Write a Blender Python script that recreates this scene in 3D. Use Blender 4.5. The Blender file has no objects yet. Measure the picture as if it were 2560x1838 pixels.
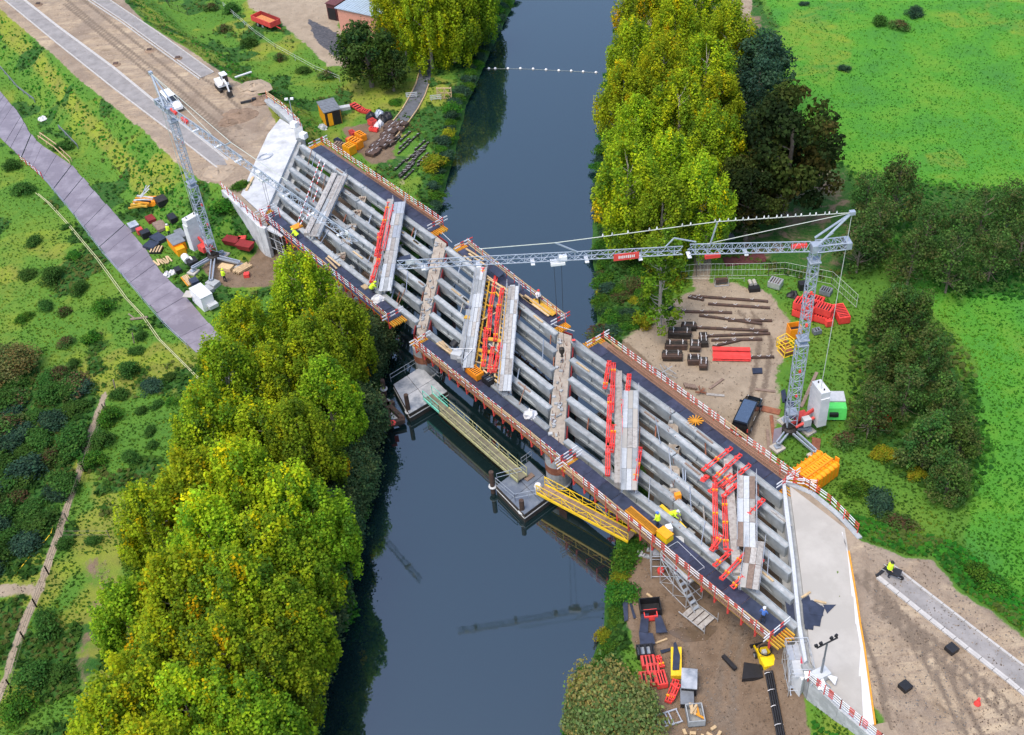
import bpy, math, random
import numpy as np
from mathutils import Vector, Matrix
random.seed(7); rng = np.random.default_rng(7)
S = bpy.context.scene
COL = S.collection
# ---------------------------------------------------------------- camera
FP = 2825.464294                       # focal length in photo pixels (2560 wide)
CH = 86.0
F_ = np.array([0.0, 0.7489241, -0.66265578])
R_ = np.array([0.99614838, -0.05810405, -0.06566836])
U_ = np.array([0.0876836, 0.66010348, 0.74603953])
cd = bpy.data.cameras.new('camera'); cam = bpy.data.objects.new('camera', cd); COL.objects.link(cam)
cd.sensor_width = 36.0; cd.lens = FP / 2560 * 36; cd.clip_end = 6000; cd.clip_start = 0.5
cam.matrix_world = Matrix(((R_[0], U_[0], -F_[0], 0), (R_[1], U_[1], -F_[1], 0), (R_[2], U_[2], -F_[2], CH), (0, 0, 0, 1)))
S.camera = cam
# ---------------------------------------------------------------- sky, sun, exposure
SUN_EL, SUN_AZ = math.radians(66), math.radians(225)
wd = bpy.data.worlds.new('World'); S.world = wd; wd.use_nodes = True
wn = wd.node_tree; bg = wn.nodes['Background']
sk = wn.nodes.new('ShaderNodeTexSky'); sk.sky_type = 'NISHITA'; sk.sun_disc = False
sk.sun_elevation = SUN_EL; sk.sun_rotation = SUN_AZ; sk.air_density = 1.0; sk.dust_density = 2.0; sk.ozone_density = 1.0
wn.links.new(sk.outputs[0], bg.inputs[0]); bg.inputs[1].default_value = 0.15
sl = bpy.data.lights.new('sun', 'SUN'); sl.energy = 1.3; sl.angle = math.radians(34); sl.color = (1, .89, .74)
so = bpy.data.objects.new('sun', sl); COL.objects.link(so)
sd = Vector((math.sin(SUN_AZ) * math.cos(SUN_EL), math.cos(SUN_AZ) * math.cos(SUN_EL), math.sin(SUN_EL)))
so.rotation_euler = sd.to_track_quat('Z', 'Y').to_euler()
S.view_settings.view_transform = 'Standard'; S.view_settings.look = 'None'
S.view_settings.exposure = 1.15; S.view_settings.gamma = 1.0; S.view_settings.use_curve_mapping = False
# ---------------------------------------------------------------- helpers
def P(u, v, z=1.5):
    """point of the place at height z seen at photo pixel (u, v)"""
    d = F_ * FP + R_ * (u - 1280) - U_ * (v - 919)
    t = (z - CH) / d[2]
    return np.array([d[0] * t, d[1] * t, z])
def V(*a): return np.array(a, float)
def nrm(a):
    a = np.asarray(a, float); return a / (np.linalg.norm(a) + 1e-12)
GZ = 1.5      # level of the yards and meadows
DZ = 6.0      # level of the girder tops and the new road

class MB:
    def __init__(s): s.v = []; s.f = []; s.m = []
    def poly(s, pts, m=0):
        b = len(s.v); s.v += [tuple(p) for p in pts]; s.f.append(tuple(range(b, b + len(pts)))); s.m.append(m); return s
    def hexa(s, p, m=0):
        b = len(s.v); s.v += [tuple(q) for q in p]
        for f in ((3, 2, 1, 0), (4, 5, 6, 7), (0, 1, 5, 4), (1, 2, 6, 5), (2, 3, 7, 6), (3, 0, 4, 7)):
            s.f.append(tuple(b + i for i in f)); s.m.append(m)
        return s
    def box(s, c, d, rz=0.0, m=0, tilt=None):
        x, y, z = d[0] / 2, d[1] / 2, d[2] / 2; cs, sn = math.cos(rz), math.sin(rz)
        p = []
        for a, b_, e in ((-x, -y, -z), (x, -y, -z), (x, y, -z), (-x, y, -z), (-x, -y, z), (x, -y, z), (x, y, z), (-x, y, z)):
            p.append((c[0] + a * cs - b_ * sn, c[1] + a * sn + b_ * cs, c[2] + e))
        return s.hexa(p, m)
    def beam(s, p, q, w=.1, h=None, m=0, up=(0, 0, 1)):
        h = h or w; p = np.asarray(p, float); q = np.asarray(q, float); t = nrm(q - p)
        up = np.asarray(up, float)
        if abs(t @ up) > .97: up = V(1, 0, 0)
        a = nrm(np.cross(t, up)) * w / 2; b = nrm(np.cross(a, t)) * h / 2
        return s.hexa([p - a - b, p + a - b, q + a - b, q - a - b, p - a + b, p + a + b, q + a + b, q - a + b], m)
    def tube(s, p, q, r=.05, n=6, m=0, r2=None, cap=True):
        p = np.asarray(p, float); q = np.asarray(q, float); t = nrm(q - p); r2 = r if r2 is None else r2
        up = V(0, 0, 1) if abs(t[2]) < .9 else V(1, 0, 0)
        a = nrm(np.cross(t, up)); b = np.cross(t, a); k = len(s.v)
        for i in range(n):
            o = a * math.cos(2 * math.pi * i / n) + b * math.sin(2 * math.pi * i / n)
            s.v.append(tuple(p + o * r)); s.v.append(tuple(q + o * r2))
        for i in range(n):
            j = (i + 1) % n
            s.f.append((k + 2 * i, k + 2 * i + 1, k + 2 * j + 1, k + 2 * j)); s.m.append(m)
        if cap:
            s.f.append(tuple(k + 2 * i for i in range(n))); s.m.append(m)
            s.f.append(tuple(k + 2 * i + 1 for i in reversed(range(n)))); s.m.append(m)
        return s
    def path(s, pts, r=.05, n=5, m=0):
        for a, b in zip(pts[:-1], pts[1:]): s.tube(a, b, r, n, m)
        return s
    def prism(s, pts, z0, z1, m=0, mtop=None):
        pts = [tuple(p[:2]) for p in pts]
        ar = sum(pts[i][0] * pts[(i + 1) % len(pts)][1] - pts[(i + 1) % len(pts)][0] * pts[i][1] for i in range(len(pts)))
        if ar < 0: pts = pts[::-1]
        n = len(pts); b = len(s.v)
        s.v += [(x, y, z0) for x, y in pts] + [(x, y, z1) for x, y in pts]
        for i in range(n):
            j = (i + 1) % n; s.f.append((b + i, b + j, b + n + j, b + n + i)); s.m.append(m)
        s.f.append(tuple(b + n + i for i in range(n))); s.m.append(m if mtop is None else mtop)
        s.f.append(tuple(b + i for i in reversed(range(n)))); s.m.append(m)
        return s
    def lathe(s, prof, n=12, c=(0, 0, 0), m=0):
        b = len(s.v)
        for r, z in prof:
            for i in range(n):
                a = 2 * math.pi * i / n; s.v.append((c[0] + r * math.cos(a), c[1] + r * math.sin(a), c[2] + z))
        for k in range(len(prof) - 1):
            for i in range(n):
                j = (i + 1) % n; s.f.append((b + k * n + i, b + k * n + j, b + (k + 1) * n + j, b + (k + 1) * n + i)); s.m.append(m)
        s.f.append(tuple(b + i for i in reversed(range(n)))); s.m.append(m)
        s.f.append(tuple(b + (len(prof) - 1) * n + i for i in range(n))); s.m.append(m)
        return s
    def mesh(s, name, mats, org=None):
        me = bpy.data.meshes.new(name)
        vv = s.v if org is None else [(x - org[0], y - org[1], z - org[2]) for x, y, z in s.v]
        me.from_pydata(vv, [], s.f)
        for mt in (mats if isinstance(mats, (list, tuple)) else [mats]): me.materials.append(mt)
        if any(s.m): me.polygons.foreach_set('material_index', s.m)
        me.update(); return me
    def heap(s, r, h, n=11, m=0, c=(0, 0, 0)):
        rn = random.Random(len(s.v) + int(r * 100)); s.lathe([(r, -.05), (r * .95, h * .3), (r * .7, h * .7), (r * .35, h * .95), (.03, h)], n, c, m)
        s.v = [(x * rn.uniform(.7, 1.2) + rn.uniform(-.06, .06), y * rn.uniform(.7, 1.2) + rn.uniform(-.06, .06), z * rn.uniform(.7, 1.15)) for x, y, z in s.v]; return s
    def build(s, name, mats, parent=None, org=None):
        o = bpy.data.objects.new(name, s.mesh(name, mats, org)); COL.objects.link(o)
        if parent is not None: o.parent = parent
        return o
def tag(o, label, cat, group=None):
    o['label'] = label; o['category'] = cat
    if group: o['group'] = group
    return o
def thing(name, label, cat, loc=(0, 0, 0), rz=0.0, group=None):
    o = bpy.data.objects.new(name, None); COL.objects.link(o); o.empty_display_size = .3
    o.location = tuple(loc); o.rotation_euler = (0, 0, rz); return tag(o, label, cat, group)
def solo(mb, name, mats, label, cat, loc=(0, 0, 0), rz=0.0, group=None, org=None):
    o = mb.build(name, mats, None, org); o.location = tuple(loc if org is None else org); o.rotation_euler = (0, 0, rz)
    return tag(o, label, cat, group)
def inst(name, me, parent=None, loc=(0, 0, 0), rz=0.0, sc=None, rot=None):
    o = bpy.data.objects.new(name, me); COL.objects.link(o); o.location = tuple(loc); o.rotation_euler = rot or (0, 0, rz)
    if sc is not None: o.scale = (sc, sc, sc) if np.isscalar(sc) else sc
    if parent is not None: o.parent = parent
    return o
def struct(o, kind='structure'): o['kind'] = kind; return o
def dup(root, loc, rz=0.0, label=None, sc=None):
    r = root.copy(); COL.objects.link(r); r.location = tuple(loc); r.rotation_euler = (0, 0, rz)
    if label: r['label'] = label
    if sc is not None: r.scale = (sc, sc, sc) if np.isscalar(sc) else sc
    for ch in list(root.children):
        c = ch.copy(); COL.objects.link(c); c.parent = r
        for g in list(ch.children):
            d = g.copy(); COL.objects.link(d); d.parent = c
    return r
def angpx(a, b, z=GZ):
    p, q = P(*a, z), P(*b, z); return math.atan2(q[1] - p[1], q[0] - p[0])
# ---------------------------------------------------------------- materials
def nd(nt, t, **k):
    n = nt.nodes.new(t)
    for a, b in k.items(): setattr(n, a, b)
    return n
MATS = {}
def mat(name, col, rough=.7, var=.18, scale=3.0, metal=0.0, bump=0.0, col2=None, thr=.55, spec=.4):
    m = bpy.data.materials.new(name); m.use_nodes = True; nt = m.node_tree; b = nt.nodes['Principled BSDF']
    b.inputs['Roughness'].default_value = rough; b.inputs['Metallic'].default_value = metal; b.inputs['Specular IOR Level'].default_value = spec
    g = nd(nt, 'ShaderNodeNewGeometry'); n = nd(nt, 'ShaderNodeTexNoise'); n.inputs['Scale'].default_value = scale; n.inputs['Detail'].default_value = 6; n.inputs['Roughness'].default_value = .65
    nt.links.new(g.outputs['Position'], n.inputs['Vector'])
    r = nd(nt, 'ShaderNodeValToRGB'); e = r.color_ramp.elements
    c2 = col2 or tuple(min(1, c * (1 + var)) for c in col)
    c1 = tuple(c * (1 - var) for c in col)
    if col2 is None:
        e[0].position = .3; e[1].position = .7; e[0].color = (*c1, 1); e[1].color = (*c2, 1)
    else:
        e[0].position = thr - .12; e[1].position = thr + .12; e[0].color = (*col, 1); e[1].color = (*col2, 1)
    nt.links.new(n.outputs['Fac'], r.inputs['Fac'])
    oi = nd(nt, 'ShaderNodeObjectInfo'); mr = nd(nt, 'ShaderNodeMapRange'); mr.inputs['To Min'].default_value = 1 - var * .7; mr.inputs['To Max'].default_value = 1 + var * .5
    nt.links.new(oi.outputs['Random'], mr.inputs['Value'])
    mx = nd(nt, 'ShaderNodeVectorMath', operation='SCALE'); nt.links.new(r.outputs['Color'], mx.inputs[0]); nt.links.new(mr.outputs[0], mx.inputs['Scale'])
    nt.links.new(mx.outputs[0], b.inputs['Base Color'])
    if bump:
        n2 = nd(nt, 'ShaderNodeTexNoise'); n2.inputs['Scale'].default_value = scale * 4; n2.inputs['Detail'].default_value = 5
        nt.links.new(g.outputs['Position'], n2.inputs['Vector'])
        bp = nd(nt, 'ShaderNodeBump'); bp.inputs['Strength'].default_value = bump; bp.inputs['Distance'].default_value = .1
        nt.links.new(n2.outputs['Fac'], bp.inputs['Height']); nt.links.new(bp.outputs[0], b.inputs['Normal'])
    MATS[name] = m; return m
concrete = mat('concrete', (.32, .335, .34), .85, .22, 1.2, bump=.2)
concrete_lt = mat('pale_concrete', (.36, .365, .365), .85, .16, .5, bump=.2, col2=(.56, .565, .565), thr=.44)
concrete_rt = mat('beige_concrete', (.37, .345, .305), .85, .16, .3, bump=.1, col2=(.44, .41, .365))
concrete_dk = mat('weathered_concrete', (.27, .28, .28), .9, .4, 1.0, bump=.3, col2=(.42, .43, .43))
girder_m = mat('girder_concrete', (.28, .31, .325), .8, .24, 1.1, bump=.12)
capdirt = mat('dusty_concrete', (.36, .31, .25), .95, .3, 1.3, bump=.4, col2=(.24, .20, .16))
white_sediment = mat('white_residue', (.62, .61, .60), .9, .06, 2)
film = mat('film_faced_plywood', (.034, .036, .062), .35, .45, 1.6, spec=.5)
filmblue = mat('blue_black_plywood', (.03, .037, .062), .4, .35, 1.5)
ply = mat('yellow_timber', (.52, .30, .03), .7, .22, 4)
orangebeam = mat('orange_timber', (.60, .25, .015), .6, .2, 4)
wood = mat('raw_timber', (.50, .36, .20), .8, .25, 4)
plank_gy = mat('grey_planks', (.40, .38, .35), .85, .3, 3, col2=(.25, .22, .20))
plank_br = mat('brown_planks', (.24, .17, .13), .85, .3, 3)
alu = mat('aluminium', (.50, .51, .52), .45, .15, 3, metal=.55)
galv = mat('galvanised_steel', (.34, .385, .45), .5, .14, 3, metal=.3)
steel_dk = mat('dark_steel', (.05, .042, .036), .6, .4, 2, metal=.4)
pile_m = mat('rusty_black_steel', (.06, .04, .032), .75, .4, 2.5, col2=(.11, .06, .04))
rust = mat('rust', (.20, .07, .04), .85, .35, 2, col2=(.30, .12, .06))
rustred = mat('red_oxide', (.22, .02, .02), .75, .25, 1.5)
rebar = mat('rebar', (.23, .10, .055), .8, .3, 5)
red = mat('red_paint', (.58, .06, .05), .6, .25, 2)
neonred = mat('signal_red_paint', (.74, .06, .05), .55, .24, 1.6)
white = mat('white_paint', (.70, .70, .70), .4, .06, 3)
cream = mat('white_panel', (.56, .57, .57), .6, .10, 1.2, col2=(.66, .66, .65))
yellow = mat('yellow_paint', (.75, .50, .02), .45, .15, 3)
yellowsafe = mat('machine_yellow', (.80, .55, .01), .4, .1, 3)
orange = mat('orange_paint', (.80, .26, .01), .5, .15, 3)
amber = mat('amber_paint', (.82, .34, .01), .5, .12, 3)
green = mat('bright_green_paint', (.10, .62, .12), .4, .1, 3)
teal = mat('teal_paint', (.16, .55, .44), .5, .15, 3)
olive = mat('dull_green_yellow_paint', (.42, .42, .22), .6, .2, 3)
black = mat('black_rubber', (.015, .015, .017), .5, .3, 3)
blackpaint = mat('black_car_paint', (.006, .007, .010), .12, .1, 2, spec=.6)
vanroof = mat('van_roof_blue', (.055, .085, .14), .25, .2, 6)  # roof panel lighter and bluer than the black body
glass = mat('dark_glass', (.012, .016, .02), .06, .1, 2, spec=.8)
palegrey = mat('pale_grey', (.46, .475, .48), .5, .12, 3)
tarp = mat('white_tarp', (.62, .61, .61), .6, .1, 2, bump=.5)
hiviz = mat('hi_vis_yellow', (.62, .85, .03), .8, .08, 6)
skin = mat('skin', (.55, .32, .22), .6, .05, 3)
trousers = mat('dark_workwear', (.03, .035, .05), .9, .2, 5)
shirtwhite = mat('pale_shirt', (.72, .70, .72), .9, .1, 5)
shirtblue = mat('blue_shirt', (.06, .15, .45), .9, .1, 5)
brickm = mat('pale_red_brick', (.62, .28, .20), .85, .14, 5, bump=.2)
slate = mat('slate_blue_roof', (.34, .42, .50), .55, .12, 1.5)
maroon = mat('maroon_cladding', (.10, .03, .03), .7, .25, 2)
sandm = mat('sand_fill', (.29, .225, .16), .95, .22, .7, bump=.4)
soil = mat('brown_soil', (.22, .15, .10), .95, .3, 1.5, bump=.6)
asphalt = mat('grey_stabilised_base', (.235, .22, .21), .9, .22, .7, bump=.1)
asphdark = mat('dark_asphalt', (.09, .095, .105), .85, .3, 1.5, bump=.1)
kerbm = mat('kerb_concrete', (.42, .40, .375), .85, .12, 2)
bark = mat('bark', (.20, .16, .12), .9, .3, 3, bump=.4)
barkpale = mat('pale_bark', (.36, .32, .27), .9, .25, 3, bump=.4)
deckm = mat('wet_steel_deck', (.16, .19, .23), .4, .4, .6, col2=(.46, .48, .51), thr=.47)
deckblue = mat('painted_steel_deck', (.13, .16, .21), .38, .3, .9, col2=(.22, .25, .29), thr=.6)
greyroof = mat('grey_felt_roof', (.16, .175, .195), .7, .2, 2)
netm = mat('cable', (.42, .45, .40), .7, .1, 3)
# ---------------------------------------------------------------- terrain
def PX(pts, z=GZ): return [tuple(P(u, v, z)[:2]) for u, v in pts]
BR = np.array([(1.0, -60), (1.0, 30), (2.0, 50), (2.6, 53.2), (6.0, 59.4), (9.0, 70.6), (10.6, 90), (11.0, 104), (11.8, 117), (15.1, 140), (18.1, 157), (27, 192), (60, 330), (420, 1800)])
BL = np.array([(-22, -60), (-22, 30), (-20.5, 52), (-19.6, 57.7), (-18.2, 70), (-16.6, 79), (-16.0, 88), (-15.6, 99), (-12.2, 115), (-8.4, 131), (-6.8, 141), (-3.8, 160), (0.6, 177), (6, 197), (38, 330), (400, 1800)])
def bank(y, b): return np.interp(y, b[:, 1], b[:, 0])
def sdist(poly, X, Y):
    """signed distance to a polygon, negative inside"""
    p = np.array(poly); q = np.roll(p, -1, 0); d = np.full(X.shape, 1e9); ins = np.zeros(X.shape, bool)
    for (ax, ay), (bx, by) in zip(p, q):
        ex, ey = bx - ax, by - ay; t = np.clip(((X - ax) * ex + (Y - ay) * ey) / (ex * ex + ey * ey + 1e-9), 0, 1)
        d = np.minimum(d, np.hypot(X - ax - t * ex, Y - ay - t * ey))
        c = (ay > Y) != (by > Y)
        with np.errstate(divide='ignore', invalid='ignore'):
            ins ^= c & (X < (bx - ax) * (Y - ay) / (by - ay) + ax)
    return np.where(ins, -d, d)
def ldist(line, X, Y):
    d = np.full(X.shape, 1e9)
    for (ax, ay), (bx, by) in zip(line[:-1], line[1:]):
        ex, ey = bx - ax, by - ay; t = np.clip(((X - ax) * ex + (Y - ay) * ey) / (ex * ex + ey * ey + 1e-9), 0, 1)
        d = np.minimum(d, np.hypot(X - ax - t * ex, Y - ay - t * ey))
    return d
def vnoise(X, Y, s, seed):
    """cheap smooth value noise"""
    r = np.random.default_rng(seed); G = r.random((256, 256)); x = X / s; y = Y / s
    i = np.floor(x).astype(int); j = np.floor(y).astype(int); fx = x - i; fy = y - j
    fx = fx * fx * (3 - 2 * fx); fy = fy * fy * (3 - 2 * fy); i &= 255; j &= 255; i1 = (i + 1) & 255; j1 = (j + 1) & 255
    return (G[i, j] * (1 - fx) + G[i1, j] * fx) * (1 - fy) + (G[i, j1] * (1 - fx) + G[i1, j1] * fx) * fy
def fbm(X, Y, s, seed): return .5 * vnoise(X, Y, s, seed) + .3 * vnoise(X, Y, s * .47, seed + 1) + .2 * vnoise(X, Y, s * .21, seed + 2)
def sstep(a, b, x): t = np.clip((x - a) / (b - a), 0, 1); return t * t * (3 - 2 * t)
ROAD_L = PX([(-900, -520), (-500, -340), (0, 22), (130, 135), (200, 200), (290, 270), (361, 328), (440, 405), (500, 450), (560, 462), (606, 488), (640, 420), (692, 312), (668, 262), (640, 228), (560, 185), (470, 122), (365, 58), (300, -10), (-100, -330), (-400, -560)], DZ)
ROAD_R = PX([(2090, 1400), (2140, 1345), (2260, 1392), (2330, 1398), (2400, 1480), (2480, 1530), (2560, 1588), (2900, 1860), (3300, 2400), (2700, 2500), (2330, 1950), (2180, 1760), (2110, 1600)], DZ)
YARD_R = PX([(1690, 745), (1790, 700), (1930, 735), (1978, 800), (1962, 880), (1945, 960), (1940, 1080), (1925, 1160), (1880, 1170), (1700, 1000), (1560, 850), (1640, 790)])
YARD_B = PX([(1625, 1240), (1580, 1335), (1560, 1440), (1552, 1500), (1580, 1590), (1620, 1700), (1610, 1838), (1600, 2100), (2050, 2100), (2010, 1780), (1985, 1690), (2040, 1600), (2000, 1200), (1900, 1130), (1750, 1010), (1640, 920), (1560, 850), (1560, 1000)])
YARD_L = PX([(690, 400), (900, 480), (960, 640), (900, 760), (860, 820), (760, 720), (640, 720), (560, 720), (500, 670), (540, 630), (620, 660), (680, 560)])
TRACK_T = PX([(600, -140), (760, -140), (850, 30), (850, 90), (905, 130), (890, 175), (820, 165), (745, 100), (690, 45), (620, 20)])
COAL_T = PX([(768, 45), (840, 80), (885, 108), (880, 150), (835, 140), (790, 100)])
HUTYARD = PX([(850, 320), (920, 300), (985, 290), (1010, 330), (990, 400), (930, 420), (870, 370)])
BEACH_T = PX([(930, 395), (1000, 330), (1080, 330), (1060, 420), (1010, 480), (960, 450)])
SCRUB_L = PX([(-200, 940), (60, 930), (170, 945), (255, 995), (195, 1130), (130, 1300), (60, 1420), (-60, 1480), (-260, 1500)])
SCRUB_R = PX([(1490, 560), (1690, 560), (1690, 740), (1640, 800), (1560, 850), (1490, 820)])
WOODS_R = PX([(1850, -60), (1940, 60), (1990, 330), (2130, 430), (2230, 560), (2130, 690), (1990, 690), (1700, 600), (1480, 520), (1530, -60)])
SCRUB_E = PX([(2130, 430), (2560, 480), (2760, 560), (2760, 760), (2400, 740), (2220, 640)])
SCRUB_B = PX([(2130, 830), (2300, 760), (2420, 900), (2480, 1150), (2420, 1260), (2230, 1180), (2130, 1060)])
PATH_L = PX([(262, 985), (240, 1045), (212, 1120), (196, 1185), (176, 1240), (150, 1320), (122, 1400), (96, 1480), (66, 1545), (40, 1610), (16, 1690), (-30, 1800)])
PATH_L2 = PX([(96, 1470), (60, 1475), (0, 1478)])
PATH_R = PX([(1870, -60), (1860, 60), (1850, 300), (1760, 560), (1752, 720)])
SOIL_L = PX([(175, 1385), (300, 1370), (340, 1500), (260, 1600), (250, 1838), (200, 1838), (170, 1640), (215, 1500)])
MEADOW_R = PX([(1850, -300), (2900, -300), (2900, 1900), (2600, 1620), (2400, 1440), (2430, 1250), (2440, 900), (2260, 690), (2130, 430), (1990, 330), (1930, 60)])
RUTS = [PX(l, z) for l, z in (([(2140, 1440), (2230, 1540), (2330, 1680), (2420, 1850)], DZ), ([(2165, 1430), (2262, 1540), (2368, 1680), (2462, 1850)], DZ), ([(2200, 1500), (2350, 1610), (2560, 1790)], DZ), ([(2180, 1520), (2325, 1625), (2540, 1812)], DZ), ([(2150, 1560), (2200, 1700), (2230, 1850)], DZ), ([(570, 330), (420, 200), (240, 60), (120, -40)], DZ), ([(600, 322), (450, 195), (270, 50), (160, -40)], DZ), ([(600, 370), (500, 290), (330, 150), (160, 10)], DZ), ([(610, 280), (540, 215), (400, 130), (280, 20)], DZ), ([(1840, 1540), (1800, 1680), (1790, 1850)], GZ), ([(1870, 1540), (1835, 1680), (1830, 1850)], GZ), ([(1700, 1560), (1740, 1700), (1850, 1850)], GZ), ([(1840, 1120), (1880, 980), (1900, 850), (1850, 780)], GZ), ([(1870, 1120), (1910, 980), (1930, 850), (1880, 780)], GZ))]
DITCH = PX([(-60, 40), (20, 115), (120, 205), (175, 275), (240, 345), (330, 440), (375, 505)])
EDGE_T = PX([(330, 30), (470, 140), (560, 205), (640, 235), (740, 300)])
def height(X, Y):
    z = GZ + .22 * (fbm(X, Y, 9, 3) - .5)
    for poly, w in ((ROAD_L, 7.0), (ROAD_R, 7.0)):
        d = sdist(poly, X, Y); k = sstep(0, 1, 1 - np.clip(d, 0, w) / w)
        k = np.clip(1 - d / w, 0, 1)
        z = z + k * (DZ - .03 - z) + (d > 0) * (k > 0) * .35 * (fbm(X, Y, 3, 9) - .5)
    xl, xr = bank(Y, BL), bank(Y, BR)
    d = np.maximum(X - xr, xl - X) + .9 * (fbm(X, Y, 5, 21) - .5)      # distance outside the waterline
    return -1.6 + (z + 1.6) * sstep(-3.2, 2.4, d)
def axis(a, b, step, far):
    c = list(np.arange(a, b + 1e-6, step)); o = []; x = b; s = step
    while x < far: s *= 1.35; x += s; o.append(x)
    n = []; x = a; s = step
    while x > -far: s *= 1.35; x -= s; n.append(x)
    return np.array(n[::-1] + c + o)
ax_, ay_ = axis(-100, 100, .5, 2600), axis(38, 235, .5, 2600)
GXX, GYY = np.meshgrid(ax_, ay_, indexing='ij'); HZ = height(GXX, GYY)
def soft(poly, X, Y, w=1.2): return 1 - sstep(-w, w, sdist(poly, X, Y))
def covers(X, Y, Z):
    sand = np.maximum(soft(ROAD_L, X, Y, 1.0), soft(ROAD_R, X, Y, 1.4))
    mud = np.maximum.reduce([soft(YARD_B, X, Y), .85 * soft(YARD_L, X, Y), .7 * soft(HUTYARD, X, Y), .55 * soft(SOIL_L, X, Y, 2.5), .45 * soft(WOODS_R, X, Y, 3)])
    beige = np.maximum.reduce([soft(YARD_R, X, Y, 2.0), .9 * soft(TRACK_T, X, Y, 2), .35 * soft(BEACH_T, X, Y, 2)])
    pth = np.maximum.reduce([(.85 - .85 * sstep(.1, .85, ldist(PATH_L, X, Y))), .7 * (1 - sstep(.4, 1.4, ldist(PATH_L2, X, Y))), .7 * (1 - sstep(.6, 1.8, ldist(PATH_R, X, Y)))])
    beige = np.maximum(beige, pth); coal = soft(COAL_T, X, Y, 1.0)
    rough = np.maximum.reduce([soft(SCRUB_L, X, Y, 2), .8 * soft(SCRUB_R, X, Y, 2), .9 * soft(WOODS_R, X, Y, 3), .75 * soft(SCRUB_E, X, Y, 3), .7 * soft(SCRUB_B, X, Y, 3)])
    left = X < bank(Y, BL)
    patch = sstep(.53, .66, fbm(X, Y, 7, 31)) * left
    rough = np.maximum(rough, .75 * patch)
    bankm = sstep(4.5, 0.5, np.maximum(X - bank(Y, BR), bank(Y, BL) - X))
    rough = np.maximum(rough, bankm)
    dry = np.maximum.reduce([.95 * (1 - sstep(.4, 2.2, ldist(DITCH, X, Y))), .9 * sstep(.50, .68, fbm(X, Y, 10, 41)) * left, .75 * (1 - sstep(1.0, 4.0, ldist(EDGE_T, X, Y))), .5 * sstep(.56, .7, fbm(X, Y, 13, 47))])
    rut = np.zeros_like(X)
    for l in RUTS: rut = np.maximum(rut, 1 - sstep(.1, .75, ldist(l, X, Y)))
    lush = soft(MEADOW_R, X, Y, 3)
    return sand, mud, beige, coal, rough, dry, lush, rut
NX, NY = GXX.shape
me = bpy.data.meshes.new('ground'); me.vertices.add(NX * NY)
me.vertices.foreach_set('co', np.stack([GXX, GYY, HZ], -1).reshape(-1).astype(np.float32))
ii, jj = np.meshgrid(np.arange(NX - 1), np.arange(NY - 1), indexing='ij'); k0 = (ii * NY + jj).ravel()
quad = np.stack([k0, k0 + NY, k0 + NY + 1, k0 + 1], 1)
me.loops.add(quad.size); me.polygons.add(len(quad)); me.loops.foreach_set('vertex_index', quad.ravel().astype(np.int32))
me.polygons.foreach_set('loop_start', (np.arange(len(quad)) * 4).astype(np.int32)); me.polygons.foreach_set('loop_total', np.full(len(quad), 4, np.int32)); me.polygons.foreach_set('use_smooth', np.ones(len(quad), bool))
me.update()
CV = covers(GXX, GYY, HZ)
for nm, arr in zip(('sand', 'mud', 'beige', 'coal', 'rough', 'dry', 'lush', 'rut'), CV):
    a = me.attributes.new(nm, 'FLOAT', 'POINT'); a.data.foreach_set('value', arr.ravel().astype(np.float32))
gm = bpy.data.materials.new('ground_cover'); gm.use_nodes = True; nt = gm.node_tree; bs = nt.nodes['Principled BSDF']; bs.inputs['Roughness'].default_value = .95; bs.inputs['Specular IOR Level'].default_value = .15
geo = nd(nt, 'ShaderNodeNewGeometry')
def noise(sc, det=6, ro=.65, dis=0.0):
    n = nd(nt, 'ShaderNodeTexNoise'); n.inputs['Scale'].default_value = sc; n.inputs['Detail'].default_value = det; n.inputs['Roughness'].default_value = ro; n.inputs['Distortion'].default_value = dis
    nt.links.new(geo.outputs['Position'], n.inputs['Vector']); return n.outputs['Fac']
def ramp(fac, stops):
    r = nd(nt, 'ShaderNodeValToRGB'); e = r.color_ramp.elements
    while len(e) < len(stops): e.new(.5)
    for k, (p, c) in zip(e, stops): k.position = p; k.color = (*c, 1)
    nt.links.new(fac, r.inputs['Fac']); return r.outputs['Color']
def mixc(f, a, b):
    m = nd(nt, 'ShaderNodeMix', data_type='RGBA'); nt.links.new(f, m.inputs['Factor']); nt.links.new(a, m.inputs['A']); nt.links.new(b, m.inputs['B']); return m.outputs['Result']
def att(nm, ns, gain=.5, lo=.42, hi=.58):
    a = nd(nt, 'ShaderNodeAttribute', attribute_name=nm)
    s = nd(nt, 'ShaderNodeMath', operation='SUBTRACT'); nt.links.new(ns, s.inputs[0]); s.inputs[1].default_value = .5
    m = nd(nt, 'ShaderNodeMath', operation='MULTIPLY_ADD'); nt.links.new(s.outputs[0], m.inputs[0]); m.inputs[1].default_value = gain; nt.links.new(a.outputs['Fac'], m.inputs[2])
    r = nd(nt, 'ShaderNodeMapRange', interpolation_type='SMOOTHSTEP'); r.inputs['From Min'].default_value = lo; r.inputs['From Max'].default_value = hi; nt.links.new(m.outputs[0], r.inputs['Value']); return r.outputs[0]
nA, nB, nC, nD = noise(.11, 5), noise(.55, 7, .7), noise(2.4, 8, .75), noise(.25, 8, .7, .6)
lushc = mixc(nB, ramp(nA, [(.34, (.04, .155, .035)), (.5, (.065, .225, .022)), (.64, (.14, .255, .025))]), ramp(nC, [(.25, (.045, .165, .025)), (.55, (.07, .23, .02)), (.75, (.10, .27, .035))]))
grass = mixc(nB, ramp(nA, [(.3, (.05, .14, .022)), (.5, (.08, .185, .022)), (.68, (.15, .22, .025))]), ramp(nC, [(.25, (.045, .115, .022)), (.55, (.085, .19, .022)), (.75, (.14, .25, .03))]))
grass = mixc(att('lush', nD, .8), grass, lushc)
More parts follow.
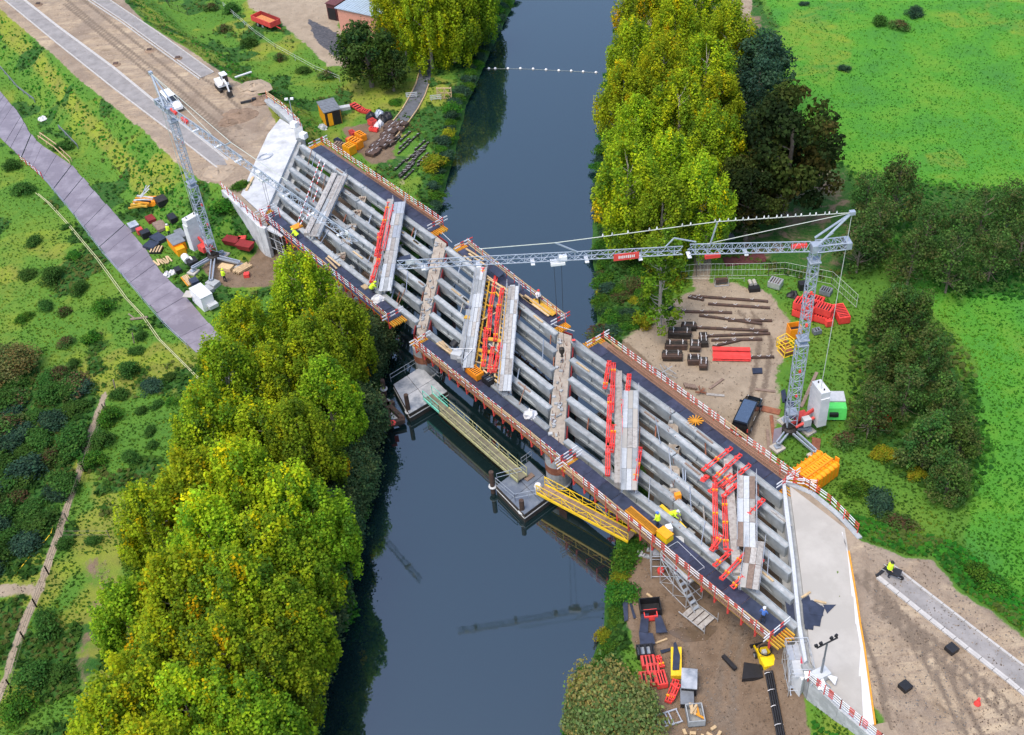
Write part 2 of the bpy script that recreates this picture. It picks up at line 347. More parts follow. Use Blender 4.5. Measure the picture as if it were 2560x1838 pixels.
roughc = ramp(nC, [(.25, (.012, .045, .010)), (.5, (.03, .10, .016)), (.72, (.09, .12, .035))])
mp_ = nd(nt, 'ShaderNodeMapping'); mp_.inputs['Rotation'].default_value = (0, 0, math.radians(55)); mp_.inputs['Scale'].default_value = (.10, .9, 1); nt.links.new(geo.outputs['Position'], mp_.inputs['Vector'])
ns_ = nd(nt, 'ShaderNodeTexNoise'); ns_.inputs['Scale'].default_value = 1.0; ns_.inputs['Detail'].default_value = 7; ns_.inputs['Roughness'].default_value = .7; ns_.inputs['Distortion'].default_value = .5; nt.links.new(mp_.outputs[0], ns_.inputs['Vector'])
rs_ = nd(nt, 'ShaderNodeMapRange', interpolation_type='SMOOTHSTEP'); rs_.inputs['From Min'].default_value = .42; rs_.inputs['From Max'].default_value = .58; nt.links.new(ns_.outputs['Fac'], rs_.inputs['Value'])
sandc = mixc(rs_.outputs[0], ramp(nD, [(.34, (.17, .125, .085)), (.47, (.31, .235, .16)), (.60, (.42, .33, .225))]), ramp(nC, [(.3, (.19, .14, .10)), (.62, (.34, .265, .19))]))
mudc = mixc(nC, ramp(nD, [(.35, (.085, .055, .035)), (.6, (.17, .12, .08))]), ramp(nB, [(.3, (.14, .095, .06)), (.65, (.25, .185, .13))]))
beigec = mixc(nC, ramp(nD, [(.35, (.24, .19, .135)), (.6, (.33, .265, .19))]), ramp(nB, [(.3, (.22, .17, .12)), (.65, (.38, .31, .23))]))
coalc = ramp(nC, [(.3, (.035, .037, .045)), (.7, (.12, .12, .13))])
dryc = mixc(nC, ramp(nB, [(.3, (.13, .13, .03)), (.6, (.22, .27, .025))]), ramp(nD, [(.3, (.20, .14, .06)), (.65, (.17, .26, .02))]))
c = mixc(att('dry', nD, 1.4, .3, .9), grass, dryc); c = mixc(att('rough', nD, 1.2, .35, .62), c, roughc)
c = mixc(att('beige', nD, 1.3), c, beigec); c = mixc(att('mud', nD, 1.2), c, mudc); c = mixc(att('coal', nB, 1.5), c, coalc); wet = mixc(nC, ramp(nB, [(.3, (.17, .125, .09)), (.7, (.29, .22, .165))]), ramp(nD, [(.4, (.22, .17, .125)), (.6, (.33, .27, .20))]))
fw = nd(nt, 'ShaderNodeMapRange', interpolation_type='SMOOTHSTEP'); fw.inputs['From Min'].default_value = .44; fw.inputs['From Max'].default_value = .56; nt.links.new(noise(.07, 7, .7, 1.0), fw.inputs['Value'])
sandc = mixc(fw.outputs[0], wet, sandc); c = mixc(att('sand', nB, .9), c, sandc)
c = mixc(att('rut', nC, 1.6, .45, 1.0), c, ramp(nC, [(.3, (.12, .09, .065)), (.7, (.20, .155, .115))]))
nt.links.new(c, bs.inputs['Base Color'])
bp = nd(nt, 'ShaderNodeBump'); bp.inputs['Strength'].default_value = .55; bp.inputs['Distance'].default_value = .2; nt.links.new(nC, bp.inputs['Height']); nt.links.new(bp.outputs[0], bs.inputs['Normal'])
me.materials.append(gm); go = bpy.data.objects.new('ground', me); COL.objects.link(go); struct(go)
# ---------------------------------------------------------------- water
wm = bpy.data.materials.new('river_water'); wm.use_nodes = True; nt = wm.node_tree; bs = nt.nodes['Principled BSDF']
bs.inputs['Base Color'].default_value = (.004, .014, .016, 1); bs.inputs['Roughness'].default_value = .03; bs.inputs['IOR'].default_value = 2.35
geo = nd(nt, 'ShaderNodeNewGeometry'); w1 = noise(1.6, 4, .6); bp = nd(nt, 'ShaderNodeBump'); bp.inputs['Strength'].default_value = .10; bp.inputs['Distance'].default_value = .02
nt.links.new(w1, bp.inputs['Height']); nt.links.new(bp.outputs[0], bs.inputs['Normal'])
yy = np.concatenate([np.arange(-60, 260, 6.0), [330, 600, 1200, 1800]])
b = MB()
for y0, y1 in zip(yy[:-1], yy[1:]):
    b.poly([(bank(y0, BL) - 4, y0, 0), (bank(y0, BR) + 4, y0, 0), (bank(y1, BR) + 4, y1, 0), (bank(y1, BL) - 4, y1, 0)])
struct(b.build('river', wm))
# ---------------------------------------------------------------- new road strips with kerbs, plate track
def zat(x, y): return float(height(np.array([x]), np.array([y]))[0])
def strip(name, a, bb, z, m, th=.2):
    mb = MB(); A = [P(u, v, z) for u, v in a]; B = [P(u, v, z) for u, v in bb]
    for i in range(len(A) - 1):
        q = [A[i], B[i], B[i + 1], A[i + 1]]; mb.prism(q, z - th, z, 0)
    return struct(mb.build(name, m))
K1 = [(-520, -430), (11, 0), (141, 107), (283, 220), (432, 333), (545, 421)]; K2 = [(-440, -400), (59, 0), (141, 65), (283, 170), (421, 283), (577, 407)]
K3 = [(-250, -420), (229, 0), (311, 54), (396, 116), (503, 194)]; K4 = [(-190, -420), (274, 0), (340, 44), (396, 82), (534, 181)]
K5 = [(2196, 1441), (2300, 1525), (2420, 1620), (2520, 1698), (2800, 1930)]; K6 = [(2228, 1411), (2330, 1490), (2440, 1575), (2560, 1666), (2850, 1900)]
for a, bb in ((K1, K2), (K3, K4), (K5, K6)): strip('carriageway', a, bb, DZ + .03, asphalt)
def kerb(line, off=(0, 0)):
    mb = MB(); pts = [P(u + off[0], v + off[1], DZ + .06) for u, v in line]
    for p, q in zip(pts[:-1], pts[1:]):
        L = np.linalg.norm(q - p); n = max(1, min(60, int(L / 1.0)))
        if L > 80: n = 40
        for i in range(n):
            a_, b_ = p + (q - p) * (i + .02) / n, p + (q - p) * (i + .98) / n; mb.beam(a_, b_, .2, .18)
    o = struct(mb.build('kerb', kerbm)); return o
for l in (K1, K2, K3, K4, K5, K6): kerb(l)
kerb(K3, (-4, 4)); kerb(K2, (4, 0)); kerb(K5, (-4, 3))
tw = struct(bpy.data.objects.new('plate_track', None)); COL.objects.link(tw)
TR_R = [(-200, 70), (0, 229), (48, 285), (73, 331), (93, 356), (175, 410), (220, 460), (283, 531), (362, 618), (407, 686), (463, 740), (514, 799), (600, 890), (680, 980)]
TR_L = [(-250, 150), (0, 345), (20, 365), (45, 388), (60, 400), (121, 460), (140, 485), (195, 548), (263, 638), (314, 695), (367, 757), (418, 816), (500, 890), (590, 1000)]
platem = mat('track_plates', (.175, .15, .175), .45, .10, .45, col2=(.265, .235, .265), bump=.1); 
def resample(px, n):
    p = np.array([P(u, v, GZ) for u, v in px]); s = np.concatenate([[0], np.cumsum(np.linalg.norm(np.diff(p, axis=0), axis=1))])
    t = np.linspace(0, s[-1], n + 1); return np.stack([np.interp(t, s, p[:, k]) for k in range(3)], 1)
NP_ = 58; RA, LA = resample(TR_R, NP_), resample(TR_L, NP_)
for i in range(NP_):
    for h0, h1 in ((0, 1),):
        e = .004; q = []
        for s_, i_ in ((h0 + e, i + e * 2), (h1 - e, i + e * 2), (h1 - e, i + 1 - e * 2), (h0 + e, i + 1 - e * 2)):
            k = int(i_); f = i_ - k; k2 = min(k + 1, NP_); l = LA[k] * (1 - f) + LA[k2] * f; r = RA[k] * (1 - f) + RA[k2] * f; q.append(l * (1 - s_) + r * s_)
        z0 = GZ + .10 + random.uniform(0, .04); jx, jy = random.uniform(-.08, .08), random.uniform(-.08, .08)
        MB().prism([(x + jx, y + jy) for x, y, _ in q], z0 - .2, z0 + .04).build('plate', platem, tw)
# ---------------------------------------------------------------- foliage
def leafmat(name, trans=.48):
    m = bpy.data.materials.new(name); m.use_nodes = True; nt = m.node_tree; nt.nodes.remove(nt.nodes['Principled BSDF']); out = nt.nodes['Material Output']
    a = nd(nt, 'ShaderNodeAttribute', attribute_name='col'); oi = nd(nt, 'ShaderNodeObjectInfo')
    h = nd(nt, 'ShaderNodeHueSaturation'); mr = nd(nt, 'ShaderNodeMapRange'); mr.inputs['To Min'].default_value = .485; mr.inputs['To Max'].default_value = .515
    mv = nd(nt, 'ShaderNodeMapRange'); mv.inputs['To Min'].default_value = .82; mv.inputs['To Max'].default_value = 1.15
    nt.links.new(oi.outputs['Random'], mr.inputs['Value']); nt.links.new(oi.outputs['Random'], mv.inputs['Value'])
    nt.links.new(mr.outputs[0], h.inputs['Hue']); nt.links.new(mv.outputs[0], h.inputs['Value']); nt.links.new(a.outputs['Color'], h.inputs['Color'])
    d = nd(nt, 'ShaderNodeBsdfDiffuse'); t = nd(nt, 'ShaderNodeBsdfTranslucent'); mx = nd(nt, 'ShaderNodeMixShader'); mx.inputs[0].default_value = trans
    nt.links.new(h.outputs[0], d.inputs['Color']); nt.links.new(h.outputs[0], t.inputs['Color']); nt.links.new(d.outputs[0], mx.inputs[1]); nt.links.new(t.outputs[0], mx.inputs[2]); nt.links.new(mx.outputs[0], out.inputs['Surface']); return m
leaf_m = leafmat('leaves')
def quads_mesh(name, C, N, size, col, mt, asp=1.0):
    """many leaf faces: centres C, normals N, sizes, colours"""
    n = len(C); N = N / (np.linalg.norm(N, axis=1, keepdims=True) + 1e-9)
    r = rng.normal(size=(n, 3)); A = np.cross(N, r); A /= np.linalg.norm(A, axis=1, keepdims=True) + 1e-9; B = np.cross(N, A)
    s = size[:, None] * .5; a, b = A * s, B * s * asp
    bend = N * s * .35
    v = np.stack([C - a - b * .3, C + b * -1 + bend * .3, C + a - b * .3 - bend, C + b + bend * .6], 1).reshape(-1, 3)
    me = bpy.data.meshes.new(name); me.vertices.add(4 * n); me.vertices.foreach_set('co', v.astype(np.float32).ravel())
    me.loops.add(4 * n); me.polygons.add(n); me.loops.foreach_set('vertex_index', np.arange(4 * n, dtype=np.int32))
    me.polygons.foreach_set('loop_start', np.arange(0, 4 * n, 4, dtype=np.int32)); me.polygons.foreach_set('loop_total', np.full(n, 4, np.int32)); me.update()
    ca = me.color_attributes.new('col', 'FLOAT_COLOR', 'POINT')
    ca.data.foreach_set('color', np.repeat(np.concatenate([np.clip(col, 0, 1), np.ones((n, 1))], 1), 4, 0).astype(np.float32).ravel())
    me.materials.append(mt); return me
def clumps_mesh(name, centres, radii, per, size, palette, probs, gold=None, gp=0.0, inner=.14, lift=.55, jit=.22):
    C, N, Sz, K = [], [], [], []
    for c, r in zip(centres, radii):
        n = int(per * (r[0] * r[2]) / 1.5) + 12
        d = rng.normal(size=(n, 3)); d /= np.linalg.norm(d, axis=1, keepdims=True); d[:, 2] += lift * .4
        rad = np.where(rng.random(n) < inner, rng.random(n), rng.uniform(.72, 1.12, n))
        lump = 1 + .25 * np.sin(d[:, 0] * 7 + c[0] * 3) * np.sin(d[:, 1] * 6 + c[1] * 2)
        C.append(c + d * r * (rad * lump)[:, None])
        N.append(d * .7 + rng.normal(size=(n, 3)) * .55 + V(0, 0, lift)); Sz.append(size * rng.uniform(.6, 1.35, n))
        base = np.array(palette[rng.choice(len(palette), p=probs)])
        if gold is not None and rng.random() < gp: base = np.array(gold[rng.integers(len(gold))])
        K.append(base[None] * (1 + rng.normal(size=(n, 1)) * jit) * (1 + rng.normal(size=(n, 3)) * .06))
    return quads_mesh(name, np.concatenate(C), np.concatenate(N), np.concatenate(Sz), np.concatenate(K), leaf_m)
def limbs(mb, h, r0, tips, m=0, trunk_top=.85, n=7):
    pts = [V(0, 0, -.4), V(.1, .05, h * .3), V(-.1, .12, h * .6), V(.05, 0, h * trunk_top)]; rr = [r0, r0 * .75, r0 * .5, r0 * .12]
    for k in range(3): mb.tube(pts[k], pts[k + 1], rr[k], n, m, rr[k + 1], cap=False)
    for t in tips:
        z = max(h * .18, t[2] - .55 * math.hypot(t[0], t[1]) - .8); z = min(z, h * trunk_top - .3)
        s = V(0, 0, z); mid = s * .45 + t * .55 + V(0, 0, -.25); r = r0 * .32 * (1 - z / h * .6)
        mb.tube(s, mid, r, 5, m, r * .6, cap=False); mb.tube(mid, t, r * .6, 4, m, r * .2, cap=False)
def crown(kind, h, R, ncl, per, size, pal, pr, gold, gp, seed):
    global rng; rng = np.random.default_rng(seed); cs, rs = [], []
    for i in range(ncl):
        if kind == 'poplar':
            t = rng.beta(1.5, 1.3); z = h * (.16 + .80 * t); env = R * (math.sin(math.pi * min(1, .12 + .86 * t)) ** .55) * (1 if t < .55 else 1 - .25 * (t - .55))
            q = math.sqrt(rng.uniform(.12, 1)); a = rng.uniform(0, 2 * math.pi); s = rng.uniform(.42, .85); rs.append(V(s * .8, s * .8, s * 2.0))
        elif kind == 'round':
            t = rng.random(); z = h * (.22 + .74 * t); env = R * math.sqrt(max(.05, 1 - (2 * t - .9) ** 2 * .8)); q = math.sqrt(rng.uniform(.2, 1)); a = rng.uniform(0, 2 * math.pi); s = rng.uniform(.7, 1.2); rs.append(V(s, s, s * .85))
        elif kind == 'loose':
            t = rng.random(); z = h * (.15 + .8 * t); env = R * (1 - .45 * t); q = math.sqrt(rng.uniform(.1, 1)); a = rng.uniform(0, 2 * math.pi); s = rng.uniform(.4, .9); rs.append(V(s, s, s * 1.1))
        else:      # bush
            t = rng.random() ** .8; z = h * (.2 + .65 * t); env = R * math.sqrt(max(.05, 1 - t * t)); q = math.sqrt(rng.random()); a = rng.uniform(0, 2 * math.pi); s = rng.uniform(.3, .55) * h / 2.2 + .15; rs.append(V(s * 1.2, s * 1.2, s))
        cs.append(V(env * q * math.cos(a), env * q * math.sin(a), z))
    m = clumps_mesh('crown', cs, rs, per, size, pal, pr, gold, gp)
    return m, cs
YG = [(.27, .38, .022), (.35, .46, .022), (.44, .50, .018), (.18, .30, .022), (.11, .20, .022)]
YGP = [.28, .27, .14, .18, .13]; GOLD = [(.54, .50, .015), (.62, .53, .012), (.62, .45, .012)]
DKP = [(.035, .085, .028), (.055, .115, .034), (.08, .14, .034)]; MAP = [(.03, .05, .016), (.06, .085, .02), (.085, .08, .022), (.022, .038, .015)]
TEAL = [(.045, .10, .06), (.065, .13, .07), (.035, .075, .05)]; GRN = [(.05, .16, .024), (.075, .22, .026), (.04, .115, .02), (.11, .23, .028)]
BRN = [(.085, .165, .04), (.13, .16, .05), (.065, .14, .036), (.10, .20, .044)]; WIL = [(.17, .22, .075), (.23, .25, .085), (.12, .18, .055), (.26, .21, .07)]
def proto(kind, h, R, ncl, per, size, pal, pr=None, gold=None, gp=0, seed=1, r0=.3, bm=None, nl=24):
    pr = pr or [1 / len(pal)] * len(pal)
    cm, cs = crown(kind, h, R, ncl, per, size, pal, pr, gold, gp, seed)
    mb = MB(); limbs(mb, h, r0, cs[:nl]); return cm, mb.mesh('trunk', bm or bark), h
POP = [proto('poplar', 15.5, 4.2, 210, 230, .24, YG, YGP, GOLD, .045, 11 + k, .32, barkpale) for k in range(4)]
POPG = [proto('poplar', 14.5, 3.9, 190, 230, .24, [YG[0], YG[3], YG[4], (.22, .34, .02)], [.35, .25, .1, .3], GOLD, .03, 31 + k, .3, barkpale) for k in range(2)]
POPY = [proto('poplar', 16.5, 4.3, 210, 230, .24, YG[:4], [.3, .32, .25, .13], GOLD, .10, 41 + k, .32, barkpale) for k in range(2)]
YOUNG = proto('loose', 14.5, 3.2, 70, 200, .28, [(.13, .25, .02), (.18, .28, .02), (.09, .18, .02)], seed=51, r0=.26, bm=barkpale, nl=40)
DARK = proto('round', 11.5, 4.6, 90, 230, .34, MAP, [.35, .3, .12, .23], None, 0, 61, .35)
TEALT = proto('round', 12, 3.0, 66, 220, .32, TEAL, seed=63)
HAZEL = proto('round', 7.5, 2.9, 60, 230, .27, DKP + [(.06, .11, .02)], seed=65)
ALDER = [proto('loose', 8.5, 2.9, 75, 115, .24, BRN, seed=71 + k, r0=.16, nl=50) for k in range(3)]
ALDG = [proto('loose', 8.0, 2.7, 80, 170, .25, [(.06, .14, .035), (.10, .19, .038), (.13, .17, .05)], seed=81 + k, r0=.15, nl=40) for k in range(2)]
WILL = proto('bush', 4.2, 3.2, 90, 240, .20, WIL, seed=91, r0=.14)
BUSH = {k: [proto('bush', 1.9, 1.5, 34, 300, .19, p, seed=s + j, r0=.07, nl=8) for j in range(2)] for k, p, s in (('dark', [(.045, .115, .026), (.06, .145, .03), (.08, .17, .034)], 101), ('green', GRN, 111), ('brown', BRN + [(.14, .09, .05)], 121), ('teal', TEAL, 131), ('yellow', [(.26, .30, .02), (.20, .27, .025), (.32, .28, .025)], 141), ('red', [(.45, .03, .015), (.3, .03, .02)], 151))}
def tree(name, pr, base, label, cat='tree', group=None, sc=1.0, rz=None):
    if len(base) == 2: base = (base[0], base[1], zat(base[0], base[1]))
    t = thing(name, label, cat, base, random.uniform(0, 6.28) if rz is None else rz, group); t.scale = (sc, sc, sc * random.uniform(.92, 1.08)) if cat == 'tree' else (sc * random.uniform(.85, 1.5), sc * random.uniform(.8, 1.15), sc * random.uniform(.5, .85))
    inst('crown', pr[0], t); inst('trunk', pr[1], t); return t
def foot(u, v, h):
    """base of a tree whose top is seen at pixel (u, v)"""
    p = P(u, v, GZ + h); return (p[0], p[1])
ORD = ['first', 'second', 'third', 'fourth', 'fifth', 'sixth', 'seventh', 'eighth', 'ninth', 'tenth', 'eleventh', 'twelfth', 'thirteenth', 'fourteenth', 'fifteenth', 'sixteenth', 'seventeenth', 'eighteenth', 'nineteenth', 'twentieth']
TENS = ['', '', 'twenty', 'thirty', 'forty', 'fifty', 'sixty', 'seventy', 'eighty', 'ninety']
def ordw(n):
    n += 1
    if n <= 20: return ORD[n - 1]
    return TENS[n // 10].rstrip('y') + 'ieth' if n % 10 == 0 else TENS[n // 10] + '-' + ORD[n % 10 - 1]
# left bank row of poplars: tops as seen in the photograph
LP = [(735, 632, 0), (835, 735, 1), (590, 745, 0), (770, 800, 1), (545, 880, 1), (690, 850, 0), (800, 915, 1), (500, 985, 0), (640, 1000, 0), (735, 1025, 1), (455, 1130, 2), (575, 1130, 2), (700, 1180, 0), (760, 1200, 1), (360, 1240, 0), (500, 1270, 2), (640, 1300, 0), (705, 1330, 1), (420, 1400, 2), (560, 1420, 0), (680, 1450, 1), (290, 1470, 1), (380, 1540, 2), (520, 1560, 0), (640, 1590, 1), (300, 1660, 0), (430, 1690, 2), (560, 1720, 0), (240, 1790, 2), (350, 1830, 2), (490, 1850, 0), (610, 1740, 1)]
for i, (u, v, k) in enumerate(LP):
    pr = (POP, POPG, POPY)[k][i % len((POP, POPG, POPY)[k])]; sc = random.uniform(.86, 1.0)
    desc = ('yellow-green', 'green', 'golden-tipped')[k]
    tree('poplar', pr, foot(u, v, pr[2] * sc), f'{desc} poplar in the dense left bank grove, {ORD[i] if i < 20 else ORD[i - 20] + " beyond the twentieth"} counting down from the crane' if i < 20 else f'{desc} poplar near the lower edge of the left bank grove, {ORD[i - 20]} of those', 'tree', 'poplars along the left bank', sc)
RP = [(1610, -60, 2), (1760, -90, 0), (1830, 10, 0), (1690, -10, 2), (1585, 60, 0), (1770, 90, 0), (1660, 110, 2), (1560, 160, 2), (1800, 170, 0), (1700, 210, 0), (1590, 260, 0), (1790, 290, 0), (1680, 330, 0), (1570, 380, 0), (1760, 400, 0), (1660, 440, 1)]
for i, (u, v, k) in enumerate(RP):
    pr = (POP, POPG, POPY)[k][i % len((POP, POPG, POPY)[k])]; sc = random.uniform(.92, 1.08)
    tree('poplar', pr, foot(u, v, pr[2] * sc), f'{("yellow-green", "green", "golden-topped")[k]} poplar in the right bank row, {ORD[i]} counting from the top edge', 'tree', 'poplars along the right bank', sc)
for i, (u, v, k) in enumerate([(1000, 90, 2), (1060, 80, 1), (1130, 80, 2), (1200, 60, 1), (1022, 172, 2), (1085, 205, 2), (1140, 190, 0), (1190, 150, 1)]):
    pr = (POP, POPG, POPY)[k][i % 2]; tree('poplar', pr, tuple(P(u, v, GZ - 2.4)), f'yellow and green poplar beside the brick building, {ORD[i]} from the top edge', 'tree', 'poplars beside the brick building', 1.15)
tree('birch_tree', YOUNG, tuple(P(1650, 822)[:2]), 'slim pale-trunked young tree with thin light green crown standing alone behind the right crane jib')
tree('maple_tree', DARK, foot(1990, 262, 16), 'large dark green and brown maple at the edge of the right meadow', sc=1.4)
tree('willow_tree', TEALT, foot(1920, 75, 14), 'tall blue-green tree between the poplar row and the meadow, nearest the top edge', sc=1.18)
tree('willow_tree', TEALT, foot(1900, 190, 11), 'blue-green tree just above the dark maple', sc=1.05)
tree('dark_tree', DARK, foot(1880, 410, 11), 'dark shaded tree left of the maple under the poplar row', sc=.95)
tree('hazel_tree', HAZEL, tuple(P(930, 218)[:2]), 'round dark green hazel tree in front of the brick building', sc=1.45)
tree('hazel_tree', HAZEL, tuple(P(985, 228)[:2]), 'smaller dark green hazel merging with the round one beside the path', sc=.85)
for i, (u, v) in enumerate([(2175, 455), (2250, 450), (2330, 520), (2200, 540), (2410, 540), (2470, 490), (2540, 470), (2290, 600), (2390, 620), (2500, 590), (2160, 570), (2570, 560)]):
    tree('alder_tree', ALDER[i % 3], foot(u, v, 6.5), f'sparse brown-green alder in the hedge across the right meadow, {ORD[i]} from its left end', 'tree', 'alders in the meadow hedge', random.uniform(.85, 1.1))
for i, (u, v) in enumerate([(2230, 745), (2290, 740), (2230, 850), (2330, 860), (2280, 930), (2380, 950), (2420, 1040), (2330, 1060), (2390, 1140), (2190, 980)]):
    tree('alder_tree', (ALDG + ALDG + ALDER[:1])[i % 5], foot(u, v, 6), f'dark green bushy alder right of the right-hand crane, {ORD[i]} down the clump', 'tree', 'alders beside the right crane', random.uniform(.7, .9))
tree('willow_bush', WILL, tuple(P(1535, 1800)[:2]), 'big olive and golden willow bush on the right bank at the bottom edge', 'bush')
tree('willow_bush', WILL, tuple(P(1475, 1810)[:2]), 'paler willow bush leaning over the river at the bottom edge', 'bush', sc=.7)
tree('willow_bush', WILL, tuple(P(30, 930)[:2]), 'brown and orange willow bush at the left edge of the meadow', 'bush', sc=.95)
BU = [('dark', 85, 610, 1.3, 'dark bush in the left meadow beside the upper trackway bend'), ('dark', 165, 570, .8, 'small dark bush close under the left fence line'), ('green', 185, 645, 1.0, 'green bush in the middle of the left meadow'), ('dark', 130, 700, 1.5, 'broad dark bush mound in the left meadow centre'), ('dark', 70, 690, 1.2, 'dark bush left of the broad mound'), ('dark', 200, 730, 1.2, 'dark bush right of the broad mound'), ('green', 262, 775, 1.4, 'round bright green bush below the trackway edge'), ('brown', 160, 785, .9, 'small brownish bush left of the round green one'), ('dark', 115, 770, 1.0, 'dark bush below the broad mound'), ('green', 60, 800, 1.1, 'green bush near the left edge'), ('green', 232, 850, 1.2, 'green bush beside a fence post in the left meadow'), ('brown', 170, 860, 1.0, 'grey-brown dead bush in the left meadow'), ('dark', 355, 845, .9, 'dark bush close to the double cable'), ('dark', 340, 880, .9, 'dark bush with a post in it'), ('dark', 185, 910, .9, 'low dark bush above the footpath'), ('dark', 322, 935, 1.4, 'large dark bush at the end of the double cable'), ('dark', 298, 992, 1.1, 'oval dark bush beside a leaning post'), ('teal', 378, 970, 1.2, 'bluish bush between the dark ones and the grove'), ('dark', 425, 945, .8, 'small dark bush next to the poplar grove'), ('dark', 355, 1030, .9, 'dark bush, middle of three by the grove'), ('dark', 392, 1015, .7, 'small dark bush, upper of three by the grove'), ('green', 430, 1007, .8, 'small green bush, nearest the grove of three'), ('green', 280, 1050, 1.4, 'tall green bush at the top of the hedge strip'), ('dark', 258, 1110, 1.3, 'dark green bush in the middle of the hedge strip'), ('green', 235, 1160, 1.4, 'green bush at the lower end of the hedge strip'), ('dark', 375, 1082, .8, 'small dark bush alone in the lower meadow'), ('dark', 382, 1115, .7, 'smallest dark bush in the lower meadow'), ('dark', 330, 1150, 1.0, 'round dark bush near the footpath'), ('dark', 165, 1365, 1.1, 'dark bush beside the wire fence at the footpath'), ('dark', 235, 1355, .9, 'dark bush beneath the horizontal fence wire'), ('dark', 120, 1570, 1.5, 'dark green bush by a leaning post at lower left'), ('dark', 90, 1700, 1.6, 'dark bush at the lower left edge'), ('green', 50, 1780, 1.7, 'green bush at the lower left corner'), ('dark', 150, 1690, 1.2, 'dark bush under the grove at lower left'),
      ('dark', 2198, 62, 1.5, 'dark round bush left of the brown one in the right meadow'), ('brown', 2250, 72, 1.6, 'reddish-brown dead bush in the right meadow'), ('teal', 2286, 40, 1.5, 'blue-green bush right of the brown one in the right meadow'), ('teal', 2110, 175, .8, 'lone small bluish bush in the right meadow'), ('teal', 2010, 12, .8, 'small dark bush at the top edge of the right meadow'),
      ('red', 2192, 1052, 1.2, 'bright red bush right of the crane'), ('yellow', 2210, 1140, 1.3, 'yellow-green fern-leaved bush below the red one'), ('brown', 2120, 1110, 1.4, 'brown thorny bush right of the orange container'), ('yellow', 2290, 1190, 1.0, 'yellowish bush at the bottom of the alder clump'), ('green', 2140, 1230, 1.5, 'pale green bush beside the right embankment rail'), ('teal', 2200, 1260, 1.3, 'grey-green bush on the right embankment slope'), ('brown', 2240, 1310, 1.3, 'brownish bush at the foot of the right embankment'), ('green', 2470, 1480, 1.9, 'grey-green bush on the verge of the right road'), ('green', 2430, 1450, 1.3, 'smaller green bush on the verge of the right road'), ('teal', 2180, 640, 1.4, 'teal bush at the foot of the meadow hedge'),
      ('brown', 530, 25, 1.6, 'grey-green bush near the top edge beside the road'), ('dark', 580, 30, 1.7, 'dark bush above the red trailer'), ('brown', 560, 75, 1.4, 'brown bush beside the red trailer'), ('dark', 625, 115, 1.4, 'dark bush below the red trailer'), ('brown', 700, 150, 1.3, 'brown scrub bush along the wire below the gravel yard'), ('dark', 760, 180, 1.3, 'dark scrub bush along the wire towards the hazel'), ('brown', 820, 195, 1.2, 'brown scrub bush next to the hazel'), ('green', 990, 260, 1.2, 'green bush left of the dark path'), ('yellow', 1085, 415, 1.6, 'bright yellow bush on the left river bank above the bridge'), ('yellow', 1120, 330, 1.2, 'yellow-green bush on the left river bank above the yellow one'), ('green', 560, 500, 1.5, 'green bush against the left wing wall'), ('dark', 480, 480, 1.3, 'dark green bush on the embankment by the left crane'), ('green', 600, 470, 1.2, 'bright green shrub at the top of the left wing wall'), ('dark', 160, 370, 1.4, 'dark bush behind the grey guard rail'), ('dark', 30, 420, 1.6, 'dark bush left of the trackway bend'), ('dark', 60, 480, 1.5, 'dark thicket bush below the trackway bend')]
for k, u, v, s, lab in BU:
    p = P(u, v); z = zat(p[0], p[1])
    if z > 2.5: p = P(u, v, z)
    tree({'dark': 'bush', 'green': 'bush', 'brown': 'dry_bush', 'teal': 'bush', 'yellow': 'bush', 'red': 'red_bush'}[k], BUSH[k][int(u) % 2], (p[0], p[1], zat(p[0], p[1]) - .1), lab, 'bush', None, s * .62)
BWIL = [proto('bush', 6.0, 2.4, 110, 130, .24, [(.06, .115, .05), (.09, .15, .06), (.05, .09, .04), (.12, .16, .06)], seed=171 + k, r0=.12, nl=12) for k in range(2)]
for i, y in enumerate(np.arange(46, 103, 2.3)):
    if 90 < y < 95.5: continue
    x = bank(y, BL) - random.uniform(.4, 1.3); tree('bank_willow', BWIL[i % 2], (x, y, zat(x, y) - .3), f'grey-green willow on the left river edge under the poplars, {ordw(i)} from the bottom', 'tree', 'willows along the left river edge', random.uniform(.75, 1.05))
# thickets: individual shrubs along the banks and at the left edge
n = 0; cnt = [0, 0]
for y in np.arange(44, 205, 1.9):
    for side in (0, 1):
        if side and 62 < y < 100 and y > 74: continue
        if not side and 84 < y < 104: continue
        x = bank(y, BL) - random.uniform(.2, 1.6) if not side else bank(y, BR) + random.uniform(.2, 1.5)
        k = ('teal', 'dark', 'green', 'brown')[(n * 7 + side) % 4] if y > 100 or not side else ('green', 'green', 'yellow')[n % 3]
        s = random.uniform(.55, .95) if side or y > 100 else random.uniform(.9, 1.5)
        tree('bank_shrub', BUSH[k][n % 2], (x, y, zat(x, y) - .2), f"{k if k != 'teal' else 'blue-green'} shrub on the {'right' if side else 'left'} river edge, {ordw(cnt[side])} from the bottom" , 'shrub', 'shrubs along the ' + ('right' if side else 'left') + ' river edge', s); n += 1; cnt[side] += 1
ci = 0
for i, v in enumerate(np.linspace(930, 1440, 64)):
    u = random.uniform(-30, 240)
    p = P(u, v)
    if sdist(SCRUB_L, np.array([p[0]]), np.array([p[1]]))[0] > 0: continue
    ci += 1; kk = random.choice(['dark', 'dark', 'brown', 'teal'])
    tree('scrub_bush', BUSH[kk][i % 2], (p[0], p[1], zat(p[0], p[1]) - .2), f'{kk} bush in the scrub beside the footpath at the left edge, {ordw(ci - 1)} from the top', 'bush', 'scrub beside the footpath', random.uniform(.7, 1.2))
ci = 0
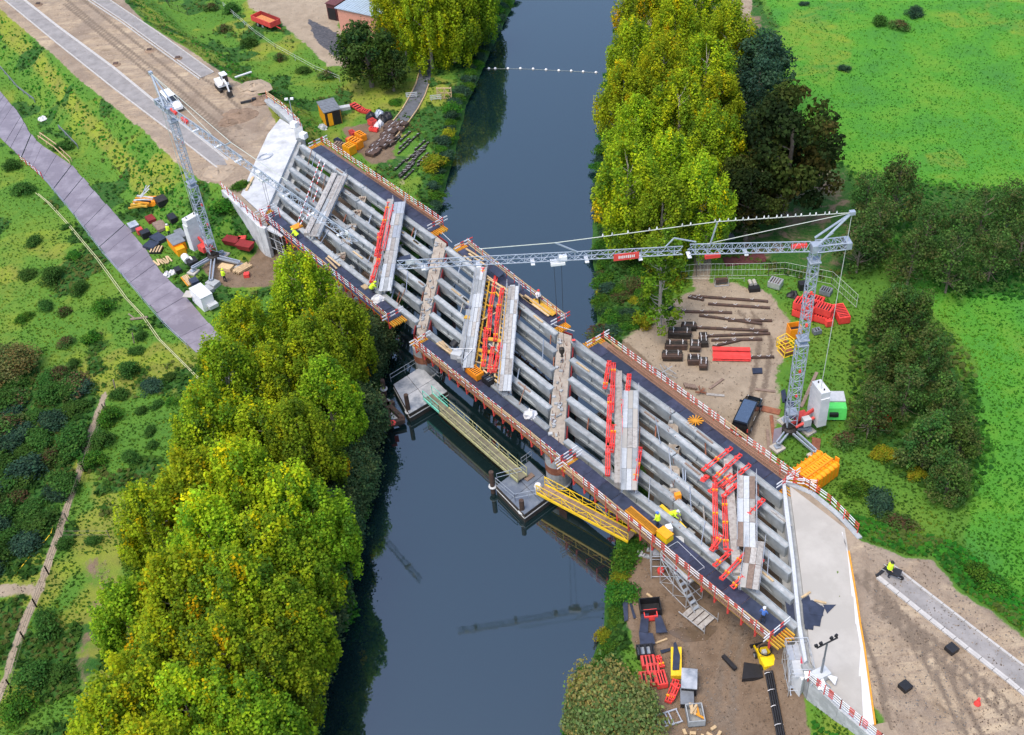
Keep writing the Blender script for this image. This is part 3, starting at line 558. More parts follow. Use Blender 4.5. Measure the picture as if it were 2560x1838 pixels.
for i, v in enumerate(np.linspace(540, 830, 50)):
    u = random.uniform(1500, 1690)
    p = P(u, v)
    if sdist(SCRUB_R, np.array([p[0]]), np.array([p[1]]))[0] > 0: continue
    ci += 1; kk = random.choice(['brown', 'dark', 'teal', 'yellow', 'green'])
    tree('scrub_bush', BUSH[kk][i % 2], (p[0], p[1], zat(p[0], p[1]) - .2), f'{kk} bush in the scrub between river and crane yard, {ordw(ci - 1)} from the top', 'bush', 'scrub above the crane yard', random.uniform(.5, .95))
# ground cover: grass tufts and weeds as stuff
rng = np.random.default_rng(99)
def cover(name, n, filt, hs, label, pal, jit=.13):
    u = rng.uniform(-150, 2710, n); v = rng.uniform(-200, 2000, n)
    d = F_[None] * FP + R_[None] * (u - 1280)[:, None] - U_[None] * (v - 919)[:, None]; t = (GZ - CH) / d[:, 2]
    X, Y = d[:, 0] * t, d[:, 1] * t; Z = height(X, Y); cv = covers(X, Y, Z); keep = filt(cv, X, Y, Z) & (Z > .35)
    X, Y, Z = X[keep], Y[keep], Z[keep]; m = len(X); s = rng.uniform(hs[0], hs[1], m)
    N = rng.normal(size=(m, 3)) * .42 + V(0, 0, 1.0); pal = np.array(pal)
    w = fbm(X, Y, 6, 77); idx = np.clip(((w - .25) / .5 * len(pal)).astype(int) + rng.integers(-1, 2, m), 0, len(pal) - 1)
    col = pal[idx] * (1 + rng.normal(size=(m, 1)) * jit)
    lu = cv[6][keep][:, None]; col = col * (1 - lu) + col * V(.78, 1.35, 1.05) * lu
    o = bpy.data.objects.new(name, quads_mesh(name, np.stack([X, Y, Z + s * (.3 if 'gravel' not in name else .1) + (.07 if 'gravel' in name else 0)], 1), N, s, col, leaf_m, .8)); COL.objects.link(o); tag(o, label, 'gravel' if 'gravel' in name else 'grass'); o['kind'] = 'stuff'
TRKP = PX(TR_R + TR_L[::-1])
def free(cv, X, Y): return (cv[0] < .3) & (cv[1] < .35) & (cv[2] < .35) & (cv[3] < .3) & (sdist(TRKP, X, Y) > .3)
cover('meadow_grass', 150000, lambda cv, X, Y, Z: free(cv, X, Y) & (cv[4] < .6), (.14, .34), 'bright green meadow grass on both sides of the river', [(.05, .125, .02), (.075, .165, .022), (.095, .20, .022), (.15, .23, .025)])
cover('tall_weeds', 110000, lambda cv, X, Y, Z: free(cv, X, Y) & (cv[4] > .3), (.3, .75), 'tall dark weeds and brambles in the rough ground', [(.035, .095, .022), (.055, .14, .025), (.08, .17, .03), (.12, .15, .04)])
SLABS = [PX([(735, 332), (760, 340), (690, 540), (662, 575), (550, 470), (600, 400), (690, 290)], DZ), PX([(1940, 1190), (2050, 1240), (2150, 1350), (2150, 1600), (2195, 1840), (2100, 1780), (2000, 1690), (1950, 1300)], DZ)]
def bare(cv, X, Y, Z): return ((cv[0] > .55) | (cv[1] > .5) | (cv[2] > .5)) & (sdist(TRKP, X, Y) > -.2) & (sdist(SLABS[0], X, Y) > .3) & (sdist(SLABS[1], X, Y) > .3)
def slope(cv, X, Y, Z): return free(cv, X, Y) & (Z > 1.9) & (Z < 5.6) & (sdist(SLABS[0], X, Y) > .8) & (sdist(SLABS[1], X, Y) > .8)
cover('slope_weeds', 90000, slope, (.3, .7), 'lush green weeds on the road embankments', [(.04, .14, .02), (.065, .21, .022), (.05, .17, .024), (.11, .15, .035)])
cover('loose_gravel', 70000, bare, (.05, .19), 'loose gravel, clods and litter on the bare building ground', [(.19, .15, .11), (.30, .235, .17), (.40, .32, .24), (.27, .25, .23)], .22)
# ---------------------------------------------------------------- bridge
LN = {'a0': ((752, 362), (683, 515)), 'ja': ((908, 469), (843, 648)), 'p1a': ((1086, 596), (1044, 805)), 'p1b': ((1115, 618), (1066, 828)), 'p2a': ((1393, 836), (1371, 1072)), 'p2b': ((1430, 850), (1412, 1100)), 'jc': ((1683, 1033), (1691, 1310)), 'a1': ((1958, 1247), (1992, 1568))}
def GP(line, k, z=DZ):
    a, b = (P(*q, DZ) for q in LN[line]); p = a + (b - a) * k / 5.0; return V(p[0], p[1], z)
BD = nrm(GP('a1', 2.5) - GP('a0', 2.5)); BN = V(-BD[1], BD[0], 0)          # along the bridge; BN points to the upper (far) edge
SK = nrm(GP('p1a', 5) - GP('p1a', 0))
bridge = thing('bridge', 'half-built road bridge of grey concrete girders crossing the river on two piers', 'bridge', tuple(GP('p1b', 2.5, 0)))
BO = np.array(bridge.location)
def girder_mesh(L):
    mb = MB(); h = 1.3; W = .32
    def sec(x0, x1, w): mb.hexa([(x0, -w, -h), (x1, -w, -h), (x1, w, -h), (x0, w, -h), (x0, -w, -.14), (x1, -w, -.14), (x1, w, -.14), (x0, w, -.14)])
    e = 1.9
    sec(0, e, W - .02); sec(L - e, L, W - .02)
    for a, b_, w0, w1 in ((e, e + .9, W - .02, .11), (L - e - .9, L - e, .11, W - .02)):
        mb.hexa([(a, -w0, -h), (b_, -w1, -h), (b_, w1, -h), (a, w0, -h), (a, -w0, -.14), (b_, -w1, -.14), (b_, w1, -.14), (a, w0, -.14)])
    sec(e + .9, L - e - .9, .11)
    mb.box((L / 2, 0, -h + .15), (L - 2 * e, .58, .3)); mb.box((L / 2, 0, -.07), (L, W * 2 + .04, .14))
    for s in (-1, 1): mb.box((L / 2, s * (W - .03), .03), (L - .04, .06, .06))
    mb.box((L / 2, 0, .008), (L - .3, .34, .012), m=1)
    for x in np.arange(3.4, L - 3, 2.2): mb.box((x, 0, -.7), (.1, .5, 1.0))
    return mb.mesh('girder', [girder_m, concrete_dk])
for a, b_ in (('a0', 'ja'), ('ja', 'p1a'), ('p1b', 'p2a'), ('p2b', 'jc'), ('jc', 'a1')):
    gme = None
    for k in range(6):
        p, q = GP(a, k), GP(b_, k); L = np.linalg.norm(q - p) - .12; d = nrm(q - p)
        if gme is None or abs(L - gl) > .12: gme = girder_mesh(L); gl = L
        o = inst('girder', gme, bridge, p + d * .06 - BO, math.atan2(d[1], d[0]))
def quadline(l, k0, k1, w, off=0):
    p, q = GP(l, k0), GP(l, k1); n = BD * w / 2; o = BD * off; return [p - n + o, p + n + o, q + n + o, q - n + o]
for a, b_ in (('p1a', 'p1b'), ('p2a', 'p2b')):
    pts = [GP(a, -.25), GP(b_, -.25), GP(b_, 5.45), GP(a, 5.45)]
    cap = MB().prism(pts, 4.05, 5.55).build('pier_cap', [concrete], bridge, BO)
    top = MB(); rnd = random.Random(5)
    c = [np.array(x) for x in pts]
    top.prism([c[0] + BD * .12, c[1] - BD * .12, c[2] - BD * .12, c[3] + BD * .12], 5.55, 5.86); top.build('pier_topping', capdirt, cap, BO)
    ln = nrm(c[3] - c[0]); Lc = np.linalg.norm(c[3] - c[0])
    for k in range(46):      # debris and starter bars on the cap
        q = c[0] + ln * rnd.uniform(.5, Lc - .5) + BD * rnd.uniform(.3, 1.7)
        if k % 2: MB().box((q[0], q[1], 5.95), (rnd.uniform(.2, .5), rnd.uniform(.15, .4), .18), rnd.uniform(0, 3)).build('rubble', concrete_dk, cap, BO)
        else: MB().tube(q + V(0, 0, -.1), q + V(rnd.uniform(-.2, .2), rnd.uniform(-.2, .2), .55), .03, 4).build('starter_bar', rebar, cap, BO)
    for k in (.15, 5.25):
        q = (GP(a, k) + GP(b_, k)) / 2; st = MB(); st.lathe([(1.35, -1.5), (1.35, .15), (1.22, .2), (1.22, 2.5), (1.25, 2.55), (1.25, 4.05)], 20, (q[0], q[1], 0)); col = st.build('pier_column', concrete, bridge, BO)
        MB().lathe([(1.27, 2.1), (1.27, 3.05)], 20, (q[0], q[1], 0)).build('band', rust, col, BO)
    for k in range(5):
        for l, s in ((b_, .14), (a, -.14)):
            p0, p1 = GP(l, k + .22), GP(l, k + .78)
            if s > 0 or k % 2: MB().prism([p0 + BD * s, p1 + BD * s, p1 + BD * s * 2.0, p0 + BD * s * 2.0], 3.4, 5.7).build('formwork_panel', rustred if s > 0 else rust, bridge, BO)
    for k, w in ((5.62, rust), (-.42, rustred)):
        p0, p1 = GP(a, k), GP(b_, k); MB().prism([p0, p1, p1 + SK * .12, p0 + SK * .12], 2.6, 5.75).build('formwork_panel', w, bridge, BO)
    p0, p1 = GP(a, 4.75), GP(a, 5.6); MB().prism([p0 - BD * .35, p1 - BD * .35, p1 - BD * .5, p0 - BD * .5], 2.2, 5.6).build('formwork_panel', rustred, bridge, BO)
for l in ('ja', 'jc'):
    MB().prism(quadline(l, -.3, 5.3, 1.3), 4.1, 4.72).build('crosshead', concrete_dk, bridge, BO)
    for k in range(6):
        q = GP(l, k); MB().box((q[0], q[1], 2.7), (1.0, 1.0, 2.9), math.atan2(BD[1], BD[0])).build('support_column', concrete, bridge, BO)
        if k < 5:
            q2 = GP(l, k + .5); MB().box((q2[0], q2[1], 4.9), (1.0, 1.6, .5), math.atan2(SK[1], SK[0]) + 1.57).build('diaphragm_base', capdirt, bridge, BO)
        b = MB()
        for j in range(5):
            e = q + V(random.uniform(-.5, .5), random.uniform(-.8, .8), -.6); b.tube(e, e + V(random.uniform(-.2, .2), random.uniform(-.2, .2), .75), .03, 4)
        b.build('starter_bars', rebar, bridge, BO)['kind'] = 'stuff'
def footing_grid():          # extra props and low walls on the ground beneath the land spans
    for l, kk in (('ja', (.5, 1.5, 2.5, 3.5, 4.5)), ('jc', (.5, 1.5, 2.5, 3.5, 4.5))):
        for k in kk:
            for off in (-2.3, 2.2):
                q = GP(l, k) + BD * off; MB().box((q[0], q[1], 3.1), (.28, .28, 3.3)).build('shoring_post', galv, bridge, BO)
            q = GP(l, k) + BD * 2.2; q2 = GP(l, k) - BD * 2.3; MB().beam(V(q[0], q[1], 1.8), V(q2[0], q2[1], 4.4), .12).build('brace', galv, bridge, BO)
rebarc = mat('bare_rebar', (.28, .14, .08), .8, .3, 5)
footing_grid()
for l in ('ja', 'jc'):       # paired grey columns and clutter under the girder joints
    for k in range(5):
        for off in (-1.75, 1.55):
            q = GP(l, k + .5) + BD * off; MB().box((q[0], q[1], 2.85), (.85, 1.25, 2.9), math.atan2(BD[1], BD[0])).build('support_column', concrete, bridge, BO)
        q = GP(l, k + .5); MB().box((q[0], q[1], 1.6), (4.2, 1.7, .5), math.atan2(BD[1], BD[0])).build('footing', concrete_dk, bridge, BO)
        for i in range(3): q = GP(l, k + random.uniform(.25, .75)) + BD * random.uniform(-.6, .6); MB().box((q[0], q[1], 5.2), (random.uniform(.25, .6), random.uniform(.2, .5), .3), random.uniform(0, 3)).build('rubble', random.choice([capdirt, concrete, plank_br]), bridge, BO)
for i in range(46):          # loose timbers and blocks lying on the ground below the land spans
    l, a, b_ = random.choice((('a0', 2, 13), ('ja', 2.5, 12), ('jc', -12, -2), ('jc', 2, 12))); q = GP(l, random.uniform(.1, 4.9)) + BD * random.uniform(a, b_); r = random.uniform(0, 3.1)
    MB().box((q[0], q[1], 1.72), (random.uniform(.8, 2.4), random.uniform(.15, .7), .25), r).build('ground_clutter', random.choice([plank_gy, concrete, plank_br, galv, concrete_dk, palegrey]), bridge, BO)
for i in range(90):          # tubes, timbers and ties lying across the girder tops
    a, b_ = random.choice((('a0', 'ja'), ('ja', 'p1a'), ('p1b', 'p2a'), ('p2b', 'jc'), ('jc', 'a1'))); k = random.randint(0, 4); f = random.uniform(.05, .95)
    q0, q1 = GP(a, k) * (1 - f) + GP(b_, k) * f, GP(a, k + 1) * (1 - f) + GP(b_, k + 1) * f; e = BD * random.uniform(-.8, .8)
    if i % 3 == 0: MB().beam(q0 + V(0, 0, -.5), q1 + e * .3 + V(0, 0, -.5), .12, .16).build('tie', random.choice([galv, rust, plank_gy]), bridge, BO)
    elif i % 3 == 1: MB().tube(q0 - (q1 - q0) * .1 + V(0, 0, .12), q1 + e + V(0, 0, .14), .045, 5).build('loose_tube', random.choice([galv, alu, rebarc]), bridge, BO)
    else: d_ = nrm(GP(b_, k) - GP(a, k)); MB().beam(q0 + V(0, 0, .1), q0 + d_ * random.uniform(.8, 2.5) + V(0, 0, .1), .18, .08).build('loose_timber', random.choice([wood, plank_br, plank_gy]), bridge, BO)
# abutments
def pxs(pts, z): return [P(u, v, z) for u, v in pts]
abl = pxs([(735, 332), (752, 352), (683, 528), (662, 565), (600, 500), (690, 300)], DZ)
ab = MB().prism(abl, .8, 5.62).build('abutment', concrete_dk, bridge, BO)
MB().prism(pxs([(700, 297), (740, 322), (746, 345), (728, 385), (676, 505), (660, 540), (602, 487), (640, 400), (670, 335)], DZ), 5.62, 6.02).build('approach_slab', concrete_lt, bridge, BO)
abr = pxs([(1957, 1208), (2050, 1273), (2112, 1321), (2121, 1378), (2140, 1491), (2160, 1618), (2188, 1813), (2140, 1790), (2045, 1700), (2028, 1690), (2014, 1640), (1972, 1300)], DZ)
ab2 = MB().prism(abr, .8, 5.72).build('abutment', concrete, bridge, BO)
MB().prism(pxs([(1974, 1215), (2050, 1273), (2112, 1321), (2121, 1378), (2140, 1491), (2160, 1618), (2186, 1811), (2132, 1780), (2060, 1708), (2026, 1652), (2020, 1580), (1998, 1400)], DZ), 5.72, 6.0).build('approach_slab', concrete_rt, bridge, BO)
sd_ = [(2106, 1330), (2121, 1378), (2140, 1491), (2150, 1560), (2160, 1618), (2170, 1690), (2187, 1812)]
b = MB(); w_ = [0, 3, 6, 9, 8, 17, 24]
for i in range(len(sd_) - 1):
    a0, a1 = sd_[i], sd_[i + 1]; b.prism(pxs([(a0[0] - 2, a0[1]), (a1[0] - 2, a1[1]), (a1[0] - w_[i + 1] - random.uniform(0, 6), a1[1]), (a0[0] - w_[i], a0[1])], DZ), 6.0, 6.006)
b.build('residue_strip', white_sediment, ab2, BO)
b = MB()
for a0, a1 in zip(sd_[1:-1], sd_[2:]): b.beam(P(a0[0] + 1, a0[1], 6.05), P(a1[0] + 1, a1[1], 6.05), .12, .14)
b.build('edge_board', orangebeam, ab2, BO)
bw = pxs([(1956, 1206), (1964, 1206), (1987, 1400), (2003, 1560), (2018, 1650), (2011, 1656), (1996, 1580), (1978, 1400), (1962, 1280)], DZ + .35); MB().prism(bw, 4.4, DZ + .3).build('back_wall', palegrey, bridge, BO)
for i in range(5):
    p, q = GP('a1', i + .25), GP('a1', i + .75); MB().prism([p + BD * .05, q + BD * .05, q + BD * .5, p + BD * .5], 3.6, 5.2).build('bearing_ledge', concrete_dk, bridge, BO)
MB().prism([GP('a0', -.3) - BD * .4, GP('a0', 5.2) - BD * .4, GP('a0', 5.2) + BD * .9, GP('a0', -.3) + BD * .9], 1.0, 4.7).build('bearing_shelf', concrete_dk, bridge, BO)
MB().prism([GP('a1', -.3) - BD * .9, GP('a1', 5.2) - BD * .9, GP('a1', 5.2) + BD * .4, GP('a1', -.3) + BD * .4], 1.0, 4.7).build('bearing_shelf', concrete_dk, bridge, BO)
# wing walls with sand behind
def wing(pts, top, base, lab, th=.5, m=concrete, fill=None):
    t = thing('wing_wall', lab, 'wall', tuple(P(*pts[0], top) - V(0, 0, top)))
    o = np.array(t.location)
    for a, b_ in zip(pts[:-1], pts[1:]):
        p, q = P(*a, top), P(*b_, top); n = nrm(np.cross(q - p, V(0, 0, 1))) * th / 2
        MB().prism([p - n, p + n, q + n, q - n], base, top + random.uniform(0, .01)).build('wall_panel', m, t, o)
    if fill: MB().prism(pxs(fill, DZ - .05), 1.2, DZ - .05).build('fill', sandm, t, o)
    return t
wing([(557, 474), (600, 515), (650, 565), (664, 570)], DZ + .1, .8, 'grey concrete wing wall holding the left approach on the crane side', m=concrete_lt, fill=[(560, 470), (652, 556), (664, 548), (612, 498), (590, 400), (560, 440), (520, 440)])
wing([(660, 243), (702, 272), (744, 312), (750, 345)], DZ + .3, .8, 'pale concrete wing wall on the far side of the left approach', th=1.2)
wing([(2010, 1658), (2030, 1700), (2100, 1768), (2200, 1852), (2300, 1930)], DZ - .02, .8, 'stained grey concrete wing wall below the right approach near the bottom edge', m=concrete_dk, fill=[(2026, 1692), (2100, 1760), (2205, 1850), (2290, 1920), (2240, 1800), (2186, 1812), (2135, 1785)])
wing([(1957, 1202), (2030, 1232), (2100, 1290), (2150, 1345)], DZ + .02, .8, 'low concrete wall under the striped rail on the far side of the right approach', m=concrete, fill=[(1960, 1206), (2030, 1236), (2148, 1348), (2150, 1400), (2122, 1380), (2110, 1322), (2048, 1272)])
MB().prism(pxs([(1990, 1600), (2018, 1640), (2024, 1678), (2006, 1700), (1985, 1670), (1980, 1625)], DZ - .4), .8, 5.5).build('cheek_wall', concrete_lt, bridge, BO)
MB().prism(pxs([(2004, 1628), (2012, 1640), (2008, 1664), (2001, 1656)], DZ - .38), 5.4, 5.63).build('paint_mark', mat('red_spray_mark', (.45, .05, .08), .8), bridge, BO)
# in-situ cross beams cast between the girders
for a, b_, w in (((838, 440), (768, 590), .75), ((978, 505), (930, 720), .85), ((1546, 935), (1546, 1215), .75), ((1818, 1155), (1842, 1440), .75)):
    p, q = P(*a, 5.98), P(*b_, 5.98); MB().beam(p, q, w, .95).build('cross_beam', plank_gy, bridge, BO)
for a, b_, z in (((1200, 665), (1150, 905), 6.0), ((1282, 720), (1262, 990), 6.0)):
    p, q = P(*a, z), P(*b_, z); MB().beam(p, q, .6, .9).build('cross_beam', concrete, bridge, BO)
# ---------------------------------------------------------------- edge platforms with striped guard rails
def stripes(mb, p, q, w=.04, h=.085, n=None, off=0):
    L = np.linalg.norm(q - p); n = n or max(2, int(round(L / .62)))
    e = [0.0]
    for i in range(n): e.append(e[-1] + (.62 if (i + off) % 2 == 0 else .38))
    for i in range(n): mb.beam(p + (q - p) * e[i] / e[-1], p + (q - p) * e[i + 1] / e[-1], w, h, (i + off) % 2)
def guard(t, o, pts, z, posts=2.0, levels=(.45, .85, 1.1), timber=0.0, bracket=False, out=None, hp=1.25):
    """striped rails on red posts along world points (x, y)"""
    for p, q in zip(pts[:-1], pts[1:]):
        p = V(p[0], p[1], z); q = V(q[0], q[1], z); L = np.linalg.norm(q - p); n = max(1, int(round(L / 3.0)))
        for i in range(n):
            a, b_ = p + (q - p) * i / n, p + (q - p) * (i + 1) / n
            for j, lv in enumerate(levels):
                mb = MB(); jz = random.uniform(-.04, .04); a2, b2 = a + V(0, 0, lv + jz), b_ + V(0, 0, lv + random.uniform(-.04, .04))
                if random.random() < timber: mb.beam(a2, b2, .05, .16); mb.build('guard_rail', wood, t, o)
                else: stripes(mb, a2, b2, off=0); mb.build('guard_rail', [white, red], t, o)
        n = max(1, int(round(L / posts)))
        for i in range(n + 1):
            a = p + (q - p) * i / n; MB().tube(a + V(0, 0, -.2), a + V(0, 0, hp), .05, 6).build('post', red, t, o)
            if bracket:
                mb = MB(); mb.beam(a + V(0, 0, -.05), a + V(0, 0, -.95), .14, .14); mb.beam(a + V(0, 0, -.9), a - out * 1.3 + V(0, 0, -.3), .12, .12); mb.beam(a + V(0, 0, -.25) + out * .1, a - out * 1.8 + V(0, 0, -.25), .1, .14); mb.build('bracket', red, t, o)
def platform(k, l0, f0, l1, f1, lab, width=1.9, comb=0.0, bars=(0, 1), timber=0.1, ends=(1.1, 1.1), outlev=(.45, .8, 1.12), zoff=0.0):
    up = k == 0; out = BN if up else -BN
    def pt(l, f): return GP(l, k) + BD * f + out * .5
    p, q = pt(l0, f0), pt(l1, f1); L = np.linalg.norm(q - p); d = nrm(q - p); out = nrm(out - d * (out @ d)); z = DZ - .12 + zoff
    t = thing('edge_platform', lab, 'work platform', tuple(V(p[0], p[1], z)), 0, 'work platforms along the bridge edges'); o = np.array(t.location)
    n = int(L / 1.9)
    for i in range(n):
        a, b_ = p + d * (L * i / n + .015), p + d * (L * (i + 1) / n - .015); zz = z + random.uniform(0, .03)
        MB().prism([a, b_, b_ + out * (width - comb), a + out * (width - comb)], zz - .04, zz).build('deck_panel', random.choice([film, film, filmblue]), t, o)
    m = 8
    for i in range(m):
        s = out * (.12 + (width - .2) * i / (m - 1)); MB().beam(p + s - d * ends[0] * random.uniform(.85, 1.05) + V(0, 0, z - 6.0 - .14), q + s + d * ends[1] * random.uniform(.85, 1.05) + V(0, 0, z - 6.0 - .14), .1, .2).build('timber_beam', random.choice([ply, orangebeam]), t, o)
    e0, e1 = p + out * (width - .05), q + out * (width - .05)
    guard(t, o, [e0, e1], z, 1.55, outlev, timber, True, out)
    for e, f in ((p, 1), (q, -1)):
        mb = MB(); 
        for lv in (.6, 1.05): stripes(mb, e + d * f * .05 - out * .3 + V(0, 0, z - 6 + lv), e + d * f * .05 + out * (width + .7) + V(0, 0, z - 6 + lv), .05, .14)
        mb.build('end_rail', [white, red], t, o)
    if comb:
        MB().prism([p + out * (width - comb + .02) + d * .3, q + out * (width - comb + .02) - d * .3, q + out * width - d * .3, p + out * width + d * .3], z - .12, z - .02).build('edge_formwork', brownf, t, o)
        mb = MB(); a = max(bars[0] * L, .4)
        while a < bars[1] * L - .3:
            c = p + d * a + out * (width - comb + .1) + V(0, 0, z - 6); c2 = c + out * (comb - .12); mb.tube(c + V(0, 0, .32), c2 + V(0, 0, .36), .028, 4, cap=False); mb.tube(c, c + V(0, 0, .34), .026, 4, cap=False); mb.tube(c2, c2 + V(0, 0, .5), .026, 4, cap=False); a += .2
        for e in (.15, comb * .5, comb - .1): mb.tube(p + out * (width - comb + e) + d * bars[0] * L + V(0, 0, z - 5.62), q + out * (width - comb + e) + V(0, 0, z - 5.62), .024, 4)
        mb.build('rebar_cage', rebarlt, t, o)['kind'] = 'stuff'; bars = (0, 0)
    mb = MB(); a = bars[0] * L
    while a < bars[1] * L:
        c = p + d * a + out * (width - .28); mb.tube(c + V(0, 0, z - 6), c + out * .1 + V(0, 0, z - 6 + .55), .022, 4, cap=False); c2 = c + out * .16; mb.tube(c2 + V(0, 0, z - 6), c2 + V(0, 0, z - 6 + .4), .022, 4, cap=False); a += .16
    if mb.v: mb.tube(p + out * (width - .24) + d * bars[0] * L + V(0, 0, z - 5.6), p + out * (width - .24) + d * bars[1] * L + V(0, 0, z - 5.6), .03, 4); mb.build('starter_bars', rebar, t, o)['kind'] = 'stuff'
    return t, p, d, out, L, z
brownf = mat('brown_shutter_board', (.20, .12, .08), .8, .3, 3); rebarlt = mat('rusty_rebar_cage', (.40, .20, .12), .8, .25, 5)
PL = {}
PL['ua'] = platform(0, 'a0', 2.0, 'p1a', -1.6, 'dark decked platform with striped rails on the far edge of the left span', bars=(.4, 1), timber=.1, width=2.1, comb=.45)
PL['ub'] = platform(0, 'p1b', 1.6, 'p2a', -1.2, 'platform with loose timber sheets on the far edge of the middle span', bars=(0, 0), timber=.75, width=1.7)
PL['uc'] = platform(0, 'p2b', 2.2, 'a1', -1.0, 'long dark platform on the far edge of the right spans beside the crane yard', bars=(.05, .97), timber=.05, width=2.2, comb=.85)
PL['la'] = platform(5, 'a0', 1.0, 'p1a', -2.4, 'dark decked platform on the near edge of the left span above the poplars', bars=(0, 0), timber=.3)
PL['lb'] = platform(5, 'p1b', 1.2, 'p2b', 2.2, 'cluttered platform on the near edge of the middle span over the barges', bars=(.15, .9), timber=.45, comb=.5)
PL['lc'] = platform(5, 'p2b', 2.8, 'a1', -.6, 'long dark platform on the near edge of the right spans above the muddy yard', bars=(.05, .97), timber=.35, width=2.2, comb=.7)
def railline(lab, pts, z, **k):
    w = [P(u, v, z) for u, v in pts]; t = thing('guard_railing', lab, 'railing', tuple(w[0])); guard(t, np.array(t.location), w, z, **k); return t
railline('striped guard railing along the near wing wall of the left approach', [(556, 474), (603, 517), (652, 566)], DZ + .1)
railline('timber-striped guard railing on the far wing wall of the left approach', [(668, 246), (706, 272), (752, 316)], DZ + .3, timber=.6)
railline('short striped railing crossing the corner of the left abutment', [(655, 566), (700, 540)], DZ + .1)
railline('striped guard railing beside the orange container on the right approach', [(1950, 1182), (2022, 1224), (2075, 1262), (2143, 1332)], DZ + .05)
railline('striped guard railing above the stained wing wall at the bottom right', [(2020, 1700), (2100, 1772), (2200, 1856), (2260, 1905)], DZ, levels=(.3, .6, .9, 1.15))
railline('inner striped railing behind the orange container', [(1962, 1212), (2040, 1222)], DZ + .05)
# ---------------------------------------------------------------- cross walkways over the girders
def walkway(lab, a, b_, z, lanes, mats, w=1.3, rail=True, seg=2.4):
    p, q = P(*a, z), P(*b_, z); d = nrm(q - p); n = V(-d[1], d[0], 0); L = np.linalg.norm(q - p); t = thing('cross_walkway', lab, 'walkway', tuple(p), 0, 'plank walkways laid across the girders'); o = np.array(t.location)
    m = max(1, int(L / seg)); lw = w / lanes
    for j in range(lanes):
        for i in range(m):
            c = n * (-w / 2 + lw * (j + .5)); zz = V(0, 0, random.uniform(0, .04)); MB().beam(p + c + d * (L * i / m + .02) + zz, p + c + d * (L * (i + 1) / m - .02) + zz, lw - .03, .06).build('plank', random.choice(mats), t, o)
    for s in (-1, 1):
        MB().beam(p + n * s * (w / 2 - .1) - V(0, 0, .22), q + n * s * (w / 2 - .1) - V(0, 0, .22), .12, .3).build('bearer', galv, t, o)
    if rail:
        for s in (-1, 1):
            mb = MB(); e = n * s * (w / 2 + .05)
            for lv in (.5, 1.0): mb.tube(p + e + V(0, 0, lv), q + e + V(0, 0, lv), .028, 5)
            for i in range(m + 1): c = p + e + d * L * i / m; mb.tube(c - V(0, 0, .3), c + V(0, 0, 1.05), .03, 5)
            mb.build('side_rail', alu, t, o)
    return t
GY = [plank_gy, concrete, palegrey]
walkway('grey plank walkway across the first left span next to the white approach slab', (856, 440), (785, 592), 6.75, 3, GY)
walkway('grey walkway with metal lids across the left span beside the red prop cluster', (1000, 505), (962, 728), 6.75, 3, GY + [alu], w=1.5)
walkway('pale walkway on the left side of the yellow formwork bay in the middle span', (1206, 668), (1170, 920), 6.85, 3, [palegrey, plank_gy, concrete], w=1.2)
walkway('pale walkway on the right side of the yellow formwork bay in the middle span', (1284, 716), (1262, 978), 6.9, 3, [palegrey, plank_gy], w=1.3)
walkway('pale walkway across the third span, the one standing alone with red props on both sides', (1577, 976), (1572, 1226), 7.0, 3, [palegrey, concrete_rt, plank_gy, concrete], w=1.5)
walkway('brown and grey plank walkway across the last span, upper length', (1866, 1190), (1866, 1368), 7.0, 3, [plank_br, plank_gy, palegrey], w=1.6)
walkway('brown plank walkway across the last span, lower length near the dark platform', (1888, 1352), (1872, 1472), 6.95, 3, [plank_br, plank_gy, concrete_rt], w=1.6)
# ---------------------------------------------------------------- red steel props
def propset(lab, a, b_, z0, z1, m=(neonred, amber), grp='red steel props lying across the girders', w=.34, r=.062):
    p, q = P(*a, z0), P(*b_, z1); d = nrm(q - p); n = nrm(np.cross(d, V(0, 0, 1))); t = thing('steel_prop', lab, 'prop', tuple((p + q) / 2), 0, grp); o = np.array(t.location); L = np.linalg.norm(q - p)
    for s, e in ((-.5, V(0, 0, 0)), (.5, V(0, 0, .02)), (0, V(0, 0, .22))):
        f = random.uniform(0, .06); MB().tube(p + n * s * w + e + d * L * f, q + n * s * w + e - d * L * random.uniform(0, .06), r, 6).build('tube', m[0], t, o)
    for f in ((.25, .75) if L < 4 else (.15, .5, .85)):
        c = p + d * L * f + V(0, 0, .08); MB().box(c, (.12, w + .14, .3), math.atan2(d[1], d[0])).build('clamp', m[1] if random.random() < .4 else m[0], t, o)
    for c in (p, q): MB().beam(c - d * .03 + V(0, 0, .05), c + d * .03 + V(0, 0, .05), w + .1, .26).build('end_plate', m[0], t, o)
    return t
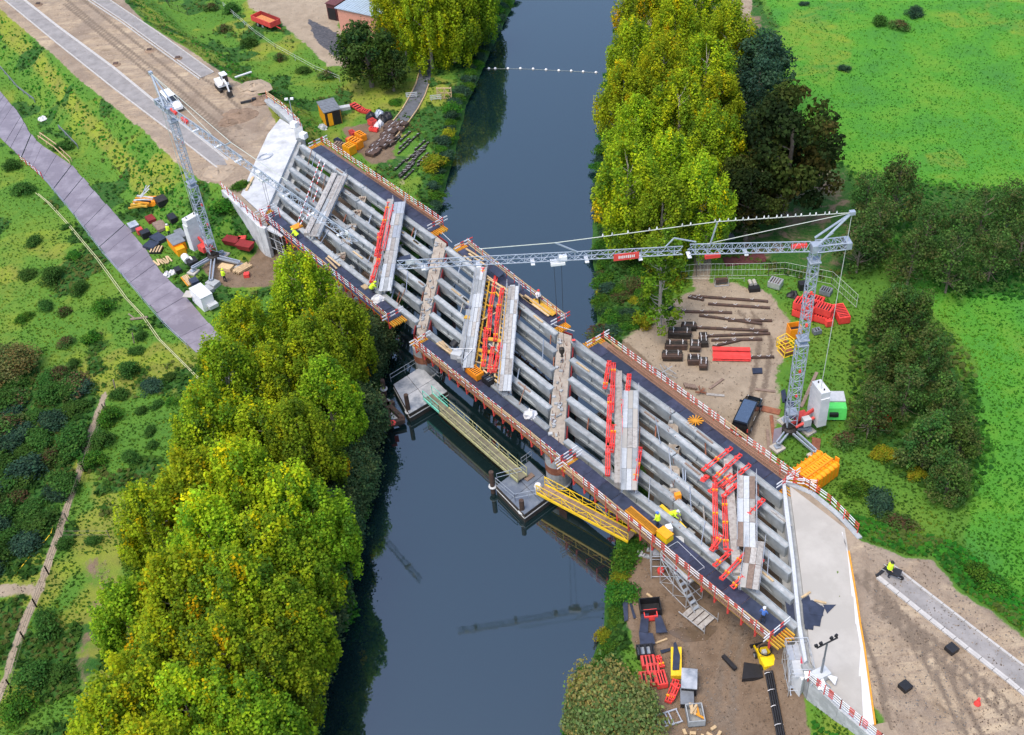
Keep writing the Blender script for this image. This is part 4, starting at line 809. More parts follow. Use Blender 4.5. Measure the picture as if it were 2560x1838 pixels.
PR = [('left span', [((971, 508), (950, 600)), ((984, 514), (958, 625)), ((948, 585), (946, 663)), ((953, 630), (928, 706)), ((958, 560), (940, 640))]),
      ('yellow formwork bay', [((1240, 692), (1224, 781)), ((1256, 723), (1241, 808)), ((1226, 778), (1221, 842)), ((1246, 765), (1238, 852)), ((1215, 822), (1211, 880)), ((1208, 672), (1204, 706)), ((1272, 806), (1260, 872)), ((1214, 872), (1208, 915)), ((1232, 870), (1222, 938)), ((1252, 860), (1236, 930))]),
      ('third span', [((1523, 905), (1512, 971)), ((1534, 910), (1529, 1030)), ((1525, 990), (1520, 1118)), ((1535, 1065), (1529, 1130)), ((1573, 938), (1569, 978)), ((1520, 1118), (1519, 1190)), ((1558, 1002), (1562, 1090)), ((1600, 1121), (1588, 1203)), ((1592, 1150), (1584, 1215))]),
      ('last span', [((1828, 1121), (1757, 1176)), ((1851, 1138), (1786, 1196)), ((1874, 1163), (1805, 1221)), ((1828, 1188), (1774, 1230)), ((1848, 1208), (1808, 1241)), ((1787, 1203), (1789, 1372)), ((1811, 1245), (1815, 1374)), ((1908, 1250), (1873, 1286)), ((1803, 1341), (1778, 1377)), ((1828, 1378), (1786, 1415)), ((1862, 1386), (1803, 1448)), ((1858, 1443), (1830, 1470)), ((1905, 1400), (1885, 1418)), ((1768, 1192), (1756, 1202))])]
for bay, lst in PR:
    for i, (a, b_) in enumerate(lst): propset(f'bundle of red steel props in the {bay}, {ORD[i]} from the top', a, b_, 6.35 + .25 * (i % 3), 6.35 + .3 * ((i + 1) % 3), w=.36 if abs(a[0] - b_[0]) < 30 else .32)
striped = lambda lab, a, b_, z0, z1: [stripes(mb_ := MB(), P(*a, z0), P(*b_, z1), .1, .1), solo(mb_, 'striped_pole', [white, red], lab, 'pole', org=P(*a, z0))]
for i, (a, b_) in enumerate([((801, 398), (745, 556)), ((812, 408), (800, 436)), ((795, 470), (783, 505)), ((760, 545), (748, 566)), ((800, 566), (786, 590)), ((810, 560), (795, 590)), ((776, 520), (766, 548)), ((806, 425), (792, 460))]):
    striped(f'red and white striped pole beside the first left walkway, {ORD[i]} of the set', a, b_, 6.3, 6.5)
# yellow formwork bay of the middle span
fb = thing('formwork_grid', 'yellow timber formwork lattice between the two middle walkways', 'formwork', tuple(P(1230, 800, 6.2))); o = np.array(fb.location)
for f in (.06, .2, .34, .62, .76, .9):
    a = np.array((1212, 690)) * (1 - f) + np.array((1276, 728)) * f; b_ = np.array((1172, 905)) * (1 - f) + np.array((1256, 965)) * f
    p, q = P(*a, 6.28), P(*b_, 6.28); MB().beam(p, q, .17, .2).build('beam', random.choice([ply, ply, wood]), fb, o)
for f0, f1 in ((.06, .2), (.76, .9), (.2, .34), (.62, .76)):
    mb = MB()
    for i in range(22):
        if f0 in (.2, .62) and i % 3: continue
        g = i / 21; pt = lambda f: (np.array((1212, 690)) * (1 - f) + np.array((1276, 728)) * f) * (1 - g) + (np.array((1172, 905)) * (1 - f) + np.array((1256, 965)) * f) * g
        mb.beam(P(*pt(f0), 6.32), P(*pt(f1), 6.32), .15, .1)
    mb.build('rungs', ply, fb, o)['kind'] = 'stuff'
for a, b_, m in (((1215, 688), (1278, 735), wood), ((1218, 696), (1272, 728), wood), ((1228, 712), (1285, 745), wood), ((1205, 800), (1240, 782), wood), ((1170, 900), (1232, 915), wood), ((1205, 920), (1248, 922), wood), ((1208, 925), (1260, 968), wood), ((1240, 730), (1250, 745), ply), ((1222, 860), (1252, 885), plank_gy), ((1196, 760), (1178, 880), wood)):
    p, q = P(*a, 6.5), P(*b_, 6.55); MB().beam(p, q, .16, .1).build('loose_board', m, fb, o)
for a in ((1180, 770), (1178, 795), (1212, 878), (1238, 850)):
    p = P(*a, 6.5); MB().box(p, (.5, 1.6, .12), 1.2).build('panel', random.choice([ply, film]), fb, o)
# ---------------------------------------------------------------- tower cranes
def lattice(mb, p, q, w, h, bays, r=.07, up=(0, 0, 1), tri=False, rb=None):
    """four (or three) chords from p to q with zigzag bracing"""
    p, q = np.asarray(p, float), np.asarray(q, float); t = nrm(q - p); up = np.asarray(up, float); a = nrm(np.cross(t, up)); b = nrm(np.cross(a, t)); rb = rb or r * .6
    cs = [-a * w / 2 - b * h / 2, a * w / 2 - b * h / 2, b * h / 2] if tri else [-a * w / 2 - b * h / 2, a * w / 2 - b * h / 2, a * w / 2 + b * h / 2, -a * w / 2 + b * h / 2]
    for c in cs: mb.tube(p + c, q + c, r, 5)
    n = len(cs)
    for i in range(bays):
        f0, f1 = i / bays, (i + 1) / bays
        for k in range(n):
            c0, c1 = cs[k], cs[(k + 1) % n]
            if i % 2: c0, c1 = c1, c0
            mb.tube(p + (q - p) * f0 + c0, p + (q - p) * f1 + c1, rb, 4, cap=False)
            if not tri or i % 2 == 0: mb.tube(p + (q - p) * f1 + c0, p + (q - p) * f1 + c1, rb, 4, cap=False)
def crane(lab, base, top, tip, peak, ballast, zt, pads, joint=None, posts=(), sign=None, ballrot=0.0, reds=()):
    bz = GZ; B = P(*base, bz); T = P(*top, zt); X = P(*tip, zt + 3.2)
    ax = V(B[0], B[1], 0); t = thing('tower_crane', lab, 'crane', tuple(B)); o = np.array(t.location)
    M0 = V(B[0], B[1], bz + 1.6); M1 = V(T[0], T[1], zt - .9); jd = nrm(V(X[0] - T[0], X[1] - T[1], 0)); jn = V(-jd[1], jd[0], 0)
    mb = MB(); L = np.linalg.norm(M1 - M0); mid = M0 + (M1 - M0) * .5
    lattice(mb, M0, mid, .98, .98, 12, .065, up=jd, rb=.032); lattice(mb, mid, M1, .76, .76, 15, .058, up=jd, rb=.03)
    mast = mb.build('mast', galv, t, o)
    for f in (.08, .5, .53, .96): c = M0 + (M1 - M0) * f; MB().box(c, (1.08, 1.08, .12), math.atan2(jd[1], jd[0])).build('collar', galv, mast, o)
    for f in (.2, .35, .62, .8): c = M0 + (M1 - M0) * f + jn * .45; MB().box(c, (.2, .16, .32), math.atan2(jd[1], jd[0])).build('clamp', neonred, mast, o)
    J0 = M1 + V(0, 0, .9) + jd * .6; jl = np.linalg.norm((X - M1)[:2]); mb = MB()
    if joint is not None:
        jm = J0 + (X - J0) * joint; X2 = X.copy()
        lattice(mb, J0, jm + V(0, 0, .3), .75, .85, 20, .055, tri=True, rb=.028); lattice(mb, jm + jd * .6 + V(0, 0, .25), X2, .62, .68, 34, .048, tri=True, rb=.026)
        mb.tube(jm - jd * .6 + V(0, 0, .9), jm + jd * 1.4 + V(0, 0, 1.6), .07, 5); mb.tube(jm + jd * 1.4 + V(0, 0, 1.6), jm + jd * 2.2 + V(0, 0, .7), .07, 5)
    else: lattice(mb, J0, J0 + (X - J0) * .45, .75, .85, 24, .05, tri=True, rb=.028); lattice(mb, J0 + (X - J0) * .46, X, .62, .68, 28, .046, tri=True, rb=.026)
    jib = mb.build('jib', galv, t, o)
    for f in (.16, .3, .42, .55, .68, .81, .94):
        c = J0 + (X - J0) * f; MB().box(c - V(0, 0, .45), (.35, .95, .1), math.atan2(jd[1], jd[0])).build('walk_plate', white, jib, o)
    c = J0 + (X - J0) * .97; MB().box(c + V(0, 0, .15), (.7, .06, .5), math.atan2(jd[1], jd[0])).build('number_plate', cream, jib, o)
    CB = M1 - jd * 2.9 + V(0, 0, .7); mb = MB(); lattice(mb, M1 + V(0, 0, .7), CB, 1.0, .7, 5, .06); mb.box(CB, (.5, 1.2, .7), math.atan2(jd[1], jd[0])); mb.build('counter_jib', galv, t, o)
    mb = MB(); mb.box(M1 + V(0, 0, .6), (.9, .85, .8), math.atan2(jd[1], jd[0])); mb.build('jib_head', galv, t, o)
    for s, f in reds: c = M1 + V(0, 0, 1.0) + jd * f; MB().beam(c - jd * .7, c + jd * .7, .34, .34).build('winch_cover', neonred, t, o)
    # peak: two struts in an A shape
    PK = V(T[0], T[1], zt) - jd * peak[0] + V(0, 0, peak[1]); mb = MB()
    for s in (-1, 1): mb.tube(M1 + jn * s * .55 + V(0, 0, 1.3), PK, .11, 6)
    mb.tube(M1 - jd * .4 + V(0, 0, 1.2), M1 + (PK - M1) * .5, .05, 5); mb.box(PK, (.5, .4, .35), math.atan2(jd[1], jd[0])); mb.build('strut_frame', galv, t, o)
    # pendants carried by posts on the jib
    mb = MB(); prev = PK; pts = [PK]
    for f, h in posts:
        b0 = J0 + (X - J0) * f; pp = b0 - jd * (.6 if h > 2.5 else -2.0) + V(0, 0, h); MB().tube(b0 + V(0, 0, .4), pp, .08, 5).build('jib_post', galv, jib, o); pts.append(pp)
    pts.append(X - jd * (jl * (1 - posts[-1][0]) * .45) + V(0, 0, .6) if posts else X + V(0, 0, .5)); mb.path(pts, .045, 4)
    mb.path([PK, J0 + (X - J0) * .27 + V(0, 0, .6)], .04, 4); tail = B - jd * 2.6 + V(0, 0, 2.2); mb.path([PK, tail], .035, 4); mb.build('pendant_cable', netm, t, o)
    # trolley, falls and hook
    tf = .62 if joint else .55; tr = J0 + (X - J0) * tf; mb = MB(); mb.box(tr - V(0, 0, .6), (1.3, .8, .25), math.atan2(jd[1], jd[0])); mb.box(tr - V(0, 0, .2) - jd * .5, (.7, .5, .5), math.atan2(jd[1], jd[0])); trolley = mb.build('trolley', white, t, o)
    mb = MB(); hz = tr[2] - 11.0
    for s in (-.35, .35): mb.tube(tr + jd * s - V(0, 0, .6), V(tr[0], tr[1], hz) + jd * s * .6, .018, 4)
    mb.build('hoist_rope', steel_dk, trolley, o); MB().lathe([(.05, .5), (.25, .4), (.28, 0), (.1, -.4), (.16, -.6), (.03, -.75)], 8, (tr[0], tr[1], hz - .2)).build('hook_block', steel_dk, trolley, o)
    # slewing platform, machinery and ballast stack
    bd = nrm(P(*ballast, bz) - V(B[0], B[1], bz)); bn = V(-bd[1], bd[0], 0); ra = math.atan2(bd[1], bd[0])
    mb = MB(); mb.lathe([(.8, .75), (.8, 1.1), (.6, 1.3)], 14, (B[0], B[1], bz)); mb.box(B + bd * 1.1 + V(0, 0, 1.35), (3.2, .8, .25), ra); mb.build('slewing_platform', steel_dk, t, o)
    MB().box(B + bd * 1.3 + bn * .45 + V(0, 0, 1.9), (1.2, .7, .8), ra).build('winch', red, t, o); MB().box(B + bd * 1.5 - bn * .5 + V(0, 0, 1.95), (.8, .7, .9), ra).build('control_cabinet', palegrey, t, o)
    MB().beam(B + bd * .2 + V(0, 0, 1.6), B + bd * 2.6 + V(0, 0, 2.9), .25, .3).build('brace', red, t, o); MB().tube(B + bd * .3 - bn * .6 + V(0, 0, 1.6), B + bd * 2.3 - bn * .6 + V(0, 0, 2.3), .16, 8).build('drum', red, t, o)
    for k in range(6):
        c = B + bd * 2.95 + V(0, 0, 1.65 + k * .77); MB().box(c, (1.0, 2.25 - (.25 if k == 5 else 0), .755), ra).build('ballast_slab', cream, t, o)
    for s in (-1, 1): MB().tube(B + bd * 2.95 + bn * s * .6 + V(0, 0, 5.85), B + bd * 2.95 + bn * s * .6 + V(0, 0, 6.1), .07, 6).build('lifting_eye', steel_dk, t, o)
    for u, v in pads:
        pp = P(u, v, bz); MB().box(pp + V(0, 0, .12), (1.2, 1.2, .25), ra + .3).build('pad', concrete_rt, t, o)
        q = V(B[0], B[1], bz + .95); mb = MB(); dd = nrm(pp - q); n = V(-dd[1], dd[0], 0) * .2
        for s in (-1, 1): mb.beam(q + n * s * 1.2, pp + n * s + V(0, 0, .75), .14, .25)
        mb.beam(q + V(0, 0, -.3), pp + V(0, 0, .5), .12, .12); mb.tube(pp + V(0, 0, .25), pp + V(0, 0, .85), .12, 8); mb.box(pp + V(0, 0, .32), (.6, .6, .12), ra); mb.build('outrigger', galv, t, o)
    return t, M1, J0, X, jd, jl, PK, pts
CR = crane('grey lattice tower crane on the right bank, jib reaching left over the river', (1972, 1088), (2041, 612), (993, 660), (2.9, 3.1), (2046, 1068), 24.3, [(1943, 1122), (2037, 1142), (1962, 1056), (2020, 1080)], .30, ((.25, 3.0), (.57, 1.7)), None, 0, ((0, 1.6), (0, 9.6)))
CLN = crane('grey lattice tower crane on the left bank, jib pointing over the left span', (538, 655), (423, 270), (886, 599), (3.1, 3.4), (512, 640), 22.6, [(484, 682), (531, 712), (602, 668), (560, 640)], None, ((.35, 1.6),), None, 0, ((0, 1.4), (0, 4.4)))
def fixpeak(C, pk):      # apex of the A-frame, set behind and above the jib head
    pass
def bird(p, k):
    mb = MB(); mb.lathe([(.02, -.2), (.11, -.1), (.13, .05), (.07, .18), (.08, .26), (.02, .33)], 6); me = mb.mesh('bird', [palegrey, white][k % 2]); return me
bm_ = [bird(None, 0), bird(None, 1)]; q0, q1, q2 = CR[7][0], CR[7][1], CR[7][2]
for i in range(26):
    f = .08 + i * .9 / 26 + random.uniform(-.012, .012); c = q0 + (q1 - q0) * f * 1.45 if f * 1.45 < 1 else q1 + (q2 - q1) * (f * 1.45 - 1) / .5
    o = inst('pigeon', bm_[i % 2], None, c + V(0, 0, .1), 0, .62); tag(o, f'pale pigeon on the jib cable of the right crane, {ordw(i)} from the peak', 'bird', 'pigeons on the crane cable')
mb = MB(); jd = CR[4]; c = CR[2] + (CR[3] - CR[2]) * .455; ra = math.atan2(jd[1], jd[0])
bn = thing('banner', 'red banner with white lettering on the right crane jib', 'banner', tuple(c)); o = np.array(c); n_ = V(-jd[1], jd[0], 0); n_ = n_ if n_[1] < 0 else -n_
MB().beam(c - jd * 1.15 + n_ * .42, c + jd * 1.15 + n_ * .42, .06, .7).build('board', red, bn, o)
mb = MB()
for i in range(9): x = -.75 + i * .17; mb.beam(c + jd * x + n_ * .46, c + jd * (x + .1) + n_ * .46, .02, random.choice([.2, .3, .25]))
mb.build('lettering', white, bn, o)
# ---------------------------------------------------------------- barges and gangways
def tubes(lst, r=.03, n=5):
    mb = MB()
    for a, b_ in lst: mb.tube(a, b_, r, n)
    return mb
def barge(lab, corners, zt, m, piles, rails):
    c = pxs(corners, zt); t = thing('pontoon_barge', lab, 'barge', tuple(sum(c) / 4 * V(1, 1, 0))); o = np.array(t.location)
    hull = MB().prism(c, -.5, zt - .05).build('hull', steel_dk, t, o); ce = sum(c) / 4
    for i in range(2):
        for j in range(2):
            def bl(a, b_): return (c[0] * (1 - a) + c[3] * a) * (1 - b_) + (c[1] * (1 - a) + c[2] * a) * b_
            e = .006; MB().prism([bl(i / 2 + e, j / 2 + e), bl(i / 2 + .5 - e, j / 2 + e), bl(i / 2 + .5 - e, j / 2 + .5 - e), bl(i / 2 + e, j / 2 + .5 - e)], zt - .05, zt + .012 * (i + j)).build('deck_plate', m, t, o)
    mb = MB()
    for a, b_ in zip(c, c[1:] + c[:1]): mb.beam(a + V(0, 0, -.55), b_ + V(0, 0, -.55), .1, .1)
    mb.build('fender_strip', palegrey, t, o)
    for base, top in piles:
        b0 = P(*base, .1); lo, hi = 0.0, 12.0
        for _ in range(40):
            h = (lo + hi) / 2; w = V(b0[0], b0[1], h) - V(0, 0, CH); pv = 919 - FP * (w @ U_) / (w @ F_)
            if pv > top[1]: lo = h
            else: hi = h
        MB().tube(V(b0[0], b0[1], -1.5), V(b0[0], b0[1], lo), .25, 12).build('pile', pile_m, t, o); MB().lathe([(.36, zt - .45), (.44, zt - .4), (.44, zt - .3), (.36, zt - .25)], 12, (b0[0], b0[1], 0)).build('collar', palegrey, t, o)
    for ln in rails:
        w = [P(u, v, zt) for u, v in ln]; mb = MB()
        for a, b_ in zip(w[:-1], w[1:]):
            for lv in (.55, 1.1): mb.tube(a + V(0, 0, lv), b_ + V(0, 0, lv), .03, 5)
            for f in (0, .5, 1): c_ = a + (b_ - a) * f; mb.tube(c_, c_ + V(0, 0, 1.1), .03, 5)
        mb.build('handrail', galv, t, o)
    return t
barge('grey pontoon barge with a frost-pale deck below the left pier', [(983, 961), (1052, 917), (1119, 979), (1023, 1035)], 1.25, deckm, [((1024, 1042), (1011, 987)), ((962, 985), (955, 950))], [[(978, 955), (1048, 912)], [(1060, 916), (1100, 952), (1108, 946)]])
barge('dark blue pontoon barge with handrails below the right pier', [(1240, 1214), (1323, 1152), (1396, 1224), (1311, 1287)], 1.25, deckblue, [((1307, 1292), (1301, 1251)), ((1233, 1229), (1227, 1180))], [[(1240, 1213), (1288, 1254), (1356, 1240)], [(1243, 1203), (1306, 1187)], [(1304, 1164), (1330, 1146)]])
fr = thing('docking_frame', 'rusty black beam frame floating beside the left pontoon barge', 'frame', tuple(P(970, 1030, .6))); o = np.array(fr.location)
for a, b_ in (((946, 1026), (984, 1006)), ((968, 1010), (1008, 1048)), ((946, 1030), (972, 1060)), ((966, 1020), (975, 1058)), ((972, 1060), (1012, 1050)), ((950, 985), (968, 1010))): MB().beam(P(*a, .7), P(*b_, .7), .5, .5).build('beam', pile_m, fr, o)
MB().prism(pxs([(955, 990), (985, 1004), (950, 1024)], .45), .2, .45).build('deck_plate', deckm, fr, o); MB().prism(pxs([(978, 1022), (1008, 1050), (975, 1056)], .4), .2, .4).build('deck_plate', deckm, fr, o)
MB().tube(P(975, 1058, -.5), P(975, 1058, 1.6), .34, 10).build('pile', pile_m, fr, o); MB().tube(P(975, 1058, 1.6), P(975, 1058, 1.8), .36, 10).build('pile_cap', neonred, fr, o); MB().tube(P(983, 1057, 1), P(983, 1057, 1.5), .3, 10).build('pile_cap', neonred, fr, o)
def gangway(lab, a, b_, za, zb, w, m, deck, hp=1.15, truss=True, m2=None, split=0):
    p, q = P(*a, za), P(*b_, zb); d = nrm(q - p); n = nrm(np.cross(d, V(0, 0, 1))) * w / 2; t = thing('gangway', lab, 'gangway', tuple(p)); o = np.array(t.location); L = np.linalg.norm(q - p); N = int(L / 1.5)
    for i in range(N):
        c0, c1 = p + d * (L * i / N + .02), p + d * (L * (i + 1) / N - .02); MB().hexa([c0 - n - V(0, 0, .08), c0 + n - V(0, 0, .08), c1 + n - V(0, 0, .08), c1 - n - V(0, 0, .08), c0 - n, c0 + n, c1 + n, c1 - n]).build('grating', deck, t, o)
    for s in (-1, 1):
        k = int(N * split)
        for i0, i1, mt in ((0, k, m2), (k, N, m)):
            if i0 == i1: continue
            mb = MB(); e = n * s * 1.04; A, B_ = p + d * L * i0 / N, p + d * L * i1 / N
            for lv, r in ((-.05, .12), (.55, .035), (hp, .06)): mb.beam(A + e + V(0, 0, lv), B_ + e + V(0, 0, lv), r, r if lv > 0 else .3)
            for i in range(i0, i1 + 1): c = p + d * L * i / N + e; mb.tube(c, c + V(0, 0, hp), .045, 5)
            if truss:
                for i in range(i0, i1): c, c2 = p + d * L * i / N + e, p + d * L * (i + 1) / N + e; mb.tube(c + V(0, 0, 0 if i % 2 else hp), c2 + V(0, 0, hp if i % 2 else 0), .04, 5)
            mb.build('side_frame', mt, t, o)
    return t
gangway('long weathered walkway with pale green end linking the two pontoon barges', (1070, 990), (1306, 1196), 1.7, 1.7, 1.15, olive, mat('olive_deck', (.17, .16, .115), .8, .25, 1.5), truss=False, m2=teal, split=.26)
gangway('yellow truss footbridge from the right pontoon barge up to the muddy bank', (1352, 1222), (1580, 1343), 1.9, 2.2, 1.3, yellow, plank_br)
solo(MB().prism(pxs([(1310, 1198), (1328, 1182), (1337, 1190), (1319, 1203)], 1.35), 1.28, 1.42), 'pallet', plank_br, 'brown wooden pallet on the blue barge deck', 'pallet')
pl = MB(); [pl.box((0, 0, .5), (.6, .6, .9)), pl.lathe([(.3, .9), (.42, 1.05), (.3, 1.3)], 8)]; solo(pl, 'plastic_bag', tarp, 'white bag on the blue barge next to the yellow footbridge', 'bag', P(1346, 1233, 1.27))
# buoy line
for i, (u, v) in enumerate([(1238, 172), (1270, 172), (1301, 172), (1333, 173), (1365, 175), (1397, 177), (1428, 178), (1458, 180), (1490, 182), (1222, 172)]):
    solo(MB().lathe([(.05, -.2), (.19, -.08), (.23, .08), (.16, .2), (.04, .26)], 10), 'buoy', white, f'white float in the line across the upper river, {ordw(i)} from the left' if i < 9 else 'white float at the reedy left end of the line across the river', 'buoy', P(u, v, 0), 0, 'white floats across the river')
rp = MB(); rp.path([P(u, v, .05) for u, v in [(1215, 172), (1301, 172), (1365, 175), (1430, 178), (1495, 182)]], .018, 4); solo(rp, 'rope', netm, 'thin rope joining the white floats across the river', 'rope', org=P(1360, 175, 0))
# ---------------------------------------------------------------- vehicles
def wheels(t, xs, w, r=.34, m=black):
    for x in xs:
        for s in (-1, 1):
            k = MB(); k.tube((x, s * w / 2 - .11, r), (x, s * w / 2 + .11, r), r, 14); wh = k.build('wheel', m, t)
            k = MB(); k.tube((x, s * w / 2 - .12, r), (x, s * w / 2 + .12, r), r * .6, 10); k.build('rim', alu, wh)
def loft(mb, secs, m=0):
    """close a body through cross-sections [(x, [(y, z) ...])]"""
    b = len(mb.v); n = len(secs[0][1])
    for x, pr in secs: mb.v += [(x, y, z) for y, z in pr]
    for i in range(len(secs) - 1):
        for j in range(n): mb.f.append((b + i * n + j, b + i * n + (j + 1) % n, b + (i + 1) * n + (j + 1) % n, b + (i + 1) * n + j)); mb.m.append(m)
    mb.f.append(tuple(b + j for j in reversed(range(n)))); mb.m.append(m); mb.f.append(tuple(b + (len(secs) - 1) * n + j for j in range(n))); mb.m.append(m); return mb
def carsec(w, zb, zm, zt, wt): return [(-w, zb), (-w, zm), (-wt, zt - .1), (-wt + .12, zt), (wt - .12, zt), (wt, zt - .1), (w, zm), (w, zb)]
def van(lab, loc, rz, paint, roofm, pick=False):
    t = thing('van', lab, 'van', loc, rz); mb = MB()
    if not pick:
        secs = [(-2.55, carsec(.9, .35, 1.0, 1.75, .74)), (-2.45, carsec(.95, .3, 1.05, 1.92, .78)), (.9, carsec(.95, .3, 1.05, 1.95, .78)), (1.65, carsec(.94, .3, 1.05, 1.2, .76)), (2.4, carsec(.88, .32, .85, 1.0, .7)), (2.6, carsec(.78, .4, .7, .82, .6))]
    else:
        secs = [(-2.5, carsec(.85, .35, .9, 1.72, .72)), (-2.35, carsec(.92, .3, 1.0, 1.88, .76)), (.3, carsec(.92, .3, 1.0, 1.9, .76)), (1.05, carsec(.92, .3, 1.0, 1.12, .74)), (2.2, carsec(.88, .32, .85, .98, .7)), (2.45, carsec(.78, .4, .7, .8, .6))]
    body = loft(mb, secs).build('body', paint, t); x1 = .9 if not pick else .3; x2 = 1.65 if not pick else 1.05
    if not pick: MB().box((-.75, 0, 1.955), (3.1, 1.34, .02)).build('roof', roofm, t)
    MB().hexa([(x1 + .08, -.7, 1.84), (x1 + .08, .7, 1.84), (x2 - .06, .78, 1.27), (x2 - .06, -.78, 1.27), (x1 + .1, -.7, 1.88), (x1 + .1, .7, 1.88), (x2 - .02, .78, 1.31), (x2 - .02, -.78, 1.31)]).build('windscreen', glass, t)
    for s in (-1, 1):
        for a, b_ in ((-2.2, -1.2), (-1.1, -.1), (0, .85 if not pick else .25)): MB().hexa([(a, s * .915, 1.15), (b_, s * .915, 1.15), (b_, s * .93, 1.15), (a, s * .93, 1.15), (a + .05, s * .81, 1.72), (b_ - .05, s * .81, 1.72), (b_ - .05, s * .83, 1.72), (a + .05, s * .83, 1.72)]).build('side_window', glass, t)
        MB().box((1.2 if not pick else .6, s * 1.1, 1.15), (.14, .28, .2)).build('mirror', blackpaint, t)
        MB().box((2.46 if not pick else 2.3, s * .62, .78), (.16, .32, .16)).build('headlight', palegrey, t); MB().box((-2.53, s * .85, 1.1), (.05, .12, .5)).build('tail_light', red, t)
        MB().box((-.55, s * .962, 1.02), (.7, .03, .05)).build('door_handle', palegrey, t)
    MB().box((-2.54, 0, 1.45), (.05, 1.3, .45)).build('rear_window', glass, t); MB().box((-2.58, 0, .75), (.03, .55, .13)).build('number_plate', palegrey, t)
    MB().box((-2.6, 0, .42), (.15, 1.8, .2)).build('bumper', black, t)
    wheels(t, (-1.5, 1.55), 1.76); return t
a_ = angpx((1852, 1062), (1885, 992)); pv = P(1868, 1033, GZ + .9); van('black passenger van parked in the sandy crane yard', (pv[0], pv[1], zat(pv[0], pv[1])), a_, blackpaint, vanroof).scale = (1.08, 1.0, 1.0)
a_ = angpx((420, 240), (452, 274), DZ); pv = P(429, 253, DZ + .9); van('white van parked on the unfinished road beside the left crane head', (pv[0], pv[1], DZ + .02), a_, white, white, True)
# mini excavator
def excavator(lab, loc, rz):
    t = thing('excavator', lab, 'excavator', loc, rz)
    for s in (-1, 1):
        MB().hexa([(-1.05, s * .75 - .2, .0), (1.05, s * .75 - .2, .0), (1.05, s * .75 + .2, .0), (-1.05, s * .75 + .2, .0), (-1.25, s * .75 - .2, .5), (1.25, s * .75 - .2, .5), (1.25, s * .75 + .2, .5), (-1.25, s * .75 + .2, .5)]).build('track', black, t)
    MB().lathe([(.5, .4), (.5, .62)], 12).build('turntable', steel_dk, t)
    loft(MB(), [(-1.35, [(-.6, .7), (-.6, 1.2), (.6, 1.2), (.6, .7)]), (-1.1, [(-.85, .65), (-.85, 1.5), (.85, 1.5), (.85, .65)]), (.2, [(-.9, .65), (-.9, 1.35), (.9, 1.35), (.9, .65)]), (.7, [(-.8, .65), (-.8, 1.0), (.8, 1.0), (.8, .65)])]).build('body', white, t)
    cabm = MB(); cabm.box((.05, .42, 1.75), (1.25, .85, 1.1)); c = cabm.build('cab', glass, t); MB().box((.05, .42, 2.36), (1.35, .95, .12)).build('cab_roof', white, c)
    for x in (-.55, .66): MB().box((x, .0, 1.8), (.08, .06, 1.2)).build('cab_pillar', white, c)
    MB().beam((.6, -.2, 1.0), (2.0, -.2, 2.3), .25, .35).beam((2.0, -.2, 2.3), (2.9, -.2, 2.0), .22, .3).build('boom', white, t); MB().beam((2.9, -.2, 2.05), (3.3, -.2, .9), .18, .25).build('stick', white, t)
    MB().hexa([(3.0, -.6, .3), (3.6, -.6, .2), (3.6, .2, .2), (3.0, .2, .3), (3.1, -.6, .95), (3.45, -.6, .95), (3.45, .2, .95), (3.1, .2, .95)]).build('bucket', steel_dk, t); MB().box((-1.5, 0, .35), (.12, 1.6, .4)).build('dozer_blade', steel_dk, t)
pe = P(557, 213, DZ + .6); excavator('white mini excavator at the end of the upper road strip', (pe[0], pe[1], DZ), angpx((553, 208), (583, 238), DZ))
# yellow compact loader under the bridge corner
pr_ = P(1914, 1642, GZ + .8); t = thing('compact_loader', 'yellow compact loader with black ring on top parked under the bridge end', 'loader', (pr_[0], pr_[1], GZ), angpx((1922, 1660), (1905, 1622)))
loft(MB(), [(-1.5, [(-.7, .5), (-.7, 1.3), (.7, 1.3), (.7, .5)]), (-.3, [(-.85, .5), (-.85, 1.5), (.85, 1.5), (.85, .5)]), (.2, [(-.75, .5), (-.75, 1.15), (.75, 1.15), (.75, .5)]), (1.3, [(-.7, .5), (-.7, 1.05), (.7, 1.05), (.7, .5)])]).build('body', yellowsafe, t)
rg = MB()
for i in range(16): a0, a1 = i * math.pi / 8, (i + 1) * math.pi / 8; rg.tube((.35 + .72 * math.cos(a0), .72 * math.sin(a0), 1.75), (.35 + .72 * math.cos(a1), .72 * math.sin(a1), 1.75), .08, 6)
rg.build('guard_ring', black, t); MB().box((.3, .1, 1.4), (.5, .5, .6)).build('seat', palegrey, t); wheels(t, (-1.0, .9), 1.8, .42)
for s in (-1, 1): MB().beam((.9, s * .6, .9), (2.2, s * .6, .5), .15, .25).build('lift_arm', yellowsafe, t); t.scale = (.72, .72, .8)
MB().hexa([(2.1, -.95, .1), (2.7, -.95, .05), (2.7, .95, .05), (2.1, .95, .1), (2.1, -.95, .75), (2.25, -.95, .75), (2.25, .95, .75), (2.1, .95, .75)]).build('bucket', black, t)
# red trailer at the farm yard
pt_ = P(668, 66); t = thing('tipper_trailer', 'open red farm trailer with orange load beside the gravel yard', 'trailer', (pt_[0], pt_[1], GZ), angpx((632, 55), (700, 82)))
MB().box((0, 0, .85), (5.4, 2.2, .15)).build('floor', rust, t)
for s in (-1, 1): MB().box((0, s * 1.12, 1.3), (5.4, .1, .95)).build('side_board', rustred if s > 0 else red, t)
for x in (-2.7, 2.7): MB().box((x, 0, 1.3), (.1, 2.2, .95)).build('end_board', red, t)
MB().prism([(-2.5, -1), (2.4, -1), (2.4, 1), (-2.5, 1)], .93, 1.15).build('load', mat('orange_rust_load', (.50, .20, .07), .9, .3, 3), t); wheels(t, (-1.2, .2), 1.9, .42); MB().beam((2.7, 0, .7), (4.0, 0, .6), .12).build('drawbar', red, t)
